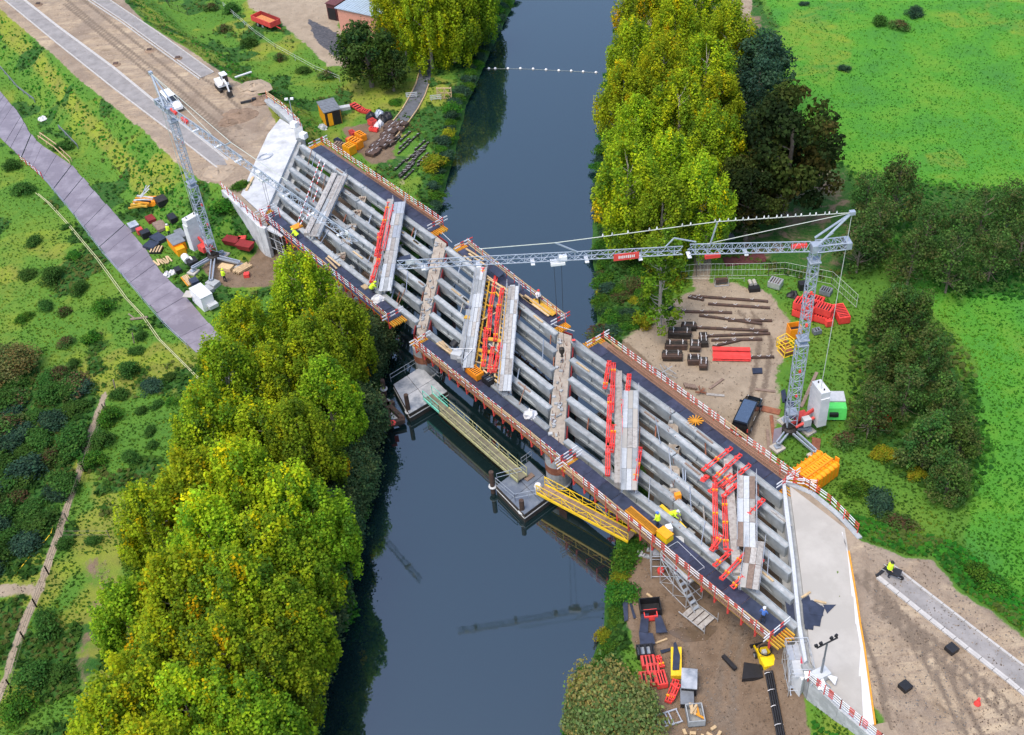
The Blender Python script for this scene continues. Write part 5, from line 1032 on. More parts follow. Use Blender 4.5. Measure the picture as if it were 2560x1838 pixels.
# green machine with grey hood behind the right ballast
pg = P(2086, 1035); t = thing('generator', 'bright green generator with grey hood behind the right crane ballast', 'generator', (pg[0], pg[1], GZ), angpx((2064, 1050), (2104, 1050)))
MB().hexa([(-1.0, -1.15, .25), (1.0, -1.15, .25), (1.0, .2, .25), (-1.0, .2, .25), (-1.0, -.75, 1.5), (1.0, -.75, 1.5), (1.0, .2, 1.5), (-1.0, .2, 1.5)]).build('body', green, t); MB().box((0, 1.0, 1.2), (2.0, 1.5, .9)).build('hood', palegrey, t); MB().box((-.3, -1.0, .9), (.9, .4, .4)).build('grille', black, t)
MB().box((0, 1.0, .4), (1.9, 1.5, .6)).build('base', steel_dk, t); wheels(t, (-.2,), 1.9, .3); MB().box((.75, -.5, 1.53), (.12, .3, .06)).build('cap', green, t)
# generator cart on the left: orange machine near the crane
# ---------------------------------------------------------------- yard goods
def at(u, v, z=None):
    p = P(u, v, GZ if z is None else z); return (p[0], p[1], zat(p[0], p[1]) if z is None else z)
def crate(name, lab, u, v, rz, d, m, slots=7, cat='crate', group=None, z=None, inside=None):
    """open crate with slotted top edge"""
    t = thing(name, lab, cat, at(u, v, z), rz, group); x, y, h = d
    MB().box((0, 0, .12), (x, y, .08)).build('base', m, t)
    for s in (-1, 1): MB().box((0, s * (y / 2 - .04), h / 2 + .1), (x, .08, h)).build('side', m, t); MB().box((s * (x / 2 - .04), 0, h / 2 + .1), (.08, y - .18, h)).build('end', m, t)
    if inside is None and slots > 2: inside = steel_dk  # no goods here: dark slab stands in for shade between the slats
    if inside: MB().box((0, 0, h * .55), (x - .2, y - .2, .2)).build('infill', inside, t)
    for i in range(slots): MB().box((-x / 2 + x * (i + .5) / slots, 0, h + .12), (x / slots * .42, y - .1, .05)).build('slat', m, t)
    return t
ra1 = angpx((1996, 770), (2078, 795)); k = 0
for (u, v, z, lab) in ((2010, 790, 0, 'red slotted crate at the left foot of the crate stack by the crane mast'), (2052, 800, 0, 'red slotted crate at the right foot of the crate stack'), (2012, 772, 1.0, 'red slotted crate on the upper left of the crate stack'), (2054, 780, 1.0, 'red slotted crate on the upper right of the crate stack'), (2030, 760, 0, 'red slotted crate at the back of the crate stack')):
    crate('formwork_crate', lab, u, v, ra1, (2.5, 1.4, .85), neonred, 8, 'crate', 'red crates beside the right crane', GZ + .05 + z)
crate('formwork_crate', 'red slotted crate lying apart to the right of the crate stack', 2101, 794, angpx((2090, 775), (2112, 815)), (2.6, 1.3, .9), neonred, 9, 'crate', 'red crates beside the right crane')
crate('formwork_crate', 'small red crate below the crate stack', 2069, 812, angpx((2062, 800), (2076, 822)), (1.1, .8, .8), neonred, 4, 'crate', 'red crates beside the right crane')
crate('grey_crate', 'dark grey mesh crate behind the red crate stack', 2064, 735, ra1, (1.3, 1.1, .6), greyroof, 5)
crate('grey_crate', 'small dark grey tub on the grass below the red crates', 2041, 834, .2, (.9, .7, .5), greyroof, 3)
crate('wire_box', 'silver mesh box with a pale lid at the upper end of the crane yard', 1938, 716, ra1, (1.5, 1.3, .8), alu, 5, 'box', None, None, plank_br)
crate('skip', 'orange and black open skip beside the right crane mast', 1984, 840, angpx((1972, 835), (1992, 832)), (1.4, 1.3, 1.4), orange, 0, 'skip', None, None, black)
t = thing('cage', 'yellow tubular cage with rusty contents beside the orange skip', 'cage', at(1966, 882), .3); mb = MB()
for x in (-.7, .7):
    for y in (-.7, .7): mb.tube((x, y, 0), (x, y, 1.3), .05, 5)
for z in (.05, .7, 1.3):
    for s in (-.7, .7): mb.tube((-.7, s, z), (.7, s, z), .05, 5); mb.tube((s, -.7, z), (s, .7, z), .05, 5)
mb.build('frame', yellow, t); MB().box((0, 0, .3), (1.1, 1.1, .4)).build('infill', rust, t)
dup(t, at(1962, 868), .5, 'empty yellow cage standing just above the rusty one', .95)
# red pipe bundle
ra2 = angpx((1782, 890), (1878, 892)); t = thing('prop_bundle', 'neat bundle of long red props lying on the sand of the crane yard', 'bundle', at(1829, 890), ra2)
for j in range(9):
    for i in range(2): MB().tube((-2.1 + random.uniform(-.05, .05), -.95 + j * .23, .2 + i * .3 - (.3 if j in (5,) else 0) * i), (2.05, -.95 + j * .23, .2 + i * .3 - (.3 if j in (5,) else 0) * i), .085, 6).build('tube', neonred, t)
# dark steel stacks with pale straps
STK = [(1700, 838, 2.6, 1.4, 'black steel beam stack at the upper left of the crane yard'), (1722, 822, 1.6, 1.0, 'small strapped black stack touching the yard bushes'), (1690, 868, 2.4, 1.2, 'black steel beam stack in the middle of the left pile row'), (1680, 895, 2.2, 1.3, 'black steel beam stack with tangled straps at the lower left of the yard'), (1737, 870, 1.2, 1.6, 'short black stack right of the beam stacks'), (1758, 855, .9, 2.0, 'narrow dark brown stack nearest the red bundle'), (1735, 905, 1.4, 1.3, 'dark stack with pale loops below the beam stacks'), (1758, 915, .9, 1.6, 'narrow dark stack lowest in the yard pile row')]
for i, (u, v, x, y, lab) in enumerate(STK):
    t = thing('beam_stack', lab, 'stack', at(u, v), ra2 + random.uniform(-.06, .06), 'black beam stacks in the crane yard')
    for a in range(4):
        for c in range(2): MB().box((random.uniform(-.1, .1), -y / 2 + y * (a + .5) / 4, .22 + c * .34), (x, y / 4 - .05, .3)).build('beam', random.choice([pile_m, steel_dk]), t)
    mb = MB()
    for s in (-.3, .3): mb.box((s * x, 0, .86), (.05, y * .7, .03)); mb.path([(s * x, -.2, .9), (s * x + .1, 0, 1.05), (s * x, .15, .92)], .025, 4)
    mb.build('strap', tarp, t)
LB = [((1724, 742), (1920, 756)), ((1720, 745), (1760, 752)), ((1770, 762), (1925, 772)), ((1695, 780), (1830, 784)), ((1748, 790), (1905, 812)), ((1820, 803), (1930, 804)), ((1728, 820), (1920, 829)), ((1760, 842), (1925, 836)), ((1778, 852), (1905, 850)), ((1782, 868), (1850, 852)), ((1870, 896), (1935, 895))]
for i, (a, b_) in enumerate(LB):
    p, q = V(*at(*a)), V(*at(*b_)); t = thing('steel_beam', f'long black steel beam with pale strap loops lying on the yard, {ORD[i]} from the top', 'beam', tuple((p + q) / 2), 0, 'long beams laid out in the crane yard'); o = np.array(t.location)
    MB().beam(p + V(0, 0, .12), q + V(0, 0, .12), .3, .24).build('beam', pile_m, t, o)
    for f in (.12, .45, .8):
        c = p + (q - p) * f; mb = MB(); mb.path([c + V(-.25, .2, .26), c + V(0, -.05, .3), c + V(.2, .25, .27)], .025, 4); mb.build('strap', tarp, t, o)
for i, (a, b_, w, m, lab) in enumerate([((1774, 972), (1808, 948), .3, plank_br, 'short brown plank in the middle of the crane yard'), ((1766, 986), (1811, 990), .3, plank_gy, 'grey plank just above the black van'), ((1888, 974), (1938, 980), .3, plank_br, 'brown plank right of the black van'), ((2003, 1018), (2042, 932), .35, plank_br, 'long brown timber lying on the grass behind the crane mast'), ((1918, 1075), (1925, 1160), .3, plank_br, 'dark timber track edge beside the crane outrigger'), ((1928, 1040), (1938, 1130), .35, rust, 'rusty plank beside the crane pad'), ((1905, 1022), (1950, 1032), .8, rust, 'purple rusty steel plate beside the van'), ((2000, 1040), (2025, 1030), .12, wood, 'thin yellow batten on the grass near the ballast')]):
    mb = MB(); mb.beam(V(*at(*a)) + V(0, 0, .08), V(*at(*b_)) + V(0, 0, .08), w, .12); solo(mb, 'plank', m, lab, 'plank', org=V(*at(*a)))
for (pts, lab, m) in (([(1952, 980), (1962, 975), (1968, 1005), (1956, 1008)], 'bent black plate lying beside the crane mast', filmblue), ([(1962, 1000), (1985, 1005), (1985, 1050), (1960, 1040)], 'large black plate under the crane mast', filmblue), ([(2030, 1095), (2052, 1100), (2048, 1135), (2028, 1130)], 'brown steel plate under the crane ballast', rust), ([(1935, 1075), (1955, 1070), (1950, 1125), (1930, 1120)], 'purple steel plate under the left outrigger', platem), ([(1880, 923), (1905, 922), (1906, 935), (1882, 936)], 'small black sheet in the crane yard above the van', filmblue)):
    w = [V(*at(*p)) for p in pts]; solo(MB().prism(w, GZ - .1, GZ + .16), 'steel_plate', m, lab, 'plate', org=w[0] * V(1, 1, 0))
t = thing('scaffold_section', 'pale scaffold frame lying in the crane yard next to the platform rail', 'scaffold', at(1655, 945), 0); o = np.array(t.location); mb = MB()
for a, b_ in (((1632, 925), (1690, 955)), ((1640, 950), (1680, 925)), ((1650, 920), (1672, 958)), ((1632, 935), (1655, 955)), ((1660, 922), (1690, 945))): mb.tube(V(*at(*a)) + V(0, 0, .5), V(*at(*b_)) + V(0, 0, .6), .05, 5)
mb.build('tubes', alu, t, o)
mb = MB(); [mb.beam(V(*at(1711 + i * 6, 962 + i)) + V(0, 0, .2), V(*at(1716 + i * 6, 972 + i)) + V(0, 0, .2), .25, .3) for i in range(5)]; solo(mb, 'timber_bundle', plank_br, 'bundle of short brown timbers above the van', 'bundle', org=V(*at(1725, 966)))
mb = MB(); [mb.tube((0, 0, .2), (.6 * math.cos(i), .6 * math.sin(i), .1 + .5 * (i % 3) / 2), .04, 4) for i in range(14)]; solo(mb, 'scrap_heap', rust, 'small heap of rusty reinforcing scrap in the crane yard', 'heap', at(1752, 982))
t = thing('roll_pallet', 'pallet with pale rolls and a black crate by the fence of the crane yard', 'pallet', at(1883, 722)); MB().box((0, -.4, .3), (1.3, .8, .5)).build('base', black, t); [MB().tube((-.3 + i * .5, -.1, .7), (-.35 + i * .5, .7, .7), .22, 10).build('roll', concrete_rt, t) for i in range(2)]
t = thing('steel_table', 'silver bench frame standing by the fence of the crane yard', 'frame', at(1803, 712)); mb = MB()
for x in (-.8, .8): mb.tube((x, -.35, 0), (x, -.35, 1.0), .04, 5); mb.tube((x, .35, 0), (x, .35, 1.2), .04, 5); mb.tube((x, -.35, .05), (x, .35, .05), .04, 5)
mb.tube((-.8, -.35, .1), (.8, -.35, .1), .04, 5); mb.build('frame', alu, t); MB().box((0, .1, .6), (1.5, .4, .5)).build('sheet', pile_m, t)
solo(MB().prism([(-1.6, -1.2), (1.6, -1.2), (1.6, 1.2), (-1.6, 1.2)], 0, .3), 'concrete_pad', greyroof, 'dark square pad with pale objects behind the crane yard fence', 'pad', at(1800, 590), .1)
for i, (u, v) in enumerate([(1795, 580), (1805, 592), (1818, 585)]): solo(MB().box((0, 0, .2), (.7 if i == 0 else .2, .4, .3)), 'pale_block', palegrey, ('pale slab on the dark pad behind the fence', 'small pale peg on the dark pad, left', 'small pale peg on the dark pad, right')[i], 'block', V(*at(u, v)) + V(0, 0, .3))
solo(MB().prism([(-2.6, -.9), (2.6, -.9), (2.6, .9), (-2.6, .9)], 0, .12), 'tarpaulin', maroon, 'dark brown sheet spread behind the crane yard fence', 'sheet', at(1862, 650), .05)
mb = MB(); mb.heap(.7, .7); solo(mb, 'rubbish_bag', black, 'black rubbish bag beside the red crate stack', 'bag', at(1982, 740)); mb = MB(); mb.box((0, 0, .5), (1.0, .9, .9)); solo(mb, 'black_box', black, 'black box with white lid behind the red crate stack', 'box', at(2006, 722))
# orange steel container on the right embankment side
ra3 = angpx((2000, 1190), (2055, 1150)); pc = P(2038, 1180, GZ + 1); t = thing('steel_container', 'big bright orange ribbed steel container beside the right approach', 'container', (pc[0], pc[1], GZ), ra3)
MB().box((0, 0, .9), (3.9, 2.7, 1.5)).build('shell', amber, t); [MB().tube((-1.95, y, 1.5), (1.95, y, 1.5), .36, 10).build('roll', amber, t) for y in (-1.0, -.33, .33, 1.0)]
for i in range(7): MB().box((-1.75 + i * .58, 0, 1.05), (.07, 2.8, 1.7)).build('rib', orange, t)
for s in (-.45, .45): MB().box((0, s, 1.9), (3.9, .12, .12)).build('rail', orange, t)
for i in range(12): MB().box((-1.8 + i * .33, 0, 1.86), (.2, .78, .06)).build('lid_panel', amber, t)
MB().box((2.0, -.9, 1.45), (.12, .5, 1.8)).build('fin', orange, t); MB().tube((-1.2, -1.5, .6), (-1.2, -1.3, .6), .4, 10).build('wheel', orange, t)
# temporary fence of the crane yard
def fence(lab, pts, h=1.9, mesh=True, m=netm, sp=3.2, group=None, wires=(.1, 1.0, 1.9), r=.04):
    w = [V(*at(u, v)) for u, v in pts]; t = thing('fence', lab, 'fence', tuple(w[0]), 0, group); o = np.array(t.location)
    for a, b_ in zip(w[:-1], w[1:]):
        L = np.linalg.norm(b_ - a); n = max(1, int(L / sp))
        for i in range(n + 1): c = a + (b_ - a) * i / n; MB().tube(c - V(0, 0, .1), c + V(0, 0, h), r, 5).build('post', m, t, o)
        mb = MB()
        for z in wires: mb.tube(a + V(0, 0, z), b_ + V(0, 0, z), min(.022, r * .6), 4)
        if mesh:
            for i in range(int(L / .45)): c = a + (b_ - a) * i * .45 / L; mb.tube(c + V(0, 0, .1), c + V(0, 0, h - .05), .012, 3, cap=False)
        mb.build('wire', m, t, o)
fence('tall mesh fence closing the top of the crane yard', [(1667, 700), (1740, 692), (1920, 690), (1960, 688), (2078, 712), (2140, 770)])
fence('low rail fence running in front of the tall mesh fence', [(1660, 706), (1710, 704), (1860, 704)], .6, False, wires=(.5,))
fence('thin wire fence along the lower side of the plate track', [(112, 452), (190, 548), (256, 636), (308, 695), (360, 757), (412, 818), (470, 872)], 1.0, False, galv, 4.0, wires=(.5, .95))
fence('wooden post fence beside the footpath at the lower left', [(262, 1030), (212, 1180), (122, 1436), (92, 1518), (62, 1600), (28, 1720), (-20, 1850)], 1.25, False, bark, 5.0, wires=(.4, .8, 1.15), r=.08)
fence('wire fence crossing the lower meadow below the footpath', [(158, 1345), (275, 1345)], 1.2, False, bark, 5.0, wires=(.5, 1.1), r=.05)
fence('dark fence along the far side of the upper road', [(395, -30), (425, 20), (470, 38)], 1.3, True, steel_dk, 2.5)
fence('thin wire fence above the gravel yard embankment', [(560, 20), (640, 90), (690, 125), (790, 180), (850, 205)], 1.1, False, palegrey, 5.0, wires=(.6, 1.05))
for i, off in enumerate((0, 7)):
    mb = MB(); mb.path([V(*at(u + off, v + off * .3)) + V(0, 0, .25) for u, v in [(90, 485), (120, 510), (170, 565), (243, 652), (313, 748), (353, 790), (395, 850), (465, 920), (520, 975)]], .05, 4); solo(mb, 'cable', olive, 'pale cable running down the left meadow, ' + ('upper' if i else 'lower') + ' of the pair', 'cable', org=V(*at(243, 652)))
mb = MB(); mb.path([V(*at(u, v)) + V(0, 0, .1) for u, v in [(133, 1315), (128, 1335), (112, 1355), (96, 1365), (70, 1400), (38, 1440)]], .06, 5); solo(mb, 'hose', yellow, 'yellow hose curving beside the footpath', 'hose', org=V(*at(112, 1355)))
for i, (u, v) in enumerate([(335, 858), (288, 975), (266, 1033)]): mb = MB(); mb.tube((0, 0, -.2), (.2, .1, 1.5), .08, 6); solo(mb, 'wooden_post', bark, ('wooden post among the bushes above the meadow', 'leaning post beside the oval dark bush', 'leaning post at the top of the hedge strip')[i], 'post', at(u, v))
mb = MB(); mb.tube((-.2, 0, .1), (1.9, .6, .25), .16, 7); mb.tube((.4, .1, .2), (-.9, .9, .15), .1, 6); solo(mb, 'log', bark, 'dead log lying in the left meadow by the double cable', 'log', at(330, 800), -.3)
# guard rails beside the track
def rail2(lab, pts, m, h=.7, w=.08, hh=.3):
    p = [V(*at(u, v)) for u, v in pts]; t = thing('guard_rail', lab, 'guard rail', tuple(p[0])); o = np.array(t.location)
    for a, b_ in zip(p[:-1], p[1:]):
        MB().beam(a + V(0, 0, h), b_ + V(0, 0, h), w, hh).build('beam', m, t, o); L = np.linalg.norm(b_ - a); n = max(1, int(L / 2))
        for i in range(n + 1): c = a + (b_ - a) * i / n; MB().beam(c, c + V(0, 0, h), .1, .1).build('post', m, t, o)
rail2('grey steel guard rail beside the plate track near the left edge', [(150, 326), (196, 372)], greyroof); rail2('short grey guard rail further up at the left edge', [(4, 178), (48, 228), (90, 262)], greyroof)
rail2('pale wooden guard rail on the upper side of the plate track', [(98, 348), (138, 376), (176, 412)], wood, .6, .08, .2); rail2('second pale wooden rail doubling the first along the plate track', [(102, 340), (142, 368), (180, 404)], wood, .6, .08, .15)
railline('red and white barrier on the lower side of the plate track', [(54, 404), (80, 424), (108, 448)], GZ, levels=(.5, .9))
mb = MB(); mb.heap(.8, .5); solo(mb, 'white_bag', tarp, 'white bag lying in the grass above the plate track', 'bag', at(107, 299))
# ---------------------------------------------------------------- left crane surroundings
def rawbox(name, lab, cat, u, v, d, m, rz=0, z=None, lid=None, h0=0):
    t = thing(name, lab, cat, at(u, v, z), rz); mb = MB(); x, y, h = d; mb.hexa([(-x / 2, -y / 2, h0), (x / 2, -y / 2, h0), (x / 2, y / 2, h0), (-x / 2, y / 2, h0), (-x / 2 * .96, -y / 2 * .96, h), (x / 2 * .96, -y / 2 * .96, h), (x / 2 * .96, y / 2 * .96, h), (-x / 2 * .96, y / 2 * .96, h)]); mb.build('body', m, t)
    if lid: MB().box((0, 0, h + .05), (x * 1.02, y * 1.02, .1)).build('lid', lid, t)
    return t
ral = angpx((300, 520), (400, 640))
t = rawbox('formwork_stack', 'heap of orange and black formwork parts at the upper end of the left yard', 'stack', 382, 522, (2.4, 1.6, .7), orange, ral + .9)
for i in range(8): MB().box((-1.3 + i * .1, -1.4 + i * .22, .4 + i * .08), (2.6, .22, .2), random.uniform(-.3, .3)).build('beam', random.choice([orangebeam, ply, black, palegrey]), t)
rawbox('black_bin', 'black ribbed bin beside the orange formwork heap', 'bin', 412, 530, (1.7, 1.4, .8), black, ral, None, steel_dk); rawbox('red_tub', 'dark red tub below the orange formwork heap', 'tub', 378, 552, (1.6, 1.1, .5), rustred, ral)
for i, (a, b_) in enumerate([((338, 525), (388, 507)), ((336, 531), (386, 512)), ((350, 535), (380, 505))]): mb = MB(); mb.tube(V(*at(*a)) + V(0, 0, 1.0 + .1 * i), V(*at(*b_)) + V(0, 0, 1.3), .08, 5); solo(mb, 'scaffold_tube', alu, f'pale tube across the orange formwork heap, {ORD[i]} from the top', 'tube', org=V(*at(*a)))
rawbox('glass_box', 'grey glass-topped box at the edge of the plate track', 'box', 336, 572, (1.4, 1.2, .7), greyroof, ral, None, deckm); rawbox('red_machine', 'small red machine with black wheels by the plate track', 'machine', 352, 584, (.9, .8, .8), red, ral); rawbox('black_tank', 'black tank beside the small red machine', 'tank', 366, 592, (1.1, 1.2, .9), black, ral)
rawbox('pallet_load', 'timber frame pallet on the soil of the left yard', 'pallet', 405, 568, (2.4, 1.8, .35), plank_br, ral, None, None); rawbox('tyre_stack', 'black rolls beside the timber frame pallet', 'rolls', 437, 565, (1.6, 1.0, .7), black, ral)
rawbox('dark_plate_stack', 'stack of blue-black plates in the left yard', 'stack', 397, 600, (2.2, 1.5, .5), filmblue, ral + .2); rawbox('dark_plate_stack', 'stack of dark plates with wooden frame beside the plate track', 'stack', 380, 618, (1.8, 1.5, .5), filmblue, ral + .5)
t = rawbox('pallet', 'wooden slat pallet at the edge of the plate track', 'pallet', 392, 628, (1.6, 1.4, .3), black, ral + .9)
for i in range(4): MB().box((-.6 + i * .4, 0, .36), (.2, 1.4, .08)).build('slat', wood, t)
t = thing('pallet', 'heap of pale pallet boards beside the plate track', 'pallet', at(408, 655), ral)
for i in range(7): MB().box((random.uniform(-.2, .2), -.9 + i * .3, .15 + .05 * (i % 2)), (1.5, .2, .1), random.uniform(-.2, .2)).build('slat', wood, t)
t = rawbox('orange_machine', 'orange machine hood with grey top beside the left crane ballast', 'machine', 445, 618, (2.6, 1.7, 1.3), orange, ral, None, greyroof); rawbox('black_cover', 'long black cover beside the orange machine', 'cover', 455, 596, (2.4, 1.1, .9), greyroof, ral)
rawbox('orange_box', 'second orange box below the orange machine', 'box', 452, 632, (1.5, 1.2, 1.0), amber, ral)
mb = MB(); mb.tube((-.6, 0, .55), (.6, 0, .55), .5, 14); solo(mb, 'white_barrel', white, 'white barrel lying beside the left crane', 'barrel', at(468, 655), ral); rawbox('black_generator', 'black generator with white tube below the barrel', 'generator', 483, 662, (1.3, 1.3, .8), black, ral)
mb = MB(); mb.tube((-.35, 0, .9), (.35, 0, .9), .13, 8); solo(mb, 'white_tube', white, 'short white tube on the black generator', 'tube', at(482, 660), ral)
mb = MB(); mb.heap(.55, .6); mb.heap(.5, .5, c=(.6, .4, 0)); solo(mb, 'white_sack', tarp, 'white sack heap at the edge of the plate track', 'sack', at(418, 688)); rawbox('black_tub', 'black tub next to the white sacks', 'tub', 446, 680, (1.1, .8, .6), black, ral)
t = thing('timber_bundle', 'bundle of orange-brown boards beside the plate track', 'bundle', at(470, 705), angpx((460, 695), (480, 720)))
for i in range(5): MB().box((random.uniform(-.2, .2), -.4 + i * .2, .2), (2.4, .15, .15)).build('board', random.choice([wood, orangebeam]), t)
rawbox('dark_bin', 'dark bin beside the bundle of boards', 'bin', 488, 712, (1.2, 1.0, .8), filmblue, ral)
t = thing('board_stack', 'stack of pale boards near the poplars on the left yard', 'stack', at(608, 675), angpx((592, 680), (620, 664)))
for i in range(6): MB().box((random.uniform(-.2, .2), -.5 + i * .2, .25), (2.2, .16, .3)).build('board', wood, t)
rawbox('yellow_pallet', 'yellow wooden pallet beside the left crane foot', 'pallet', 566, 672, (1.9, 1.1, .4), wood, ral + .6); rawbox('red_drum', 'small red drum at the edge of the poplars', 'drum', 618, 692, (.7, .7, .5), neonred, 0)
rawbox('concrete_block', 'grey concrete block under the left crane outrigger', 'block', 534, 714, (1.6, 1.2, .6), concrete, ral + .4); rawbox('concrete_block', 'grey block beside the white cabin', 'block', 520, 728, (1.5, 1.1, .5), concrete, ral + .2)
t = thing('site_cabin', 'white box cabin with open flap beside the plate track near the poplars', 'cabin', at(512, 762), angpx((490, 740), (528, 775)))
MB().box((0, 0, 1.1), (3.0, 1.6, 2.0)).build('body', white, t); MB().box((0, 0, 2.13), (3.05, 1.65, .08)).build('roof', cream, t); MB().box((-1.9, -.9, 1.1), (1.2, 1.3, .06), .7).build('flap', concrete_rt, t); MB().box((1.9, .3, .8), (.8, 1.2, .5)).build('drawbar_box', palegrey, t)
# red forklift scrap at the wing wall
t = thing('red_skips', 'pair of battered red tubs lying below the left wing wall', 'tubs', at(606, 622), angpx((580, 620), (640, 632)))
for x, y in ((-1.2, -.2), (1.1, -.6)): MB().hexa([(x - .9, y - .5, 0), (x + .9, y - .5, 0), (x + .9, y + .5, 0), (x - .9, y + .5, 0), (x - 1.1, y - .7, .8), (x + 1.1, y - .7, .8), (x + 1.1, y + .7, .8), (x - 1.1, y + .7, .8)]).build('tub', rustred, t)
MB().box((0, .5, .5), (1.0, .8, .6), .4).build('box', red, t); MB().box((-.5, 1.6, .2), (4.2, 1.3, .3)).build('sheet', filmblue, t)
for i, (a, b_, m, lab, z0, z1) in enumerate([((590, 548), (620, 598), alu, 'aluminium ladder leaning towards the left wing wall', 1.2, 2.2), ((685, 583), (705, 640), alu, 'aluminium ladder standing below the left span by the poplars', 4.2, 2.0), ((443, 560), (496, 460), plank_br, 'wooden ladder-like stair lying on the green embankment', 2.0, 4.5)]):
    p, q = P(*a, z0), P(*b_, z1); d = nrm(q - p); n = nrm(np.cross(d, V(0, 0, 1))) * .3; t = thing('ladder', lab, 'ladder', tuple(p)); o = np.array(t.location)
    for s in (-1, 1): MB().beam(p + n * s, q + n * s, .08, .1).build('stile', m, t, o)
    N = 14
    for k_ in range(N): c = p + (q - p) * (k_ + .5) / N; MB().beam(c - n, c + n, .08, .05).build('rung', m, t, o)
# ---------------------------------------------------------------- top yard: hut, barn, path, crates
ph = P(828, 300); ah = angpx((800, 268), (832, 318)); t = thing('site_hut', 'orange site hut with grey ridged roof on the upper left bank', 'hut', (ph[0], ph[1], GZ), ah)
MB().box((0, 0, 1.2), (3.8, 2.5, 2.4)).build('wall', amber, t); rf = MB().box((0, 0, 2.46), (4.0, 2.7, .12)).build('roof', greyroof, t)
for i in range(9): MB().box((-1.8 + i * .45, 0, 2.54), (.08, 2.7, .05)).build('roof_rib', greyroof, rf)
MB().box((1.92, .55, 1.15), (.06, .9, 2.0)).build('door', black, t); MB().box((1.95, -.45, 1.15), (.08, .7, 2.0)).build('door', amber, t); MB().box((1.91, 0, 1.2), (.02, 2.4, 2.3)).build('front_panel', steel_dk, t)
mb = MB(); mb.heap(.75, .8); solo(mb, 'plastic_bundle', palegrey, 'grey plastic-wrapped bundle beside the orange hut', 'bundle', at(806, 322)); rawbox('grey_tank', 'grey plastic sheet pile behind the orange hut', 'sheet pile', 862, 274, (1.8, .9, .5), palegrey, .2)
for i, (u, v, d, m, lab, c) in enumerate([(893, 272, (2.8, 1.1, .3), red, 'red frame stack behind the orange hut', 'frames'), (915, 283, (1.6, .8, .4), red, 'small red frame right of the red frame stack', 'frames'), (932, 312, (1.2, 1.0, .8), red, 'red barrel-like box beside the white bags', 'box'), (935, 328, (1.4, .6, .5), neonred, 'low red box below the white bags', 'box'), (903, 348, (1.8, 1.0, .9), orange, 'orange crate, upper of those on the bank by the bridge', 'crate'), (882, 338, (1.2, .7, .6), red, 'red panel left of the upper orange crate', 'panel'), (890, 368, (2.2, 1.2, 1.2), orange, 'larger orange crate next to the bridge rail', 'crate'), (876, 384, (1.6, 1.3, 1.3), amber, 'orange crate closest to the bridge rail', 'crate'), (878, 358, (1.6, .8, .6), red, 'red crate between the two orange crates', 'crate'), (852, 372, (1.8, .9, .8), plank_br, 'brown crate with dark slots beside the bridge rail', 'crate'), (845, 356, (1.2, .8, .4), filmblue, 'blue-black sheet beside the brown crate', 'sheet')]):
    crate('bank_crate', lab, u, v, ra1 + random.uniform(-.5, .3), d, m, 4, c)
for i, (u, v) in enumerate([(950, 312), (944, 318)]): mb = MB(); mb.heap(.6, .9); solo(mb, 'white_bag', tarp, ('white big bag beside the dark scrap heap', 'smaller white bag beside the red box')[i], 'bag', at(u, v), 0)
for i, (u, v) in enumerate([(928, 295), (948, 290), (968, 295), (955, 302)]): mb = MB(); mb.heap(.95, 1.0); solo(mb, 'dark_heap', black if i != 1 else galv, f'dark scrap bundle wrapped in foil on the upper left bank, {ORD[i]} of four', 'heap', at(u, v), i)
# dark asphalt path and cobbled end
strip('footpath', [(1047, 150), (1046, 190), (1030, 225), (1008, 265), (979, 308)], [(1085, 150), (1072, 214), (1058, 245), (1042, 275), (1024, 302)], GZ + .1, asphdark, .3)
def kl(pts): 
    mb = MB()
    for a, b_ in zip(pts[:-1], pts[1:]): mb.beam(P(*a, GZ + .15), P(*b_, GZ + .15), .15, .25)
    struct(mb.build('path_kerb', wood))
kl([(1047, 184), (1040, 210), (1025, 240), (1005, 275), (979, 308), (948, 345)]); kl([(1072, 212), (1062, 240), (1045, 272), (1024, 302), (990, 342)])
for i in range(26):
    f = i / 25; u, v = 1000 - f * 62 + random.uniform(-14, 14), 310 + f * 75 + random.uniform(-6, 6); t = thing('sheet_pile', f'dark brown steel sheet at the footpath end, {ordw(i)} from the top', 'steel sheet', at(u, v), ra1 + random.uniform(-.2, .2), 'brown steel sheets at the end of the footpath'); MB().box((0, 0, .3), (1.5, .9, .5)).build('sheet', pile_m, t); MB().box((random.uniform(-.4, .4), 0, .58), (.05, .5, .06)).build('strap', tarp, t)
for i in range(22):
    u, v = random.uniform(985, 1060), 345 + i * 4.5; p, q = V(*at(u - 14, v + 12)), V(*at(u + 14, v - 14)); t = thing('steel_strip', f'dark steel strip with pale straps on the left bank, {ordw(i)} from the top', 'steel strip', tuple(p), 0, 'steel strips laid out on the left bank'); o = np.array(t.location); MB().beam(p + V(0, 0, .2), q + V(0, 0, .2), .2, .16).build('bar', steel_dk, t, o)
    mb = MB()
    for f in (.15, .5, .85): c = p + (q - p) * f; mb.path([c + V(-.15, .1, .3), c + V(0, 0, .36), c + V(.18, .06, .3)], .022, 4)
    mb.build('strap', tarp, t, o)
t = thing('wooden_gate', 'pale timber gate frame with diagonals standing by the river path', 'gate', at(1112, 248), angpx((1092, 250), (1135, 250))); mb = MB()
for x in (-1.1, 0, 1.1): MB().beam((x, 0, 0), (x, .15, 1.9), .12).build('upright', wood, t)
for z in (.1, 1.0, 1.8): MB().beam((-1.2, .05, z), (1.2, .05, z), .1, .14).build('rail', wood, t)
MB().beam((-1.1, -.02, 1.8), (0, -.02, .1), .1).build('diagonal', wood, t); MB().beam((0, -.02, 1.8), (1.3, -.02, .05), .1).build('diagonal', wood, t)
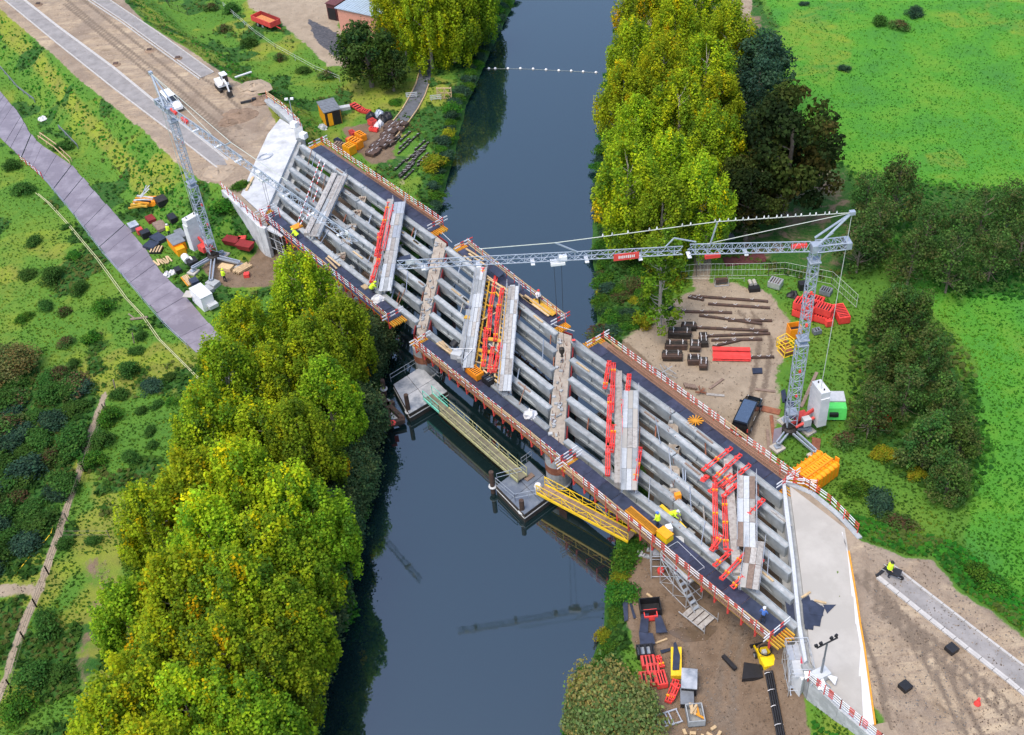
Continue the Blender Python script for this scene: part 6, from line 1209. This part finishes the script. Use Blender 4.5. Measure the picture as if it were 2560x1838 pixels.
for i, (u, v) in enumerate([(1030, 246), (1090, 252)]):
    t = thing('barrier', ('pale barrier across the dark footpath', 'pale barrier lying beside the timber gate')[i], 'barrier', at(u, v), 0)
    for z in (.3, .6, .9): MB().beam((-.9, 0, z), (.9, 0, z), .06, .12).build('rail', palegrey, t)
    for x in (-.7, .7): MB().tube((x, 0, 0), (x, 0, .95), .05, 5).build('leg', palegrey, t)
bb = P(852, 78); ab_ = angpx((852, 78), (985, 108)); t = thing('barn', 'pale red brick building with slate-blue roof at the top edge', 'building', (bb[0], bb[1], GZ), ab_)
MB().box((4.2, 4.5, 2.1), (8.4, 9.0, 4.2)).build('wall', brickm, t)
for j in range(10):
    for i in range(14):
        if i % 1 == 0: pass
rfm = MB(); rfm.prism([(-.3, -.3), (8.8, -.3), (8.8, 9.4), (-.3, 9.4)], 4.2, 4.32); rf = rfm.build('roof', slate, t)
for i in range(16): MB().box((0 + i * .55, 4.5, 4.35), (.06, 9.7, .06)).build('roof_seam', slate, rf)
MB().box((5.2, -.03, 1.1), (1.0, .08, 2.1)).build('door', maroon, t)
t = thing('shed', 'dark maroon open shed beside the brick building at the top edge', 'shed', at(834, 52), ab_)
MB().box((-.2, 3.2, 1.5), (2.2, 6.0, 2.8)).build('wall', maroon, t); MB().box((-.2, 3.2, 2.96), (2.4, 6.3, .12)).build('roof', maroon, t); MB().box((-.2, .15, 1.2), (1.7, .1, 2.0)).build('opening_shade', black, t)  # black panel on the solid front stands for the shade inside
# manholes and small heaps on the new roads
for i, (u, v) in enumerate([(96, 12), (374, 127), (290, 162), (445, 147)]):
    t = thing('drain_pit', f'dark drain pit in the unfinished left road, {ORD[i]} of four', 'drain', at(u, v, DZ)); MB().box((0, 0, .15), (.7, .7, .4)).build('cover', pile_m, t); MB().lathe([(.9, -.05), (.5, .22), (.1, .24)], 9).build('spoil', soil, t)
for i, (u, v) in enumerate([(2378, 1626), (2262, 1720)]):
    t = thing('drain_pit', ('black square drain frame on the right road, upper one', 'black square drain frame on the right road, lower one')[i], 'drain', at(u, v, DZ), .5); MB().box((0, 0, .2), (.8, .8, .45)).build('cover', black, t)
for i, (u, v, s, h) in enumerate([(632, 218, 2.4, .9), (598, 288, 2.6, .6), (572, 305, 1.6, .4), (655, 250, 1.8, .8), (548, 430, 2.2, .5), (590, 400, 1.8, .5)]):
    mb = MB(); h *= .7; pr_ = [(s * 1.2, -.12), (s * .95, h * .2), (s * .75, h * .55), (s * .5, h * .75), (s * .25, h), (.05, h)]; mb.lathe(pr_, 16); mb.v = [(x * random.uniform(.7, 1.2), y * random.uniform(.6, 1.1), z * random.uniform(.6, 1.15)) for x, y, z in mb.v]; solo(mb, 'sand_heap', soil if i in (1, 2, 3) else sandm, f'heap of sand and soil near the left abutment, {ORD[i]} of six', 'heap', at(u, v, DZ - .02))
mb = MB(); mb.tube((0, 0, .2), (1.6, .3, .3), .18, 8); mb.box((2.0, .4, .3), (.6, .5, .5)); solo(mb, 'black_pipe', black, 'short black pipe with fitting on the sand near the excavator', 'pipe', at(602, 260, DZ))
mb = MB(); mb.beam((0, 0, .1), (2.4, 1.4, .1), .35, .15); solo(mb, 'pale_board', cream, 'pale board on the sand edge below the excavator', 'board', at(588, 195, DZ)); mb = MB(); mb.beam(P(560 + 75, 472, 6.1), P(615, 478, 6.1), .25, .15); 
solo(MB().beam(P(633, 443, 6.12), P(616, 476, 6.12), .3, .2), 'yellow_batten', wood, 'yellow batten on the white approach slab', 'batten', org=P(633, 443, 6.1)); mb = MB(); [mb.path([((.75 + .1 * j) * math.cos(a), (.6 + .08 * j) * math.sin(a + .2 * j), .04 + .03 * j) for a in np.linspace(0, 6.28, 15)], .025, 4) for j in range(4)]; solo(mb, 'wire_coil', galv, 'coil of grey wire on the white approach slab', 'coil', P(663, 393, 6.04))
for i, (u, v, lab) in enumerate([(737, 318, 'white box on the corner of the left abutment'), (760, 345, 'white block at the end of the far left platform')]): rawbox('white_box', lab, 'box', u, v, (1.0, .8, .8), white, ra1, DZ + .15)
# lamp mast on the left, light tower on the right
t = thing('lamp_post', 'thin lamp post with two white lamps on the far left wing wall', 'lamp post', tuple(P(735, 305, DZ))); MB().tube((0, 0, -4), (0, 0, 3.6), .06, 6).build('pole', galv, t)
for s in (-.4, .4): MB().box((s, 0, 3.7), (.45, .3, .25)).build('lamp', white, t)
t = thing('light_tower', 'mobile light tower with four black floodlights on the right approach slab', 'light tower', tuple(P(2050, 1697, DZ)), .4); MB().box((0, 0, .55), (1.3, .9, .7)).build('body', palegrey, t)
for k_, (r, z0, z1) in enumerate(((.10, .6, 2.8), (.075, 2.7, 4.9))): MB().tube((0, 0, z0), (0, 0, z1), r, 8).build('mast_section', greyroof, t)
MB().beam((-1.0, 0, 4.9), (1.0, 0, 4.9), .1).build('crossbar', black, t)
for s in (-.95, -.5, .5, .95): MB().box((s, .15, 5.0), (.24, .18, .22), .2 * s).build('floodlight', black, t)
for a in (-.9, -2.1, 2.6): MB().hexa([(.4 * math.cos(a), .4 * math.sin(a), .75), (1.3 * math.cos(a - .3), 1.3 * math.sin(a - .3), .35), (1.3 * math.cos(a + .3), 1.3 * math.sin(a + .3), .35), (.4 * math.cos(a) + .1, .4 * math.sin(a), .76), (.4 * math.cos(a), .4 * math.sin(a), .82), (1.3 * math.cos(a - .3), 1.3 * math.sin(a - .3), .42), (1.3 * math.cos(a + .3), 1.3 * math.sin(a + .3), .42), (.4 * math.cos(a) + .1, .4 * math.sin(a), .83)]).build('hood_flap', white, t)
for a in (.2, 1.7, 3.3, 4.9): MB().tube((0, 0, .2), (1.1 * math.cos(a), 1.1 * math.sin(a), .06), .05, 5).build('stabiliser', galv, t)
# dark panels on the right slab
for i, (pts, z) in enumerate([([(2003, 1500), (2022, 1488), (2030, 1510), (2008, 1515)], 6.02), ([(2006, 1512), (2030, 1500), (2062, 1520), (2048, 1565), (2010, 1560)], 6.03), ([(2058, 1512), (2090, 1512), (2068, 1534)], 6.035), ([(2010, 1532), (2055, 1535), (2050, 1566), (2034, 1564), (2033, 1575), (2012, 1572)], 6.05), ([(1962, 1498), (1992, 1502), (1996, 1555), (1970, 1545)], 5.3), ([(2024, 1516), (2056, 1514), (2058, 1540), (2026, 1536)], 6.07)]):
    w = pxs(pts, z); solo(MB().prism(w, z - .03, z + .015), 'plywood_sheet', filmblue, f'blue-black plywood sheet lying on the right approach slab, {ORD[i]} of six', 'sheet', org=w[0])
for a, b_, lab in (((2004, 1494), (2026, 1480), 'pale batten at the left of the dark sheets'), ((2036, 1501), (2066, 1508), 'pale batten at the top of the dark sheets')): solo(MB().beam(P(*a, 6.1), P(*b_, 6.1), .18, .08), 'batten', wood, lab, 'batten', org=P(*a, 6.1))
# ---------------------------------------------------------------- lower yard
def sheet(lab, pts, z, m=filmblue, name='plywood_sheet', th=.08): w = pxs(pts, GZ); return solo(MB().prism(w, GZ + z, GZ + z + th), name, m, lab, 'sheet', org=w[0])
sheet('blue-black sheet strip at the left of the lower yard', [(1556, 1502), (1569, 1500), (1570, 1552), (1561, 1556)], .06); sheet('narrow blue-black strip beside the left one', [(1571, 1501), (1578, 1508), (1590, 1546), (1584, 1549)], .06)
sheet('long blue-black sheet in the middle of the lower yard', [(1603, 1545), (1622, 1543), (1620, 1592), (1598, 1588)], .5); sheet('torn blue-black sheet below the long one', [(1597, 1588), (1632, 1592), (1638, 1618), (1600, 1620)], .45); sheet('blue-black sheet at the right of the red box', [(1636, 1545), (1652, 1548), (1668, 1590), (1640, 1592)], .5)
sheet('loose dark strips on the mud near the yellow beams', [(1650, 1628), (1675, 1622), (1677, 1628), (1654, 1636)], .05)
crate('black_skip', 'black open skip at the top of the lower yard', 1625, 1526, 0, (1.9, 1.4, .9), black, 0, 'skip'); crate('red_crate', 'red crate under the black skip in the lower yard', 1626, 1545, 0, (1.2, .8, .7), neonred, 0)
crate('dark_crate', 'dark crate full of clamps below the blue-black sheets', 1613, 1636, 0, (1.5, 1.1, .7), black, 3, 'crate', None, None, galv)
for i, (u, v, d, lab) in enumerate([(1620, 1662, (1.2, 1.1, .6), 'red frame crate, uppermost of the lower yard group'), (1632, 1682, (1.1, 1.0, .6), 'red frame crate in the middle of the lower yard group'), (1620, 1704, (1.5, 1.2, .6), 'red frame crate at the left bottom of the lower yard group'), (1652, 1706, (.9, 1.4, .7), 'bright red crate at the right bottom of the lower yard group')]): crate('frame_crate', lab, u, v, random.uniform(-.1, .1), d, red if i < 3 else neonred, 4, 'crate', 'red frame crates in the lower yard')
propset('short upright bundle of red props beside the frame crates', (1645, 1642), (1656, 1668), GZ + .4, GZ + .4); propset('loose bundle of red props lying on pale timbers in the lower yard', (1690, 1702), (1670, 1756), GZ + .4, GZ + .4, w=.5); propset('second loose bundle of red props crossing the first', (1695, 1712), (1677, 1750), GZ + .6, GZ + .5, w=.4)
t = thing('beam_stack', 'stack of yellow timber beams under a blue-black sheet in the lower yard', 'stack', at(1690, 1664)); o = np.array(t.location)
for i in range(6): MB().beam(V(*at(1679 + i * 4.4, 1628)) + V(0, 0, .4), V(*at(1679 + i * 4.4, 1700)) + V(0, 0, .4), .16, .5).build('beam', yellow, t, o)
MB().prism(pxs([(1684, 1608), (1690, 1606), (1700, 1640), (1698, 1675), (1681, 1676)], GZ + .7), GZ + .68, GZ + .76).build('cover_sheet', filmblue, t, o)
rawbox('foil_pallet', 'pallet wrapped in shiny foil in the lower yard', 'pallet', 1722, 1716, (1.3, 1.9, 1.1), black, -.2, None, deckm); rawbox('clamp_pallet', 'black pallet box full of steel clamps below the foil pallet', 'pallet', 1717, 1752, (1.1, 1.5, .6), black, -.15, None, greyroof)
t = crate('timber_box', 'grey open box with timber offcuts at the bottom of the lower yard', 1737, 1796, 0, (1.4, 1.7, .8), concrete, 0, 'box')
for i in range(6): MB().box((random.uniform(-.3, .3), random.uniform(-.5, .5), .6 + .05 * i), (1.0, .18, .1), random.uniform(0, 3)).build('offcut', random.choice([wood, orangebeam]), t)
t = thing('metal_grid', 'silver frame lying on the ground at the bottom of the lower yard', 'frame', at(1669, 1800), .25)
for y in (-.6, .6): MB().beam((-1.1, y, .15), (1.1, y, .15), .12).build('rail', alu, t)
for x in (-1, -.3, 0, .3, 1): MB().beam((x, -.6, .15), (x, .6, .15), .1).build('bar', alu, t)
mb = MB(); mb.beam(V(*at(1641, 1755)) + V(0, 0, .2), V(*at(1653, 1838)) + V(0, 0, .2), .14); solo(mb, 'timber_pole', wood, 'long pale pole beside the willow bush in the lower yard', 'pole', org=V(*at(1641, 1755))); solo(MB().beam(V(*at(1638, 1610)) + V(0, 0, .1), V(*at(1668, 1599)) + V(0, 0, .1), .15), 'batten', wood, 'pale batten beside the torn blue-black sheet', 'batten', org=V(*at(1638, 1610)))
solo(MB().beam(V(*at(1617, 1486)) + V(0, 0, .1), V(*at(1630, 1496)) + V(0, 0, .1), .2, .12), 'batten', wood, 'short batten above the black skip', 'batten', org=V(*at(1617, 1486))); mb = MB()
for i in range(12): mb.box((random.uniform(-1.4, 1.4), random.uniform(-.5, .5), .15), (.5, .25, .2), random.uniform(0, 3))
solo(mb, 'offcut_heap', wood, 'heap of pale timber offcuts at the bottom edge of the lower yard', 'heap', at(1755, 1836))
t = thing('pipe_bundle', 'long bundle of black pipes with white straps below the right abutment', 'bundle', at(1925, 1740)); o = np.array(t.location)
for i in range(4): MB().tube(V(*at(1912 + i * 5, 1692 + i)) + V(0, 0, .2), V(*at(1944 + i * 5, 1850)) + V(0, 0, .2), .09, 8).build('pipe', black, t, o)
for f in (.03, .3, .55, .85):
    c = V(*at(1918 + f * 32, 1695 + f * 150)); mb = MB(); mb.path([c + V(-.35, 0, .25), c + V(-.1, .06, .34), c + V(.2, .06, .34), c + V(.4, 0, .25)], .03, 5); mb.build('strap', tarp, t, o)
mb = MB(); mb.prism([(-.9, -.7), (.9, -.7), (1.0, .5), (-.4, .9)], 0, .5); mb.beam((-1.2, .4, .3), (-2.0, 1.8, .35), .35, .3); solo(mb, 'black_bucket', black, 'black digger bucket lying in front of the yellow loader', 'bucket', at(1876, 1686))
mb = MB()
for i in range(9): a, b_ = random.uniform(0, 6.28), random.uniform(.1, .8); mb.box((b_ * math.cos(a), b_ * math.sin(a), .1), (.35, .25, .2), a)
solo(mb, 'rubble', concrete, 'pale concrete rubble below the left platform edge of the right span', 'rubble', at(1618, 1385)); pud = mat('puddle_water', (.12, .085, .055), .12, .15, 1, spec=.6)
b = MB(); b.prism([(P(1735, 1585)[0] + 1.9 * math.cos(a) * (1 + .25 * math.sin(3 * a)), P(1735, 1585)[1] + 1.0 * math.sin(a) * (1 + .2 * math.cos(2 * a))) for a in np.linspace(0, 6.28, 24, endpoint=False)], GZ - .3, GZ + .03); struct(b.build('puddle', pud))
# scaffold stair towers
def stair(lab, u, v, rz, w, d, h, flights, z0=GZ):
    p = P(u, v, z0); t = thing('stair_tower', lab, 'stair tower', (p[0], p[1], z0), rz); mb = MB()
    for x in (-w / 2, 0, w / 2):
        for y in (-d / 2, d / 2): mb.tube((x, y, 0), (x, y, h + 1.0), .04, 5)
    for z in (.2, h * .5, h, h + .5, h + 1):
        for y in (-d / 2, d / 2): mb.tube((-w / 2, y, z), (w / 2, y, z), .03, 4)
        for x in (-w / 2, w / 2): mb.tube((x, -d / 2, z), (x, d / 2, z), .03, 4)
    for x0, x1 in ((-w / 2, 0), (0, w / 2)):
        mb.tube((x0, -d / 2, .2), (x1, -d / 2, h * .5), .03, 4); mb.tube((x1, -d / 2, h * .5), (x0, -d / 2, h), .03, 4); mb.tube((x0, d / 2, .2), (x1, d / 2, h), .03, 4)
    mb.build('scaffold_frame', alu, t); MB().box((w / 4, .1, h + .04), (w / 2, d * .8, .08)).build('landing', palegrey, t)
    for i in range(3): MB().box((-w / 4, -d * .3 + i * d * .3, h + .05), (w / 2 - .05, d * .27, .07)).build('landing_board', alu, t)
    n = 9; x0, x1 = -w / 2 + .2, w / 2 - .3
    for s in (-1, 1): MB().beam((x0, -d * .2 + s * .32, h * .98), (x1 + 1.2, -d * .2 + s * .32, .3), .06, .18).build('stringer', alu, t)
    for i in range(n): f = (i + .5) / n; MB().box((x0 + (x1 + 1.2 - x0) * f, -d * .2, h * .98 + (.3 - h * .98) * f), (.28, .6, .05)).build('tread', galv, t)
    return t
stair('aluminium scaffold stair tower standing in the muddy yard below the near platform', 1702, 1478, angpx((1670, 1460), (1740, 1530)), 3.6, 1.9, 3.6, 1)
t = thing('base_frame', 'scaffold base frame with boards at the foot of the stair tower', 'scaffold', at(1745, 1545), angpx((1700, 1530), (1745, 1565))); [MB().beam((-1.5, y, .3), (1.5, y, .3), .08).build('rail', alu, t) for y in (-.9, .9)]; [MB().box((-.9 + i * .6, 0, .2), (.5, 1.7, .06)).build('board', plank_gy, t) for i in range(4)]; [MB().tube((1.5, y, 0), (1.5, y, 1.3), .04, 5).build('post', alu, t) for y in (-.9, .9)]
stair('silver scaffold stair tower against the right abutment corner', 1985, 1720, angpx((1975, 1690), (1990, 1760)), 3.0, 1.8, 4.0, 1)
t = thing('scaffold_tower', 'scaffold working tower with boards under the near platform by the green bank', 'scaffold', at(1662, 1425), angpx((1632, 1440), (1675, 1440))); mb = MB()
for x in (-1.3, .4, 2.0):
    for y in (-1, 1): mb.tube((x, y, 0), (x, y, 4.0), .05, 5)
for z in (.3, 1.8, 3.2):
    for y in (-1, 1): mb.tube((-1.3, y, z), (2.0, y, z), .04, 5)
    for x in (-1.3, 2.0): mb.tube((x, -1, z), (x, 1, z), .04, 5)
mb.build('tubes', alu, t)
for i in range(5): MB().box((-.9 + i * .62, 0, 3.3), (.58, 1.9, .06)).build('board', random.choice([palegrey, alu, deckm]), t)
MB().box((.9, .3, 3.6), (1.5, 1.0, .6)).build('bin', palegrey, t); MB().lathe([(.3, 0), (.35, .4), (.25, .6)], 10, (-.4, -.3, 0)).build('bucket', neonred, t)
t = thing('scaffold_tower', 'scaffold frames and boards beneath the left span near the wing wall', 'scaffold', at(715, 640), angpx((690, 600), (730, 620))); mb = MB()
for x in (-1.5, 0, 1.5):
    for y in (-1, 1): mb.tube((x, y, 0), (x, y, 4.2), .05, 5)
for z in (1.5, 3.0, 4.1):
    for y in (-1, 1): mb.tube((-1.5, y, z), (1.5, y, z), .04, 5)
mb.build('tubes', alu, t); MB().box((0, 0, 4.2), (3.2, 2.0, .1)).build('board', palegrey, t)
# goods on the platforms
def onp(name, lab, cat, u, v, d, m, rz, lid=None): return rawbox(name, lab, cat, u, v, d, m, rz, DZ - .08, lid)
rb = math.atan2(BD[1], BD[0])
crate('slatted_crate', 'orange slatted crate on the near platform of the middle span', 1187, 938, rb, (2.1, 1.0, .75), orange, 8, 'crate', None, DZ - .1); crate('dark_crate', 'black crate with pale lid beside the orange slatted crate', 1223, 957, rb, (1.2, 1.0, .7), black, 3, 'crate', None, DZ - .1, galv)
onp('white_tub', 'pale green-white tub on the near platform above the left barge', 'tub', 1144, 893, (1.2, 1.0, .7), palegrey, rb + .5); mb = MB(); mb.tube((0, 0, .5), (.5, .3, .9), .42, 10); solo(mb, 'black_drum', black, 'black drum beside the white frames on the near platform', 'drum', P(1132, 874, DZ - .1))
mb = MB(); mb.heap(.75, .5); solo(mb, 'white_tarp', tarp, 'white tarpaulin heap on the near left platform', 'tarpaulin', P(945, 748, DZ - .1)); mb = MB(); mb.heap(.72, .8); solo(mb, 'white_sack', tarp, 'white big bag on the near edge beside the right pier', 'bag', P(1326, 1040, DZ - .1))
onp('plywood_offcut', 'round-cornered yellow plywood piece on the near left platform', 'board', 913, 718, (.9, .7, .12), wood, rb)
for i, (a, b_) in enumerate([((820, 640), (850, 665)), ((815, 645), (842, 672)), ((1092, 858), (1128, 885)), ((1098, 855), (1134, 882)), ((1105, 853), (1120, 870)), ((1420, 1035), (1420, 1036))][:5]): solo(MB().beam(P(*a, 6.05), P(*b_, 6.05), .22, .1), 'loose_board', wood, f'loose pale board on a near platform, {ORD[i]} from the left', 'board', org=P(*a, 6.05))
t = thing('beam_stack', 'long stack of bright orange timber beams on the near platform over the bank', 'stack', tuple(P(1600, 1308, DZ))); o = np.array(t.location)
for i in range(5): MB().beam(P(1564 + i * 3, 1277 - i * 2, DZ + .35), P(1634 + i * 3, 1336 - i * 2, DZ + .35), .22, .3).build('beam', random.choice([orangebeam, ply, orangebeam]), t, o)
onp('yellow_box', 'bright yellow box with white handle on the near platform', 'box', 1662, 1345, (1.3, .9, .7), yellowsafe, rb, amber); onp('white_bucket', 'white bucket on the girder edge of the right span', 'bucket', 1672, 1325, (.6, .6, .5), white, .2); onp('orange_bucket', 'orange twin bucket hanging at the girder joint of the right spans', 'bucket', 1694, 1245, (.6, .45, .6), orange, .2)
for i, (a, b_) in enumerate([((1652, 1264), (1676, 1286)), ((1697, 1306), (1713, 1323))]): solo(MB().beam(P(*a, 5.4), P(*b_, 5.3), .35, .2), 'yellow_beam', yellow, ('yellow beam reaching the crouching worker from the left', 'yellow beam end right of the crouching worker')[i], 'beam', org=P(*a, 5.4))
sheet2 = lambda lab, pts, z, m: solo(MB().prism(pxs(pts, z), z - .05, z + .03), 'plywood_sheet', m, lab, 'sheet', org=pxs(pts, z)[0])
sheet2('blue-black sheet standing over the far end of the yellow formwork bay', [(1222, 675), (1240, 664), (1262, 681), (1247, 695)], 6.9, filmblue); sheet2('blue-black sheet under the tip of the right crane jib', [(992, 645), (1025, 636), (1028, 650), (1000, 658)], 6.1, filmblue); sheet2('orange plywood sheet at the end of the far middle platform', [(1345, 770), (1370, 757), (1400, 777), (1381, 790)], 6.15, ply); sheet2('second orange plywood sheet on the far middle platform', [(1320, 752), (1345, 745), (1370, 760), (1345, 770)], 6.1, ply)
for i, (a, b_) in enumerate([((1306, 742), (1372, 790)), ((1312, 738), (1375, 783)), ((1298, 735), (1330, 760)), ((1165, 622), (1210, 650)), ((1172, 634), (1215, 664)), ((1160, 640), (1180, 655))]): solo(MB().beam(P(*a, 6.15), P(*b_, 6.15), .22, .1), 'loose_board', wood, f'loose pale board on the far middle platform, {ORD[i]} counted from its right end', 'board', org=P(*a, 6.15))
mb = MB()
for i in range(14): a = i * .45; mb.beam((0, 0, .1), (.8 * math.cos(a), .8 * math.sin(a), .1 + .02 * i), .1, .08)
solo(mb, 'offcut_heap', orangebeam, 'starburst heap of orange timber offcuts on the far right platform', 'heap', P(1739, 1055, DZ - .05)); onp('black_sheet', 'crumpled black sheet at the left end of the near left platform', 'sheet', 725, 580, (2.2, 1.5, .2), filmblue, rb + .2)
onp('wood_panel', 'orange-brown panel by the worker at the left end of the bridge', 'panel', 742, 570, (1.0, 1.4, .3), orangebeam, rb)
t = thing('handrail', 'white tube handrail in the gap at the left pier', 'handrail', tuple(P(1150, 880, 6))); o = np.array(t.location); mb = MB()
for z in (6.4, 7.0): mb.tube(P(1128, 872, z), P(1182, 872, z), .04, 5); mb.tube(P(1158, 900, z), P(1182, 872, z), .04, 5)
for u, v in ((1128, 872), (1158, 900), (1182, 872)): mb.tube(P(u, v, 5.8), P(u, v, 7.0), .04, 5)
mb.build('tubes', white, t, o)
for i, (a, b_) in enumerate([((1105, 582), (1130, 606)), ((1385, 812), (1436, 828))]): solo(MB().tube(P(*a, 6.6), P(*b_, 7.0), .04, 5), 'lifeline', palegrey, ('lifeline tube spanning the gap at the left pier', 'lifeline tube spanning the gap at the right pier')[i], 'rope', org=P(*a, 6.6))
solo(MB().beam(P(1434, 850, 5.8), P(1434, 850, 7.4), .35, .2), 'red_post', neonred, 'red post at the far end of the right pier', 'post', org=P(1434, 850, 5.8))
# ---------------------------------------------------------------- river lamp and people
def person(lab, loc, rz, top, legs=trousers, helmet=hiviz, vest=True, pose='stand'):
    t = thing('person', lab, 'person', loc, rz, None)
    if pose == 'stand': J = {'pel': (0, 0, .95), 'chest': (0.02, 0, 1.3), 'neck': (.03, 0, 1.5), 'head': (.06, 0, 1.66), 'crown': (.05, 0, 1.76), 'sl': (.02, .2, 1.42), 'sr': (.02, -.2, 1.42), 'el': (.05, .3, 1.15), 'er': (.08, -.29, 1.15), 'hl': (.22, .27, .95), 'hr': (.25, -.22, 1.0), 'kl': (.05, .12, .5), 'kr': (.08, -.12, .5), 'fl': (-.02, .13, .07), 'fr': (.04, -.13, .07), 'tl': (.16, .15, .04), 'tr': (.22, -.15, .04)}
    else: J = {'pel': (-.1, 0, .5), 'chest': (.22, 0, .85), 'neck': (.36, 0, 1.0), 'head': (.47, 0, 1.1), 'crown': (.5, 0, 1.2), 'sl': (.28, .2, .92), 'sr': (.28, -.2, .92), 'el': (.45, .28, .68), 'er': (.45, -.28, .68), 'hl': (.68, .15, .45), 'hr': (.68, -.15, .45), 'kl': (.3, .17, .5), 'kr': (.32, -.17, .45), 'fl': (.02, .18, .07), 'fr': (.05, -.18, .07), 'tl': (.22, .2, .04), 'tr': (.25, -.2, .04)}
    R = {'pel': .16, 'chest': .17, 'neck': .065, 'head': .105, 'crown': .085, 'sl': .08, 'sr': .08, 'el': .052, 'er': .052, 'hl': .04, 'hr': .04, 'kl': .075, 'kr': .075, 'fl': .06, 'fr': .06, 'tl': .04, 'tr': .04}
    E = [('pel', 'chest'), ('chest', 'neck'), ('neck', 'head'), ('head', 'crown'), ('chest', 'sl'), ('chest', 'sr'), ('sl', 'el'), ('sr', 'er'), ('el', 'hl'), ('er', 'hr'), ('pel', 'kl'), ('pel', 'kr'), ('kl', 'fl'), ('kr', 'fr'), ('fl', 'tl'), ('fr', 'tr')]
    for h, s in (('hl', 1), ('hr', -1)):
        c = np.array(J[h])
        for f in range(5):
            n = f'{h}{f}'; J[n] = tuple(c + V(.09 - .01 * abs(f - 2), (f - 2) * .022, -.07 - .01 * (2 - abs(f - 2)))) if f else tuple(c + V(.05, -s * .055, -.02)); R[n] = .012; E.append((h, n))
    J['nose'] = tuple(np.array(J['head']) + V(.12, 0, 0)); R['nose'] = .02; E.append(('head', 'nose'))
    ks = list(J); me = bpy.data.meshes.new('body'); me.from_pydata([J[k] for k in ks], [(ks.index(a), ks.index(b_)) for a, b_ in E], []); o = bpy.data.objects.new('body', me); COL.objects.link(o)
    sm = o.modifiers.new('skin', 'SKIN'); me.skin_vertices.new() if not me.skin_vertices else None
    for i, k in enumerate(ks): me.skin_vertices[0].data[i].radius = (R[k], R[k] * (1.15 if k in ('chest', 'pel') else 1)); me.skin_vertices[0].data[i].use_root = k == 'pel'
    ss = o.modifiers.new('sub', 'SUBSURF'); ss.levels = ss.render_levels = 1
    dg = bpy.context.evaluated_depsgraph_get(); m2 = bpy.data.meshes.new_from_object(o.evaluated_get(dg)); bpy.data.objects.remove(o)
    m2.materials.clear(); [m2.materials.append(x) for x in (skin, legs, top)]
    hp = J['pel'][2] + .03; hd = J['neck'][2] + .02
    for f in m2.polygons:
        z = f.center[2]; arm = abs(f.center[1]) > .2 and min(np.linalg.norm(np.array(f.center) - np.array(J[h])) for h in ('hl', 'hr')) < .13
        f.material_index = 0 if (z > hd and f.center[0] > J['neck'][0] - .2) or arm else (1 if z < hp and abs(f.center[1]) < .25 or pose != 'stand' and f.center[0] < .12 else 2); f.use_smooth = True
    b = bpy.data.objects.new('body', m2); COL.objects.link(b); b.parent = t; h_ = J['head']
    MB().lathe([(.125, .02), (.13, .07), (.115, .13), (.06, .17), (.01, .18)], 10, h_).box((h_[0] + .13, h_[1], h_[2] + .03), (.1, .16, .02)).build('helmet', helmet, b)
    if vest:
        c0, c1 = np.array(J['pel']), np.array(J['chest']); mb = MB(); d = nrm(c1 - c0); mb.tube(c0 + d * .02, c1 + d * .16, .235, 10, 0, .20); mb.build('vest', hiviz, b)
    t.scale = (1.12, 1.12, 1.12); return t
person('worker in yellow vest and dark trousers standing on the near dark platform beside the girder', tuple(P(1644, 1318, DZ - .05)), 2.3, hiviz, helmet=shirtblue)
person('crouching worker in yellow vest on the support between the right spans', tuple(P(1681, 1296, 5.2)), -.6, hiviz, helmet=cream, pose='crouch')
person('worker in blue shirt and white helmet at the right end of the near platform', tuple(P(1906, 1556, DZ - .05)), 1.0, shirtblue, helmet=white, vest=False)
person('worker in yellow vest leaning at the rail at the left end of the bridge', tuple(P(744, 597, DZ - .05)), 2.6, hiviz, pose='crouch')
person('worker in yellow jacket bending over at the end of the left walkway', tuple(P(930, 730, DZ - .05)), .3, hiviz, pose='crouch')
person('worker in pale shirt on the far middle platform, farther left of two', tuple(P(1341, 748, DZ)), -1.0, shirtwhite, helmet=white, vest=False, pose='crouch')
person('worker in pale shirt with red helmet on the far middle platform beside the boards', tuple(P(1350, 760, DZ)), 2.8, shirtwhite, helmet=neonred, vest=False)
person('worker in yellow vest pushing a wheelbarrow at the end of the right road strip', tuple(P(2220, 1440, DZ + .04)), -.7, hiviz, helmet=black)
person('worker in yellow vest below the left crane near the poplars', tuple(P(563, 705)), 1.0, hiviz, helmet=hiviz); person('worker in yellow vest among the black rolls of the left yard', tuple(P(425, 592)), 1.0, hiviz, helmet=white)
t = thing('wheelbarrow', 'black wheelbarrow on the end of the right road strip', 'wheelbarrow', tuple(P(2232, 1441, DZ + .04)), -.6); MB().hexa([(-.4, -.25, .4), (.35, -.25, .4), (.35, .25, .4), (-.4, .25, .4), (-.6, -.4, .8), (.6, -.4, .75), (.6, .4, .75), (-.6, .4, .8)]).build('tray', black, t)
MB().tube((.7, -.06, .22), (.7, .06, .22), .22, 10).build('wheel', black, t); [MB().tube((.7, s * .1, .22), (-1.0, s * .3, .75), .03, 5).build('handle', alu, t) for s in (-1, 1)]; [MB().tube((-.3, s * .25, .45), (-.35, s * .28, 0), .03, 5).build('leg', alu, t) for s in (-1, 1)]
mb = MB(); mb.beam(P(2192, 1441, DZ + .1), P(2226, 1410, DZ + .1), .25, .2); solo(mb, 'black_board', black, 'black board closing the end of the right road strip', 'board', org=P(2210, 1425, DZ))
mb = MB(); mb.lathe([(.28, 0), (.28, .06), (.12, .5), (.1, .75)], 8); solo(mb, 'traffic_cone', neonred, 'small orange cone on the sand of the right road', 'cone', P(2443, 1760, DZ - .02))
